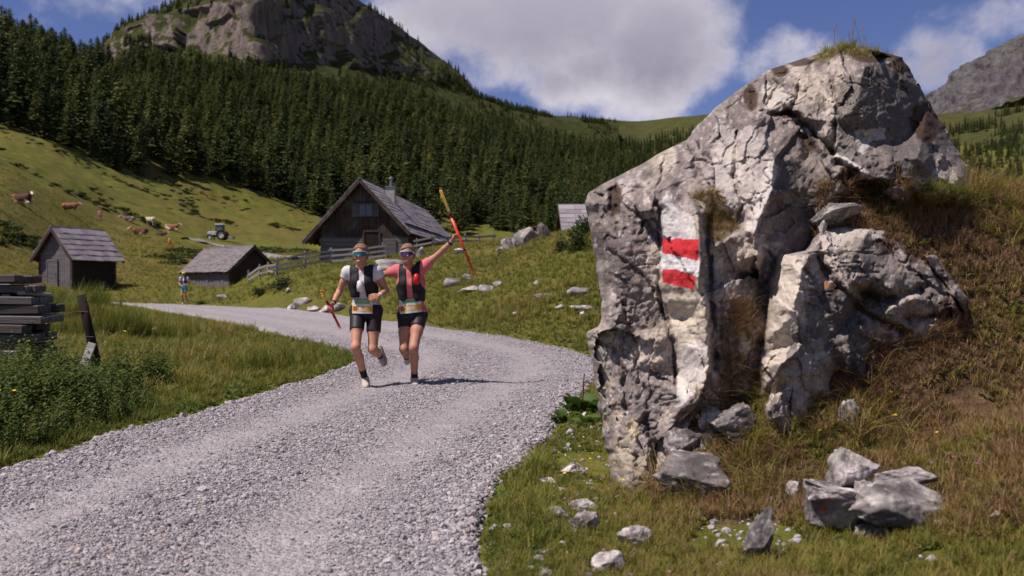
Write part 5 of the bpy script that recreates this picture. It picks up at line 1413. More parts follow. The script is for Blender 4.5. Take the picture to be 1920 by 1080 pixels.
# ================================================================== runner far down the road
dF = 52.0
def far_person(name, base, label, sk, shirt, shorts, vest, group, cap_m=None, s=1.0, ph=1, vest_on=True):
    b = np.array(base)
    J = dict(head=(0, -.04, 1.60), neck=(0, 0, 1.43), chest=(0, 0, 1.26), pelvis=(.0, .03, .95), shL=(-.18, 0, 1.40), elL=(-.27, .06, 1.13), wrL=(-.17, -.16, 1.03), shR=(.18, 0, 1.40), elR=(.27, .02, 1.12), wrR=(.16, -.18, 1.06),
             hipL=(-.09, .03, .88), hipR=(.09, .03, .88), knL=(-.08, -.12, .48), anL=(-.05, -.02, .10), knR=(.08, -.02, .47), anR=(.09, .22, .20), toeL=(-.05, -.24, .03), toeR=(.10, .20, .0))
    J = {k: np.array(v) * s + b for k, v in J.items()}
    r = empty(name, b); tag(r, label, 'person', group)
    person_parts(r, b, J, sk, shirt, shorts, vest, sleeve=.5, short_len=.42, vox=.014, hem=.02,
                 hands=[dict(wrist=J['wrL'], fdir=(.5, -.6, 0), pnorm=(.3, .3, -.8), curl=.8, side=-1), dict(wrist=J['wrR'], fdir=(-.5, -.6, .1), pnorm=(-.3, .3, -.8), curl=.8, side=1)], glass=(m_lens_p, m_blk))
    if cap_m is not None:
        sd = Sdf(J['head'] - .25, J['head'] + .25, .012); sd.ell(J['head'] + [0, .01, .055], [.095, .11, .085], 0).ell(J['head'] + [0, -.10, .055], [.075, .09, .014], .01).clip([0, 0, -1], J['head'] + [0, 0, .045])
        solid(sd, 'cap', cap_m, r, b, 1)
    return r
m_teal = simple('teal_fabric', (.02, .26, .27), .8, .1, 9); m_navy = simple('navy_fabric', (.03, .03, .09), .8, .2, 9); m_lime = simple('lime_fabric', (.45, .50, .05), .8, .1, 9)
fx = (345 - 960) / FPX * dF
far_person('person', (fx, dF, road_z(fx, dF)), 'distant runner in teal shorts, navy vest and lime cap on the road', m_skin, m_white, m_teal, m_navy, 'runners on the gravel road', m_lime)
h = hit(188, 421)
m_pale = simple('coral_shirt', (.62, .20, .17), .8, .1, 9); m_jean = simple('grey_blue_trousers', (.10, .11, .16), .85, .2, 9)
walker = far_person('person', h, 'tiny walker in a coral shirt far up among the cows', m_skin, m_pale, m_jean, None, 'people on the pasture', None)
# ================================================================== timber buildings
W_GREY = wood('weathered_grey_wood', (.055, .049, .051), (.185, .168, .174), axis=0)
W_GREY_Y = wood('weathered_shingle', (.15, .132, .140), (.385, .345, .36), axis=1, scale=1.0)
W_SHED = wood('mossy_shingle', (.10, .088, .088), (.285, .25, .25), axis=1)
W_DARK = wood('dark_brown_wood', (.022, .015, .012), (.085, .058, .045), axis=2, stain=(.14, .13, .135))
W_LOG = wood('grey_log', (.06, .054, .054), (.22, .20, .20), axis=0)
W_BLACK = wood('black_wood', (.010, .008, .008), (.040, .028, .022), axis=2)
W_FENCE = wood('bleached_fence_wood', (.12, .11, .11), (.36, .335, .335), axis=0)
m_stone_w = simple('chimney_plaster', (.42, .39, .37), .9, .3, 6, .4, 20)
m_metal = simple('grey_metal', (.30, .30, .31), .4, .2, 8, metal=.7)
m_glass, t, b = new_mat('window_glass'); b.inputs['Base Color'].default_value = (.035, .042, .055, 1); b.inputs['Roughness'].default_value = .12; b.inputs['Specular IOR Level'].default_value = .8
UBOX = MB().box((0, 0, 0), (1, 1, 1)).mesh('shingle', W_GREY_Y)

def shingle_slope(roof, ridge_z, ex, ez, y0, y1, rows, cols, mesh, th=.035, seed=0):
    """separate boards laid in overlapping courses on one roof slope"""
    rg = np.random.default_rng(seed)
    a = np.array([0, ridge_z]); e = np.array([ex, ez]); S = np.linalg.norm(e - a); dr = (e - a) / S
    ang = math.atan2(-dr[1], dr[0]) if dr[0] > 0 else math.atan2(-dr[1], dr[0])
    rl = S / rows
    nrm2 = np.array([-dr[1], dr[0]]); nrm2 = nrm2 if nrm2[1] > 0 else -nrm2
    for k in range(rows):
        w_ = (y1 - y0) / cols; off = (k % 2) * .5 * w_
        ed = [y0] + [y0 + off + i * w_ + rg.uniform(-.12, .12) * w_ for i in range(1 if off == 0 else 0, cols)] + [y1]
        for i in range(len(ed) - 1):
            L = ed[i + 1] - ed[i]
            if L < .08: continue
            c2 = a + dr * (rl * (k + .5) + .04 + rg.uniform(-.03, .03)) + nrm2 * (th * .9 + .03 + rg.uniform(0, .018))
            o = bpy.data.objects.new('shingle', mesh); link(o, roof)
            o.location = (c2[0], (ed[i] + ed[i + 1]) / 2, c2[1])
            lift = .055 + rg.uniform(-.02, .03)
            o.rotation_euler = (rg.uniform(-.006, .006), -math.atan2(dr[1], dr[0]) + (lift if dr[0] > 0 else -lift) * -1.0, rg.uniform(-.008, .008))
            o.scale = (rl * 1.22, L - .014, th)

def slab(mb, pts, th):
    """quad slab with thickness downward along its normal"""
    p = np.array(pts, float); n = np.cross(p[1] - p[0], p[3] - p[0]); n /= np.linalg.norm(n)
    if n[2] < 0: n = -n
    mb.add(np.concatenate([p, p - n * th]), [(0, 1, 2, 3), (7, 6, 5, 4), (0, 4, 5, 1), (1, 5, 6, 2), (2, 6, 7, 3), (3, 7, 4, 0)])

def cabin(name, label, base, rz, H, wl, zl, wr, zr, L, xl, xr, ov, rows, cols_r, cols_l, wall_mat, gable_mat, side_mat, deck_mat, sh_mesh, board=.19, sink=.6, log_h=0.0, joined=False, seed=0, seat=0.0):
    r = empty(name, base, rz); tag(r, label, 'hut', 'wooden alpine buildings')
    rg = np.random.default_rng(seed)
    def roof_z(x): return H + (zl - H) * (-x / wl) if x < 0 else H + (zr - H) * (x / wr)
    mb = MB()
    slab(mb, [(0, 0, H), (wr, 0, zr), (wr, L, zr), (0, L, H)], .06); slab(mb, [(-wl, 0, zl), (0, 0, H), (0, L, H), (-wl, L, zl)], .06)
    # verge boards and eave rafters
    for y in (.02, L - .02):
        mb.bar((0, y, H - .10), (wr, y, zr - .10), .05, .16); mb.bar((0, y, H - .10), (-wl, y, zl - .10), .05, .16)
    for y in np.arange(.5, L, 1.0):
        mb.bar((.0, y, H - .12), (wr * .985, y, zr - .10), .09, .11); mb.bar((.0, y, H - .12), (-wl * .985, y, zl - .10), .09, .11)
    roof = mb.build('roof', deck_mat, r)
    mb = MB(); mb.bar((0, -.04, H + .045), (0, L + .04, H + .045), .16, .05); mb.build('ridge_board', W_GREY_Y, roof)
    if joined:
        mb = MB()
        for sgn, ex, ez in ((1, wr, zr), (-1, -wl, zl)):
            S = math.hypot(ex, ez - H); dr = np.array([ex, 0, ez - H]) / S; n = np.array([-dr[2] * sgn, 0, dr[0] * sgn]); n = n if n[2] > 0 else -n
            rl = S / rows
            for k in range(rows):
                y = 0.0
                while y < L - .02:
                    w_ = min(rg.uniform(.09, .20), L - y); c = np.array([0, y + w_ / 2, H]) + dr * (rl * (k + .6) + rg.uniform(-.05, .05)) + n * (.025 + rg.uniform(0, .03))
                    ax = nrm(dr * 1.0 + n * rg.uniform(.02, .10)); mb.bar(c - ax * rl * .65, c + ax * rl * .65, w_ - .012, .022, up=n); y += w_
        o = mb.build('shingles', W_SHED, roof); o['kind'] = 'stuff'
    else:
        shingle_slope(roof, H, wr, zr, 0.0, L, rows, cols_r, sh_mesh, seed=seed); shingle_slope(roof, H, -wl, zl, 0.0, L, rows, cols_l, sh_mesh, seed=seed + 1)
    # walls of upright boards, each board its own edges
    def gable(y, nm):
        mb = MB(); x = xl
        while x < xr - .02:
            w_ = min(board * rg.uniform(.8, 1.25), xr - x); z1 = min(roof_z(x + .02), roof_z(x + w_ - .02)) - .09
            mb.box((x + w_ / 2, y + rg.uniform(-.012, .012), (log_h + z1) / 2 - (sink / 2 if log_h == 0 else 0)), (w_ - .012, .05, z1 - log_h + (sink if log_h == 0 else 0))); x += w_
        return mb.build(nm, gable_mat, r)
    def side(x, nm):
        mb = MB(); y = ov; z1 = roof_z(x) - .08
        while y < L - ov - .02:
            w_ = min(board * rg.uniform(.8, 1.25), L - ov - y); mb.box((x + rg.uniform(-.012, .012), y + w_ / 2, z1 / 2 - sink / 2), (.05, w_ - .012, z1 + sink)); y += w_
        return mb.build(nm, side_mat, r)
    gable(ov, 'gable_wall'); gable(L - ov, 'gable_wall'); side(xl, 'side_wall'); side(xr, 'side_wall')
    mb = MB(); mb.box(((xl + xr) / 2, L / 2, log_h / 2 + .35), (xr - xl - .12, L - 2 * ov - .12, 1.1 + log_h)); mb.build('inner_core', W_BLACK, r)
    if log_h:
        z = -.30
        while z < log_h - .02:
            hh = min(.27, log_h - z); mb = MB(); mb.box((0, 0, 0), (xr - xl + .30, .20, hh - .02)); o = mb.build('log', W_LOG, r)
            o.location = ((xl + xr) / 2 + rg.uniform(-.05, .05), ov - .02 + rg.uniform(-.015, .015), z + hh / 2); z += hh
        mb = MB(); mb.box(((xl + xr) / 2, ov - .06, log_h + .04), (xr - xl + .2, .16, .12)); mb.build('sill_beam', W_DARK, r)
    for (x, y) in ((xl, ov), (xr, ov), (xl, L - ov), (xr, L - ov)):
        mb = MB(); mb.box((x, y, roof_z(x) / 2 - .1 - sink / 2), (.16, .16, roof_z(x) - .14 + sink)); mb.build('corner_post', W_DARK, r)
    return r, roof

# ---- big hut with steep gable
b0 = px2w(674, 335.5, 58); zb0 = gz(b0[0], 58.8)
Hh = b0[2] - zb0
rzb = -math.atan2(-7.5 - b0[0], 25)
SH_B = MB().box((0, 0, 0), (1, 1, 1)).mesh('shingle', W_GREY_Y)
hut, hroof = cabin('gable_hut', 'large weathered alpine hut with steep board roof and stone chimney', (b0[0], 58, zb0), rzb, Hh, 3.5, Hh - 3.80, 3.05, Hh - 3.28, 25, -2.45, 2.72, .75, 13, 12, 5, W_DARK, W_DARK, W_DARK, W_DARK, SH_B, board=.20, sink=1.2, log_h=Hh - 3.50, seed=5)
mb = MB(); zc = Hh - .95
mb.box((.75, 6.0, Hh - .60), (.56, .56, 1.3)); ch_o = mb.build('chimney', m_stone_w, hroof)
mb = MB(); mb.box((.75, 6.0, Hh + .09), (.68, .68, .07)); mb.build('chimney_slab', m_metal, ch_o)
mb = MB(); mb.tube([(.75, 6, Hh + .1), (.75, 6, Hh + .62)], .09, 12); mb.tube([(.75, 6, Hh + .64), (.75, 6, Hh + .70), (.75, 6, Hh + .8)], [.17, .16, .03], 12); mb.build('flue_pipe', m_metal, ch_o)
def window(r, x, y, z, w_, h_, shutters=True):
    mb = MB()
    for q in (-1, 1): mb.box((x + q * w_ / 2, y - .05, z), (.07, .08, h_ + .07)); mb.box((x, y - .051, z + q * h_ / 2), (w_ - .07, .08, .07))
    mb.box((x, y - .047, z), (.05, .06, h_ - .07)); f = mb.build('window', W_GREY, r)
    for q in (-1, 1):
        mb = MB(); mb.box((x + q * w_ / 4, y - .03, z), (w_ / 2 - .06, .012, h_ - .06)); mb.build('pane', m_glass, f)
    if shutters:
        for q in (-1, 1): mb = MB(); mb.box((x + q * (w_ / 2 + .24), y - .06, z), (.36, .04, h_ + .1)); mb.build('shutter', W_GREY, f)
def z_at(v, d): return CAMZ + (HZ - v) / FPX * d - zb0
window(hut, .22, .75 - .03, z_at(394, 58.7), .85, .74)
mb = MB(); mb.box((.62, .62, .82), (.85, .08, 1.75)); dr_o = mb.build('door', W_BLACK, hut)
mb = MB(); mb.box((.62, .60, 1.76), (1.05, .12, .12)); mb.box((.13, .60, .85), (.12, .12, 1.7)); mb.box((1.11, .60, .85), (.12, .12, 1.7)); mb.build('door_frame', W_DARK, hut)
mb = MB(); mb.box((1.75, .60, .75), (.75, .05, 1.0)); mb.build('plank_shutter', W_GREY, hut)

# ---- small shed at the left with lit roof
d1 = 60.0; p1 = px2w(95, 426, d1); zb1 = px2w(107, 541, d1)[2]
H1 = p1[2] - zb1; psi = math.atan((95 - 960) / FPX) + R(47)
SH_H = MB().box((0, 0, 0), (1, 1, 1)).mesh('shingle', W_GREY_Y)
hut2, _ = cabin('plank_shed', 'small dark plank shed with pale shingle roof on the left pasture', (p1[0], d1, zb1), -psi, H1, 1.72, H1 - 2.05, 1.72, H1 - 2.05, 4.4, -1.30, 1.30, .42, 6, 8, 6, W_DARK, W_GREY, W_BLACK, W_DARK, SH_H, board=.18, sink=.8, seed=9)  # side walls near black: their shade is put into the wood colour
mb = MB(); mb.box((-.25, .36, .85), (.72, .06, 1.75)); do = mb.build('door', W_GREY, hut2)
mb = MB(); mb.box((-.25, .35, 1.78), (.92, .09, .10)); mb.box((-.66, .35, .85), (.09, .09, 1.75)); mb.box((.16, .35, .85), (.09, .09, 1.75)); mb.build('door_frame', W_LOG, hut2)
mb = MB(); mb.box((.05, .31, .9), (.04, .05, .16)); mb.build('handle', m_metal, do)
mb = MB(); mb.box((-.3, .05, -.12), (1.5, .5, .34)); mb.build('doorstep', simple('step_stone', (.3, .27, .25), .9, .3, 5, .5, 12), hut2)

# ---- low shed half sunk behind the road
dr_, dl_ = 60.0, 66.0
pr, pl_ = px2w(478, 461, dr_), px2w(384, 472, dl_)
rzl = math.atan2(-(pl_[0] - pr[0]), pl_[1] - pr[1]); Ll = math.hypot(pl_[0] - pr[0], pl_[1] - pr[1])
zb2 = px2w(440, 537, dr_)[2]; H2 = pr[2] - zb2
hut3, _ = cabin('low_shed', 'low sunken shed with mossy grey shingle roof behind the distant runner', (pr[0], dr_, zb2), rzl, H2, 1.75, H2 - 1.62, 1.75, H2 - 1.62, Ll, -1.45, 1.45, .35, 13, 1, 1, W_GREY, W_DARK, W_GREY, W_DARK, None, board=.2, sink=1.0, joined=True, seed=13)

# ---- hut whose roof shows behind the knoll beside the boulder
d3 = 66.0; p3 = px2w(1049, 384.5, d3); zb3 = CAMZ + (HZ - 470) / FPX * d3
H3 = p3[2] - zb3
hut4, _ = cabin('roof_hut', 'hut behind the grassy knoll showing only its pale board roof beside the boulder', (p3[0] - .1, d3, zb3), -math.pi / 2 + .05, H3, 3.0, H3 - 2.55, 3.0, H3 - 2.55, 9.0, -2.4, 2.4, .5, 8, 9, 5, W_DARK, W_DARK, W_DARK, W_DARK, MB().box((0, 0, 0), (1, 1, 1)).mesh('shingle', W_GREY_Y), board=.25, sink=1.0, seed=17)

# ================================================================== fences
def fence(name, label, pts, hgt, rails, group='wooden fences'):
    """pts: list of (x, y); posts at each point and rails between"""
    P = [np.array([x, y, gz(x, y)]) for x, y in pts]
    r = empty(name, P[0]); tag(r, label, 'fence', group); org = P[0]
    for i, p in enumerate(P):
        mb = MB(); tl = rng.uniform(-.04, .04, 2); mb.tube([(0, 0, -.35), (tl[0] * .5, tl[1] * .5, hgt * .5), (tl[0], tl[1], hgt * rng.uniform(1.0, 1.12))], [.07, .065, .055], 7)
        o = mb.build('post', W_FENCE, r); o.location = p - org
    for i in range(len(P) - 1):
        for q in rails:
            a = P[i] + [0, -.07, hgt * q + rng.uniform(-.04, .04)]; b = P[i + 1] + [0, -.07, hgt * q + rng.uniform(-.04, .04)]; e = nrm(b - a) * .18
            L = np.linalg.norm(b - a) + .36
            mb = MB(); mb.bar((-L / 2, 0, 0), (L / 2, 0, 0), .045, .11); o = mb.build('rail', W_FENCE, r)
            o.location = (a + b) / 2 - org; o.rotation_euler = Vector(b - a).to_track_quat('X', 'Z').to_euler()
    return r
def up(u, d): return ((u - 960) / FPX * d, d)
fence('rail_fence', 'bleached three-rail fence on the knoll in front of the large hut', [up(519, 50), up(572, 50.5), up(622, 51), up(668, 51), up(718, 51)], .86, (.28, .58, .88))
fence('rail_fence', 'short broken rail fence dropping beside the low shed gable', [up(467, 55), up(486, 53.5), up(503, 52), up(518, 50.2)], .70, (.3, .75))
fence('rail_fence', 'rail fence on the right side of the large hut by the steep roof', [up(781, 56), up(812, 56), up(845, 57), up(873, 57.5), up(897, 58), up(926, 58.5)], .70, (.45, .85))

# ================================================================== board pile and leaning post at the left edge
pb0 = np.array([-7.22, 13.4]); zbp = gz(*pb0)
pile = empty('board_pile', (pb0[0], pb0[1], zbp)); tag(pile, 'pile of old grey boards at the left edge above the weeds', 'wood pile')
W_PL = [wood('old_board', (.05, .045, .045), (.24, .22, .215), axis=0), wood('dark_board', (.035, .029, .027), (.15, .125, .112), axis=0), wood('pale_board', (.16, .14, .135), (.46, .43, .42), axis=0)]
rg = np.random.default_rng(77); z = -.1
lay = [(.14, .60), (.14, .66), (.13, .62), (.12, .72), (.12, .75), (.13, .70), (.12, .78), (.13, .70), (.12, .76), (.05, .78), (.11, .62), (.12, .52)]
for k, (th_, ex_) in enumerate(lay):
    if k in (9,):
        for q in range(7):
            mb = MB(); mb.box((0, 0, 0), (.62, .11, th_), None); o = mb.build('board', W_PL[2], pile); o.location = (-.35 + q * .155 + rg.uniform(-.02, .02), rg.uniform(-.1, .1), z + th_ / 2); o.rotation_euler = (rg.uniform(-.05, .05), rg.uniform(-.12, .12), math.pi / 2 + rg.uniform(-.2, .2))
    else:
        for q in range(3):
            mb = MB(); L = rg.uniform(1.5, 2.0); mb.box((0, 0, 0), (L, .24, th_ - .012)); me_o = mb.build('board', W_PL[1 if k % 2 else 0], pile)
            me_o.location = (ex_ - L / 2 + rg.uniform(-.16, .12), -.30 + q * .29 + rg.uniform(-.03, .03), z + th_ / 2 + rg.uniform(-.006, .006)); me_o.rotation_euler = (rg.uniform(-.04, .04), rg.uniform(-.025, .025), rg.uniform(-.09, .09))
    z += th_
for o in pile.children:
    md = o.modifiers.new('edge', 'BEVEL'); md.width = .012; md.segments = 1
pp = np.array([(187 - 960) / FPX * 12.4, 12.4]); zp = gz(*pp)
post = empty('leaning_post', (pp[0], pp[1], zp)); tag(post, 'dark leaning fence post with loose wire beside the board pile', 'post')
tp = px2w(152, 553, 12.3) - np.array([pp[0], pp[1], zp])
mb = MB(); mb.tube([(.07, 0, -.3), tp * .25, tp * .6, tp], [.062, .060, .058, .054], 10); mb.build('stake', W_BLACK, post, True)
m_wire = simple('rusty_wire', (.16, .15, .15), .5, .3, 10, metal=.6)
for q, e in ((.80, (-1.6, 1.0, .62)), (.50, (-1.5, .9, .40))):
    a = tp * q; mb = MB(); mb.tube([a + [.06, -.05, 0], a + [-.06, -.06, .01], a + [-.5, .2, -.06], np.array(e)], [.004] * 4, 5); mb.build('wire', m_wire, post)
a, b_ = px2w(145, 689, 12.0), px2w(173, 646, 12.15); a[2] = gz(a[0], a[1]) - .02
ob = empty('loose_board', a); tag(ob, 'short pale board leaning against the foot of the dark post', 'board')
mb = MB(); mb.bar((0, 0, 0), b_ - a + np.array([0, 0, .02]), .10, .028, up=(0, -1, .2)); mb.build('plank', W_PL[2], ob)

# ================================================================== stones
def stone(label, c, size, seed, tone=1.0, rot=0.0, name='stone', group='stones', cut=9, sub=5, lichen=None, tilt=0.0):
    rg = np.random.default_rng(seed); bm = bmesh.new(); bmesh.ops.create_icosphere(bm, subdivisions=sub, radius=1.0)
    V_ = np.array([v.co[:] for v in bm.verts]); F_ = [tuple(v.index for v in f.verts) for f in bm.faces]; bm.free()
    N = rg.normal(0, 1, (cut + 5, 3)); N /= np.linalg.norm(N, axis=1)[:, None]; h_ = rg.uniform(.34, .80, cut + 5)
    for n_, k_ in zip(N, h_):
        dd = V_ @ n_; V_ = V_ - np.clip(dd - k_, 0, None)[:, None] * n_ * .96
    V_ /= np.abs(V_).max(0)
    r_ = fbm(V_[:, 0] * 2.4 + seed, V_[:, 1] * 2.4, V_[:, 2] * 2.4, o=4, seed=seed); V_ = V_ * (1 + .16 * r_)[:, None]
    r_ = fbm(V_[:, 0] * 7 + seed, V_[:, 1] * 7, V_[:, 2] * 7, o=2, seed=seed + 1); V_ = V_ * (1 + .07 * r_)[:, None]
    if sub > 3:
        r_ = fbm(V_[:, 0] * 16 + seed, V_[:, 1] * 16, V_[:, 2] * 16, o=3, seed=seed + 2); V_ = V_ * (1 + .05 * r_)[:, None]
        (rr_, ox_, oy_, bd_) = voro(V_[:, 0] * 2.2 + .3 * r_ + seed, V_[:, 2] * 2.2 + V_[:, 1], seed + 3); V_ = V_ * (1 + .10 * (rr_[0] - .5) + .10 * (rr_[1] - .5) * ox_)[:, None]
    V_ = V_ * np.array(size) / 2
    o = link(bpy.data.objects.new(name, pymesh(name, V_, F_, m_rock2, sub > 2)))
    me = o.data
    n1 = fbm(V_[:, 0] / size[0] * 3 + seed, V_[:, 1] / size[1] * 3, V_[:, 2] / size[2] * 3, o=4, seed=seed + 5)
    c_ = np.ones((len(V_), 3)) * np.array([.27, .242, .23]) * tone
    c_ = mixc(c_, np.array([.46, .42, .395]) * tone, ss(n1, .05, .40)); c_ = mixc(c_, (.085, .075, .073), ss(-n1, .06, .32) * .75)
    n3_ = fbm(V_[:, 0] / size[0] * 14 + seed, V_[:, 1] / size[1] * 14, V_[:, 2] / size[2] * 14, o=3, seed=seed + 6); c_ = c_ * (1 + .5 * n3_)[:, None]; c_ = mixc(c_, (.60, .57, .54), ss(n3_, .30, .55) * .6)
    if lichen is not None: c_ = mixc(c_, lichen, ss(fbm(V_[:, 0] / size[0] * 7, V_[:, 2] / size[2] * 7, o=2, seed=seed + 9), .42, .52) * .75)
    vattr(me, 'col', np.clip(c_, .02, .8))
    o.location = c; o.rotation_euler = (tilt, tilt * .6, rot); tag(o, label, 'stone', group); return o
m_rock2 = vcol_mat('loose_limestone', rough=.9, bump=.7, bscale=45, dist=.015, var=.35, vscale=30, spec=.2)
def stone_px(label, u, v, wpx, hpx, seed, d=None, dep=.9, sunk=.22, **kw):
    """stone whose visible outline is wpx by hpx photo pixels with its foot at row v"""
    p = hit(u, v) if d is None else px2w(u, v, d)
    s = p[1] / FPX; h_ = hpx * s / (1 - sunk)
    return stone(label, (p[0], p[1] + wpx * s * dep * .35, p[2] + h_ * (.5 - sunk)), (wpx * s * 1.25, wpx * s * dep * 1.1, h_ * 1.25), seed, **kw)
G1, G2, G3 = 'stones on the bank', 'stones at the verge', 'rocks on the knoll'
def HL(u, v): return float(hit(u, v)[1])
stone_px('pitted dark grey stone with a white corner at the foot of the boulder', 1310, 945, 122, 76, 901, tone=.72, group=G1, sunk=.1, tilt=.2)
stone_px('pale angular block topping the stone cluster on the bank', 1612, 915, 82, 62, 902, d=HL(1640, 985), tone=1.25, group=G1, sunk=.12, rot=.5)
stone_px('long flat pale slab behind the stone cluster', 1705, 918, 104, 34, 903, d=HL(1690, 975), tone=1.0, group=G1, sunk=.2, dep=.5)
stone_px('broad grey fissured stone at the right end of the cluster', 1708, 1008, 190, 84, 904, tone=1.0, group=G1, sunk=.12, dep=.6, rot=.2)
stone_px('square grey stone with orange lichen at the left of the cluster', 1572, 1008, 118, 90, 905, tone=1.05, group=G1, sunk=.1, lichen=(.45, .09, .03), dep=.7, rot=-.2)
stone_px('thin white slab lying on the lichen stone', 1558, 938, 100, 30, 906, d=HL(1570, 1008) - .02, tone=1.2, group=G1, sunk=.1, dep=.6)
stone_px('grey chip of stone in front of the cluster on the bank', 1640, 1016, 60, 30, 926, tone=.9, group=G1)
stone_px('pale wedge between the two big stones of the cluster', 1640, 960, 70, 46, 927, d=HL(1640, 1000), tone=1.15, group=G1, sunk=.1)
stone_px('small white stone at the left tip of the cluster', 1490, 938, 28, 30, 907, tone=1.35, group=G1)
stone_px('narrow dark grey stone standing in the dry grass', 1430, 1060, 44, 100, 908, tone=.6, group=G1, dep=.8, sunk=.12, tilt=.25)
stone_px('light tilted slab in brown turf at the bottom of the bank', 1192, 1030, 56, 28, 909, tone=1.3, group=G1, tilt=.3, sunk=.3)
stone_px('pale rough stone cut by the bottom edge below the boulder', 1152, 1082, 66, 34, 910, tone=1.15, group=G1)
stone_px('flat white stone in the turf between road and boulder', 1082, 893, 50, 20, 911, tone=1.45, group=G2)
stone_px('cream rounded stone on the gravel edge at the turf corner', 890, 990, 30, 26, 912, tone=1.2, group=G2, lichen=None)
stone_px('orange tinted small stone in the verge grass', 948, 1003, 26, 16, 913, tone=1.0, group=G2, lichen=(.45, .27, .17))
stone_px('flat pale stone beside the gravel edge left of the boulder', 1032, 912, 30, 12, 914, tone=1.4, group=G2)
stone_px('grey knuckle of rock in the verge below the boulder', 1046, 978, 34, 22, 915, tone=.95, group=G2)
stone_px('pale stone half buried under the boulder corner', 1098, 962, 52, 16, 916, tone=1.3, group=G2)
stone_px('rough grey rubble stone in the turf below the boulder corner', 1098, 1000, 46, 40, 917, tone=.8, group=G2)
stone_px('lichen grey slab lying on the ledge above the outcrop', 1580, 412, 74, 34, 918, d=5.95, tone=.95, group=G1, sunk=.05, tilt=-.2)
stone_px('small white cobble at the end of the ledge above the outcrop', 1545, 440, 14, 26, 919, d=5.85, tone=1.5, group=G1, sunk=.05)
stone_px('dark ragged block wedged between boulder and outcrop', 1400, 838, 96, 66, 920, d=5.35, tone=.6, group=G1, sunk=.1)
stone_px('pale rubble block at the inner foot of the boulder', 1290, 862, 70, 52, 921, d=5.32, tone=.95, group=G1, sunk=.1)
stone_px('small cream block below the painted strip of the boulder', 1338, 800, 40, 36, 922, d=5.5, tone=1.0, group=G1, sunk=.1)
stone_px('pale stone lying in the dry grass below the outcrop', 1594, 806, 36, 44, 923, tone=1.2, group=G1)
stone_px('two-toned flat stone in green turf right of the outcrop foot', 1690, 800, 34, 14, 924, tone=1.3, group=G1)
stone_px('tiny white stone at the far right of the bank', 1878, 976, 24, 14, 925, tone=1.5, group=G1)
# knoll and meadow
stone_px('tall slanted rock slab on the knoll beside the pale roof', 986, 462, 56, 40, 930, d=43, tone=.72, group=G3, sunk=.05, tilt=-.5, dep=.6)
stone_px('upright square rock on the knoll next to the pale roof', 1021, 455, 22, 34, 931, d=43, tone=.55, group=G3, sunk=.05)
stone_px('low dark rock in front of the upright one on the knoll', 1010, 472, 44, 20, 932, d=42, tone=.55, group=G3)
stone_px('brownish rock at the left foot of the slanted slab', 962, 476, 34, 26, 933, d=42, tone=.8, group=G3)
stone_px('white rock left of the knoll rocks', 944, 458, 16, 9, 934, tone=1.5, group=G3)
stone_px('second white rock just below on the knoll crest', 937, 470, 14, 9, 935, tone=1.5, group=G3)
for i, (u, v, w_, h_, tn, lb) in enumerate([
        (548, 583, 16, 14, 1.5, 'white rock left of the low held poles on the knoll foot'), (566, 574, 30, 16, 1.5, 'arched white rock above the road behind the poles'), (590, 584, 24, 9, 1.4, 'flat white rock at the road side behind the poles'),
        (610, 588, 34, 12, 1.5, 'broken white rock just under the low held poles'), (632, 584, 26, 14, 1.4, 'white rock left of the runner in white'), (540, 552, 12, 10, 1.2, 'small pale stone on the knoll left slope'), (415, 563, 18, 10, .8, 'grey rounded stone at the road bend near the distant runner'),
        (672, 520, 40, 14, 1.1, 'pale rock ledge behind the shoulder of the runner in white'), (735, 507, 44, 18, 1.1, 'slanted pale slab between the two runners'), (720, 497, 30, 12, 1.2, 'upper pale slab between the two runners'),
        (862, 478, 22, 10, 1.5, 'white stone at the fence right of the raised arm'), (788, 482, 14, 16, 1.5, 'white stone behind the head of the runner in pink'),
        (845, 538, 34, 14, .9, 'brownish stone below the raised pole'), (884, 549, 44, 12, 1.4, 'wide white stone under the pole tip'), (915, 546, 30, 14, 1.1, 'pale stone pair right of the pole tip'), (936, 537, 20, 8, 1.2, 'small pale stone at the right end of the group under the pole'),
        (878, 525, 22, 9, .9, 'grey stone right at the pole tip'), (1006, 534, 12, 9, 1.6, 'bright round stone in the middle of the meadow'), (966, 597, 12, 9, 1.5, 'small white stone in the meadow above the road curve'),
        (1020, 575, 14, 6, 1.5, 'white pebble at the left of the white stone row'), (1052, 580, 22, 9, 1.5, 'pale stone in the middle of the white stone row'), (1085, 583, 34, 8, 1.7, 'longest white stone of the row beside the boulder'), (1110, 583, 26, 9, 1.7, 'white stone at the right end of the row beside the boulder'), (1092, 592, 10, 9, 1.6, 'white stone just below the row beside the boulder'),
        (1030, 560, 46, 10, .6, 'dark stone of the upper row left of the boulder'), (1058, 556, 20, 12, 1.2, 'pale upright stone in the upper row left of the boulder'), (1090, 556, 44, 14, 1.0, 'rubble stone at the right of the upper row left of the boulder'),
        (975, 580, 8, 6, 1.5, 'pale pebble left in the meadow row'), (390, 662, 34, 12, .95, 'flat grey stone in the grass wedge inside the bend'), (398, 643, 12, 5, 1.3, 'small pale stone behind the flat one in the grass wedge'), (288, 622, 14, 7, .9, 'grey stone beside the tall grass clump')]):
    stone_px(lb, u, v, w_, h_, 940 + i, tone=tn, group=G3 if v < 600 else G2, sub=3)
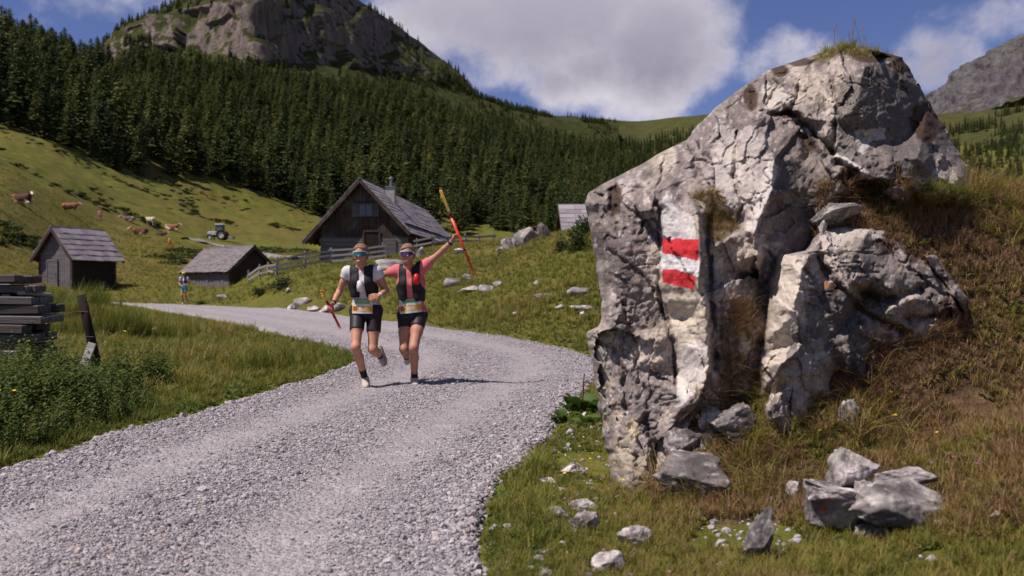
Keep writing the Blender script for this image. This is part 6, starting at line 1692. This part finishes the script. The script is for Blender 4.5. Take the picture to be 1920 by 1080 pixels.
# ================================================================== cattle
m_cow = vcol_mat('cow_hide', rough=.8, bump=.1, var=.12, vscale=6)
def cow(label, p, rz, lying, base, patch, seed, s=1.0, head_turn=0.0):
    sd = Sdf([-.55, -1.6, -.2], [.55, 1.75, 1.75], .033)      # nose towards +Y
    zb = .48 if lying else 1.02
    sd.ell([0, -.05, zb], [.36, .82, .40], 0).ell([0, .55, zb + .03], [.31, .42, .40], .08).ell([0, -.62, zb + .05], [.33, .36, .36], .08)
    sd.ell([0, -.1, zb - .12], [.35, .60, .32], .08)
    hx = .32 * math.sin(head_turn); hy = .32 * math.cos(head_turn)
    nz_ = zb + (.42 if lying else .30)
    sd.cap([0, .78, zb + .16], [hx * .7, .80 + hy, nz_], .21, .145, .08)
    hb = np.array([hx * .9, .88 + hy, nz_ + .04]); hd = np.array([math.sin(head_turn), math.cos(head_turn), -.55]); hd /= np.linalg.norm(hd)
    sd.cap(hb, hb + hd * .38, .125, .088, .05).ell(hb + hd * .40, [.085, .085, .08], .04)
    sx = np.array([math.cos(head_turn), -math.sin(head_turn), 0])
    for q in (-1, 1):
        sd.cap(hb + sx * q * .09 + [0, 0, .02], hb + sx * q * .27 + [0, -.02, -.01], .045, .03, .02)
    if lying:
        for q in (-1, 1):
            sd.cap([q * .22, .62, .28], [q * .30, 1.02, .10], .12, .075, .06).cap([q * .30, 1.02, .10], [q * .26, .66, .07], .07, .055, .03)
            sd.cap([q * .26, -.55, .32], [q * .40, -.15, .16], .20, .10, .08).cap([q * .40, -.15, .14], [q * .36, -.55, .07], .08, .055, .03)
    else:
        for q in (-1, 1):
            sd.cap([q * .20, .60, zb - .1], [q * .20, .62, .55], .14, .075, .08).cap([q * .20, .62, .55], [q * .20, .58, .12], .07, .052, .03).cap([q * .20, .58, .12], [q * .20, .62, .03], .06, .07, .02)
            sd.cap([q * .22, -.68, zb - .05], [q * .22, -.52, .70], .20, .11, .08).cap([q * .22, -.52, .70], [q * .22, -.80, .52], .10, .07, .04).cap([q * .22, -.80, .52], [q * .22, -.76, .12], .065, .05, .03).cap([q * .22, -.76, .12], [q * .22, -.70, .03], .06, .07, .02)
        sd.ell([0, -.42, .66], [.14, .18, .12], .06)
    V_, F_ = sd.mesh(); V_ = lap(V_, F_, 2)
    r = empty('cow', p, rz); s *= .88; r.scale = (s, s, s); tag(r, label, 'cow', 'cattle on the pasture')
    o = link(bpy.data.objects.new('body', pymesh('body', V_, [tuple(q) for q in F_], m_cow, True)), r)
    c_ = np.ones((len(V_), 3)) * np.array(base)
    n_ = fbm(V_[:, 0] * 1.3 + seed * 3.1, V_[:, 1] * 1.1 + seed, V_[:, 2] * 1.3, o=2, seed=seed)
    c_ = mixc(c_, patch, ss(n_, -.02, .10))
    white = np.array([.62, .55, .47])
    c_ = mixc(c_, white, ss((V_ - hb) @ np.array([0, 1, 0]) + .02, -.06, .02) * (V_[:, 2] > nz_ - .45)); c_ = mixc(c_, white, ss(-V_[:, 2], -.30, -.12) if lying else ss(-V_[:, 2], -.50, -.35))
    c_ = mixc(c_, (.30, .17, .14), ss((V_ - hb) @ hd, .36, .44) * (np.linalg.norm(V_ - hb, axis=1) < .7))
    vattr(o.data, 'col', c_)
    mb = MB()
    for q in (-1, 1): b0_ = hb + sx * q * .07 + [0, 0, .10]; mb.tube([b0_, b0_ + sx * q * .10 + [0, 0, .05], b0_ + sx * q * .13 + [0, .03, .15]], [.028, .022, .006], 7)
    mb.build('horns', simple('horn', (.45, .38, .28), .5), r, True)
    mb = MB(); mb.tube([(0, -.96, zb + .22), (0, -1.06, zb + .05), (.03, -1.05, zb - .35 if not lying else .2), (.05, -1.03, .12 if lying else .45)], [.035, .028, .022, .05], 7); mb.build('tail', m_cow, r, True)
    vattr(r.children[-1].data, 'col', np.ones((len(r.children[-1].data.vertices), 3)) * np.array(base))
    for q in (-1, 1):
        mb = MB(); e = hb + hd * .10 + sx * q * .112 + [0, 0, .025]; mb.tube([e - sx * q * .01, e, e + sx * q * .012], [.02, .02, .006], 8); mb.build('eye', m_blk, r, True)
    return r
BR, CR, RD, DK = (.20, .075, .038), (.52, .42, .33), (.27, .11, .055), (.085, .032, .022)
def on(u, v): return hit(u, v)
cow('lying chestnut cow with white rump and face near the left edge', on(40, 383), -R(90 + 14), True, DK, BR, 1, 1.3, .5)
cow('ginger calf with a white face standing above the small shed', on(131, 402), -R(75), False, RD, RD, 2, 1.0)
cow('cream and ginger cow standing in the middle of the herd', on(283, 424), R(60), False, CR, RD, 3, 1.0, .4)
cow('brown lying cow whose white head points left', on(263, 442), R(90), True, DK, BR, 4, 1.15)
cow('small dark lying cow just right of the one with a white head', on(303, 444), -R(80), True, DK, DK, 5, .72)
cow('spotted ginger and cream cow lying at the right of the herd', on(322, 433), -R(95), True, RD, CR, 6, 1.15)
cow('grey brown cow lying low at the back of the herd', on(242, 420), R(100), True, (.20, .16, .14), (.16, .10, .07), 7, 1.0)

# ================================================================== tractor
tp_ = hit(412, 451); tr = empty('tractor', tp_, R(100) - R(8)); tag(tr, 'small white and red tractor with implements parked on the pasture by the track', 'tractor'); tr.scale = (.92,) * 3
m_tw = simple('tractor_white', (.60, .60, .60), .5, .1, 5); m_tr = simple('tractor_red', (.22, .035, .03), .5, .2, 5); m_ty = simple('tyre', (.018, .018, .019), .85, .3, 12)
# nose towards +Y
mb = MB(); mb.box((0, 1.05, 1.12), (.72, 1.45, .62)); mb.box((0, 1.82, 1.08), (.62, .12, .5)); o = mb.build('hood', m_tw, tr); md = o.modifiers.new('b', 'BEVEL'); md.width = .07; md.segments = 2
mb = MB(); mb.box((0, .4, .75), (.5, 3.0, .42)); mb.build('chassis', m_ty, tr)
mb = MB()
for x in (-.62, .62):
    for y in (-.62, .48): mb.box((x, y, 1.85), (.07, .07, 1.25))
cabf = mb.build('cab_frame', m_ty, tr)
mb = MB(); mb.box((0, -.07, 2.55), (1.5, 1.35, .15)); o = mb.build('cab_roof', m_tw, tr); md = o.modifiers.new('b', 'BEVEL'); md.width = .06
m_cg = simple('cab_glass', (.10, .16, .17), .1, .1, 4, spec=.8)
for (c, s_) in (((0, .47, 1.95), (1.15, .02, .95)), ((0, -.61, 1.95), (1.15, .02, .95)), ((.62, -.07, 1.95), (.02, 1.0, .95)), ((-.62, -.07, 1.95), (.02, 1.0, .95))):
    mb = MB(); mb.box(c, s_); mb.build('cab_window', m_cg, cabf)
for x in (-.82, .82):
    mb = MB(); a_ = np.linspace(.25, math.pi - .25, 9)
    for i in range(8): mb.bar((x, -.45 + .86 * math.cos(a_[i]), .75 + .86 * math.sin(a_[i])), (x, -.45 + .86 * math.cos(a_[i + 1]), .75 + .86 * math.sin(a_[i + 1])), .42, .04, up=(1, 0, 0) if False else (0, math.cos(a_[i]), math.sin(a_[i])))
    mb.build('fender', m_tr, tr)
    for (y, rw_, wd) in ((-.45, .76, .40), (1.45, .48, .28)):
        xx_ = x if rw_ > .6 else x * .86
        V_ = []; n_ = 24; prof = [(.62, -.5), (.97, -.5), (1.0, -.38), (1.0, .38), (.97, .5), (.62, .5)]
        for k in range(n_):
            t_ = k / n_ * 6.2832
            for (q, w2) in prof: V_.append((xx_ + w2 * wd, y + rw_ * q * math.cos(t_) * (1 + .02 * (k % 2)), rw_ + rw_ * q * math.sin(t_) * (1 + .02 * (k % 2))))
        F_ = [(k * 6 + j, k * 6 + (j + 1) % 6, ((k + 1) % n_) * 6 + (j + 1) % 6, ((k + 1) % n_) * 6 + j) for k in range(n_) for j in range(6)]
        ty_ = link(bpy.data.objects.new('wheel', pymesh('wheel', np.array(V_), F_, m_ty)), tr)
        mb = MB(); mb.tube([(xx_ - wd * .3, y, rw_), (xx_ + wd * .3, y, rw_)], rw_ * .62, 16); mb.build('rim', m_tw, ty_)
mb = MB(); mb.bar((-.35, 1.6, .8), (-.35, 2.6, .45), .08, .12); mb.bar((.35, 1.6, .8), (.35, 2.6, .45), .08, .12); mb.box((0, 2.7, .42), (1.6, .35, .4)); mb.build('front_loader', m_metal, tr)
mb = MB(); mb.bar((-.3, -1.1, .6), (-.3, -1.8, .5), .08, .1); mb.bar((.3, -1.1, .6), (.3, -1.8, .5), .08, .1); mb.box((0, -2.05, .42), (1.7, .55, .42)); mb.build('rear_mower', simple('mower_grey', (.30, .31, .36), .5), tr)
mb = MB(); mb.tube([(.25, 1.5, 1.4), (.25, 1.5, 2.2)], .04, 8); mb.build('exhaust', m_ty, tr)

# ---- orange marker on the pasture
mk = hit(318, 459); r = empty('marker_cone', mk); tag(r, 'small orange cone-shaped marker on the pasture below the herd', 'cone')
m_oc = simple('cone_orange', (.55, .19, .05), .7, .15, 6)
mb = MB(); mb.tube([(0, 0, .03), (0, 0, .40), (0, 0, .78)], [.24, .15, .06], 16); mb.build('cone', m_oc, r, True)
mb = MB(); mb.box((0, 0, .02), (.55, .55, .05)); mb.build('base', m_oc, r)
mb = MB(); mb.tube([(0, 0, .42), (0, 0, .52)], [.150, .122], 16, cap=False); mb.build('band', m_org, r, True)

# ================================================================== shrubs and weeds
def leaf_cloud(seed, n, rad, leaf, clumps=14, squash=.8):
    rg = np.random.default_rng(seed); V_ = []; F_ = []
    cc = rg.normal(0, 1, (clumps, 3)); cc /= np.linalg.norm(cc, axis=1)[:, None]; cc *= rg.uniform(.25, .85, (clumps, 1)); cc[:, 2] = np.abs(cc[:, 2]) * squash
    for i in range(n):
        c = cc[rg.integers(clumps)] + rg.normal(0, .16, 3); c = c * np.array(rad)
        if c[2] < 0: c[2] = abs(c[2]) * .4
        d_ = nrm(rg.normal(0, 1, 3) + np.array([0, 0, .5])); s_ = nrm(np.cross(d_, rg.normal(0, 1, 3))); l = leaf * rg.uniform(.6, 1.4); k = len(V_)
        V_ += [c, c + d_ * l * .5 + s_ * l * .30, c + d_ * l, c + d_ * l * .5 - s_ * l * .30]; F_ += [(k, k + 1, k + 2, k + 3)]
    return V_, F_
m_sh = leaf_mat('shrub_leaves', [(0, (.030, .048, .012)), (.5, (.055, .075, .016)), (1, (.090, .105, .024))], trans=.25)
SHR = [src('shrub_source', leaf_cloud(850 + i, 420, (.6, .6, .42), .16), m_sh) for i in range(3)]
n = 5200
u = rng.uniform(-60, 640, n); d = 62 * (340 / 62) ** rng.random(n); x = (u - 960) / FPX * d
nn_ = fbm(x / 14, d / 22, o=4, seed=91); th_ = np.arctan2(x, d); lim = np.interp(th_, TH, RK[:, 3])
k = (nn_ > .10) & (np.hypot(x, d) < lim * 1.05) & (d > 66) & ~((u > 340) & (u < 620) & (d < 90)) & (rng.random(n) < .7)
x, d = x[k], d[k]
scatter('pasture_shrubs', np.stack([x, d, ground(x, d) - .05], 1), np.stack([x * 0, x * 0, rng.uniform(0, 6.28, len(x))], 1), rng.uniform(.5, 1.5, (len(x), 1)) * np.array([[1.3, 1.3, .75]]), rng.integers(0, 3, len(x)), SHR)
def shrub(label, u, v, wpx, hpx, seed, n_=900, leaf=.10, d=None):
    p = hit(u, v) if d is None else px2w(u, v, d)
    if d is not None: p[2] = gz(p[0], p[1])
    s_ = p[1] / FPX; r = empty('shrub', p); tag(r, label, 'shrub', 'shrubs by the knoll')
    V_, F_ = leaf_cloud(seed, n_, (wpx * s_ * .5, wpx * s_ * .45, hpx * s_ * .95), leaf)
    link(bpy.data.objects.new('foliage', pymesh('foliage', V_, F_, m_sh)), r)
    mb = MB()
    for k_ in range(5): a_ = k_ * 1.256; mb.tube([(0, 0, -.1), (math.cos(a_) * wpx * s_ * .15, math.sin(a_) * wpx * s_ * .15, hpx * s_ * .35), (math.cos(a_) * wpx * s_ * .3, math.sin(a_) * wpx * s_ * .3, hpx * s_ * .7)], [.03, .022, .01], 6)
    mb.build('stem', m_bark, r)
shrub('bushy green shrub on the knoll against the left side of the boulder', 1095, 470, 66, 46, 861, d=38)
shrub('dark low shrub below it beside the boulder on the knoll', 1085, 522, 76, 52, 862, d=33)
shrub('small dark bush on the knoll left of the boulder shrubs', 1052, 524, 26, 24, 863, 500, d=34)
shrub('round green bush on the slope below the rail fence', 530, 525, 62, 40, 864, 800, d=45)
shrub('small bush at the foot of the slope near the low shed', 490, 552, 44, 26, 865, 600, d=47)

# nettles and tall weeds below the board pile
def nettle(seed, H, pairs, leaf, stems=4):
    rg = np.random.default_rng(seed); V_ = []; F_ = []
    for s_ in range(stems):
        b0_ = np.array([rg.normal(0, .06), rg.normal(0, .06), 0]); ln = np.array([rg.normal(0, .14), rg.normal(0, .14), 1.0]); h_ = H * rg.uniform(.65, 1.1)
        n_ = len(V_); s2 = np.array([.004, 0, 0]); V_ += [b0_ - s2, b0_ + s2, b0_ + ln * h_ + s2 * .3]; F_ += [(n_, n_ + 1, n_ + 2)]
        for i in range(pairs):
            q = .18 + .8 * i / (pairs - 1); l = leaf * (1.15 - .75 * q) * rg.uniform(.8, 1.25); a0 = i * 1.57 + rg.uniform(-.4, .4)
            for sg in (0, math.pi):
                a_ = a0 + sg; d_ = np.array([math.cos(a_), math.sin(a_), rg.uniform(-.5, .25)]); w_ = np.array([-math.sin(a_), math.cos(a_), 0]) * l * .27; c = b0_ + ln * h_ * q; n_ = len(V_)
                V_ += [c, c + d_ * l * .45 + w_, c + d_ * l + [0, 0, -.2 * l], c + d_ * l * .45 - w_]; F_ += [(n_, n_ + 1, n_ + 2, n_ + 3)]
    return V_, F_
m_net = leaf_mat('nettle_leaves', [(0, (.055, .090, .018)), (.5, (.100, .130, .026)), (1, (.18, .17, .045))], 'inst', trans=.3)
NET = [src('nettle_source', nettle(870 + i, [.50, .62, .42][i], [9, 11, 8][i], [.10, .12, .09][i]), m_net) for i in range(3)]
n = 2400
u = rng.uniform(-120, 470, n); d = rng.uniform(6.4, 12.5, n); x = (u - 960) / FPX * d
v_ = HZ + CAMZ / d * FPX; rd = road_dist(x, d); nn_ = fbm(x / 1.1, d / 1.1, o=3, seed=93)
k = (rd > .22) & ((u < 285 + 60 * nn_) & (d < 10.4) | ((nn_ > .30) & (d > 10) & (rd > .5))) & (rng.random(n) < .80)
x, d = x[k], d[k]
dens_ = ss(road_dist(x, d), .1, 1.0)
scatter('nettle_bed', np.stack([x, d, ground(x, d)], 1), np.stack([rng.uniform(-.15, .15, len(x)), rng.uniform(-.15, .15, len(x)), rng.uniform(0, 6.28, len(x))], 1), rng.uniform(.45, 1.0, len(x)) * (.45 + .6 * dens_), rng.integers(0, 3, len(x)), NET, np.clip(rng.normal(.35, .2, len(x)), 0, 1))
# tall rank grass in clumps on the left
TG = [src('tall_tuft_source', tuft(880 + i, 34, [.55, .7][i], .30, .006, .45, 4), m_gr) for i in range(2)]
tgx, tgy, tgs = [], [], []
for (u, v, ru, n_) in [(232, 640, 40, 150), (255, 632, 24, 50), (90, 600, 90, 90), (40, 580, 60, 50), (140, 640, 60, 40), (330, 640, 40, 10), (480, 700, 60, 22), (560, 690, 40, 12), (200, 572, 60, 30), (100, 572, 70, 40)]:
    p = hit(u, v); s_ = p[1] / FPX
    tgx.append(p[0] + rng.normal(0, ru * s_ * .55, n_)); tgy.append(p[1] + rng.normal(0, ru * s_ * .55, n_)); tgs.append(rng.uniform(.6, 1.15, n_) * np.clip(p[1] / 18, .55, 1.5))
tgx, tgy, tgs = map(np.concatenate, (tgx, tgy, tgs)); k = road_dist(tgx, tgy) > .35; tgx, tgy, tgs = tgx[k], tgy[k], tgs[k]
scatter('tall_grass', np.stack([tgx, tgy, ground(tgx, tgy)], 1), np.stack([rng.uniform(-.1, .1, len(tgx)), rng.uniform(-.1, .1, len(tgx)), rng.uniform(0, 6.28, len(tgx))], 1), tgs, rng.integers(0, 2, len(tgx)), TG, np.clip(rng.normal(.22, .12, len(tgx)), 0, 1))

# dry grass on ledges of the boulder, its top and the bank round it
def on_rock(U_, V_, P_, poly, n_):
    m = np.argwhere(poly_mask(U_, V_, poly)); q = m[rng.integers(0, len(m), n_)]; return P_[q[:, 0], q[:, 1]]
ledge = []; lt = []; lsz = []
for (poly, n_, tn, sz_, src_) in [([(1295, 365), (1350, 360), (1385, 430), (1340, 455), (1315, 400)], 150, .70, .55, 'b'), ([(1350, 560), (1425, 560), (1430, 640), (1400, 760), (1345, 780), (1350, 650)], 260, .85, .75, 'b'), ([(1285, 740), (1420, 720), (1430, 790), (1300, 810)], 170, .82, .8, 'b'),
                                    ([(1545, 92), (1620, 90), (1680, 106), (1640, 112), (1530, 112)], 110, .55, .5, 'b'), ([(1560, 88), (1600, 88), (1600, 98), (1560, 98)], 30, .35, .6, 'b'), ([(1535, 345), (1700, 345), (1700, 420), (1540, 420)], 260, .85, .9, 'b'), ([(1700, 360), (1850, 362), (1850, 380), (1700, 385)], 150, .40, 1.0, 'b'),
                                    ([(1560, 420), (1720, 420), (1760, 480), (1700, 440)], 120, .85, .7, 'o'), ([(1640, 650), (1800, 610), (1800, 640), (1640, 720)], 200, .9, .9, 'o')]:
    p = on_rock(BU, BV, BP, poly, n_) if src_ == 'b' else on_rock(OU, OV, OP, poly, n_)
    ledge.append(p + [0, .01, 0]); lt.append(np.clip(rng.normal(tn, .1, n_), 0, 1)); lsz.append(rng.uniform(.6, 1.2, n_) * sz_)
ledge = np.concatenate(ledge); lt = np.concatenate(lt); lsz = np.concatenate(lsz)
# long dry straw on the bank round the outcrop
ex_, ey_ = [], []
for (x0, x1, y0, y1, n_) in [(1.35, 2.2, 5.2, 5.7, 200), (2.0, 3.6, 6.3, 7.2, 420), (0.75, 1.4, 4.9, 5.5, 160), (3.2, 4.6, 6.6, 8.0, 220)]:
    ex_.append(rng.uniform(x0, x1, n_)); ey_.append(rng.uniform(y0, y1, n_))
ex_, ey_ = np.concatenate(ex_), np.concatenate(ey_)
P_ = np.concatenate([ledge, np.stack([ex_, ey_, ground(ex_, ey_)], 1)]); n_ = len(P_)
tt_ = np.concatenate([lt, np.clip(rng.normal(.66, .2, len(ex_)), 0, 1)]); sz_ = np.concatenate([lsz * .8, rng.uniform(.5, 1.1, len(ex_))])
STRAW = TUFT + [src('straw_source', tuft(890, 20, .24, .14, .0032, 1.3, 4), m_gr), src('straw_source', tuft(891, 16, .20, .16, .003, 1.6, 4), m_gr)]
scatter('dry_grass', P_, np.stack([rng.uniform(-.4, .4, n_), rng.uniform(-.4, .4, n_), rng.uniform(0, 6.28, n_)], 1), sz_, rng.integers(1, 6, n_), STRAW, tt_)

# thin seed stalks on the crown of the boulder and on the bank crest
mbs = MB(); rgs = np.random.default_rng(5)
for (u0, u1, v0, n__, hh) in ((1555, 1640, 96, 8, .17), (1780, 1915, 372, 26, .22), (1550, 1700, 400, 22, .24)):
    for q in range(n__):
        u__ = rgs.uniform(u0, u1)
        p = on_rock(BU, BV, BP, [(u__ - 6, v0 - 8), (u__ + 6, v0 - 8), (u__ + 6, v0 + 14), (u__ - 6, v0 + 14)], 1)[0] if u1 < 1750 else hit(u__, v0 + rgs.uniform(2, 40), 12)
        h__ = hh * rgs.uniform(.5, 1.2); dx_, dy_ = rgs.normal(0, .18, 2) * h__
        mbs.tube([p, p + [dx_ * .4, dy_ * .4, h__ * .55], p + [dx_, dy_, h__]], [.0016, .0014, .0011], 4); e_ = p + [dx_, dy_, h__]
        mbs.tube([e_ - [0, 0, .012], e_ + [dx_ * .1, 0, .012], e_ + [dx_ * .2, 0, .035]], [.0015, .004, .0015], 5)
so = mbs.build('seed_stalks', simple('dry_stalk', (.24, .15, .075), .9, .3, 20)); so['kind'] = 'stuff'

# thin flower stalks and blossoms
def flower(seed, col_h, H):
    V_, F_ = [], []; rg = np.random.default_rng(seed)
    for i in range(5):
        a_ = i * 1.257; c = np.array([0, 0, H]); d_ = np.array([math.cos(a_), math.sin(a_), .3]) * .016; w_ = np.array([-math.sin(a_), math.cos(a_), 0]) * .008; n_ = len(V_)
        V_ += [c, c + d_ * .6 + w_, c + d_, c + d_ * .6 - w_]; F_ += [(n_, n_ + 1, n_ + 2, n_ + 3)]
    return V_, F_
m_yf = simple('yellow_petals', (.75, .52, .02), .6, .1, 5); m_pf = simple('purple_petals', (.34, .09, .26), .6, .2, 5)
FY, FPp = src('yellow_flower_source', flower(1, None, .0), m_yf), src('purple_flower_source', flower(2, None, .0), m_pf)
fx_, fy_, fz_, fi_ = [], [], [], []
for (u, v, hh, kind, n_, sp) in [(130, 730, .75, 0, 16, 60), (60, 810, .5, 0, 8, 40), (170, 815, .45, 0, 5, 14), (330, 690, .2, 0, 10, 90), (1160, 900, .06, 1, 26, 60), (1000, 960, .06, 1, 22, 50), (1780, 880, .07, 1, 16, 40), (1250, 1000, .06, 1, 20, 90), (1700, 820, .08, 0, 14, 90), (1480, 850, .06, 1, 18, 60), (1060, 700, .05, 0, 10, 40), (1100, 860, .05, 0, 8, 40)]:
    for q in range(n_):
        p = hit(u + rng.normal(0, sp), v + rng.normal(0, sp * .5) + hh * 90, 16)
        if road_dist(p[:1], p[1:2])[0] < .1: continue
        fx_.append(p[0]); fy_.append(p[1]); fz_.append(p[2] + hh * rng.uniform(.75, 1.15)); fi_.append(kind)
n_ = len(fx_)
scatter('wild_flowers', np.stack([fx_, fy_, fz_], 1), rng.uniform(-.5, .5, (n_, 3)), rng.uniform(.45, .9, n_) * np.where(np.array(fi_) == 1, .55, 1.0), fi_, [FY, FPp])

# broad-leaved dock beside the boulder and a rusty seed spike
def dock(label, u, v, wpx, hpx, seed, red=True, d=None):
    p = hit(u, v); s_ = p[1] / FPX; rg = np.random.default_rng(seed); r = empty('dock_plant', p); tag(r, label, 'plant', 'broad-leaved plants by the road')
    for i in range(22):
        a_ = rg.uniform(0, 6.28); l = hpx * s_ * rg.uniform(.5, .95); q = rg.uniform(.1, 1) * wpx * s_ * .42; c = np.array([math.cos(a_) * q, math.sin(a_) * q, 0]); el_ = rg.uniform(.5, 1.2); V_, F_ = [], []
        d_ = np.array([math.cos(a_) * math.cos(el_), math.sin(a_) * math.cos(el_), math.sin(el_)]); w_ = np.array([-math.sin(a_), math.cos(a_), 0]) * l * .30
        for k_ in range(6):
            t_ = k_ / 5; m_ = c + d_ * l * t_ + np.array([0, 0, -.35 * l * t_ ** 2.4]); ww = math.sin(math.pi * min(1, .08 + t_ * .92)) ** .7; V_ += [m_ - w_ * ww + [0, 0, .12 * l * ww], m_, m_ + w_ * ww + [0, 0, .12 * l * ww]]
        for k_ in range(5): F_ += [(3 * k_, 3 * k_ + 1, 3 * k_ + 4, 3 * k_ + 3), (3 * k_ + 1, 3 * k_ + 2, 3 * k_ + 5, 3 * k_ + 4)]
        link(bpy.data.objects.new('leaf', pymesh('leaf', V_, F_, m_dock, True)), r)
    if red:
        mb = MB(); mb.tube([(.02, 0, 0), (.03, 0, hpx * s_ * .8), (.04, .01, hpx * s_ * 1.15)], [.004, .009, .005], 7); mb.build('seed_spike', simple('rusty_seed', (.17, .065, .035), .9, .4, 40), r)
m_dock = leaf_mat('dock_leaf', [(0, (.060, .115, .020)), (.6, (.10, .165, .030)), (.93, (.16, .18, .04)), (1, (.30, .12, .04))], trans=.3)
dock('leafy green dock plant with a rusty spike in the corner by the boulder', 1088, 772, 70, 62, 1)
dock('second leafy dock clump at the road edge below the rusty spike', 1062, 790, 44, 40, 2, False)
dock('dock plant with small leaves against the boulder foot at the road', 1108, 800, 40, 46, 3, False)
dock('thin rusty dock stalk standing at the far road bend', 376, 571, 16, 15, 4)
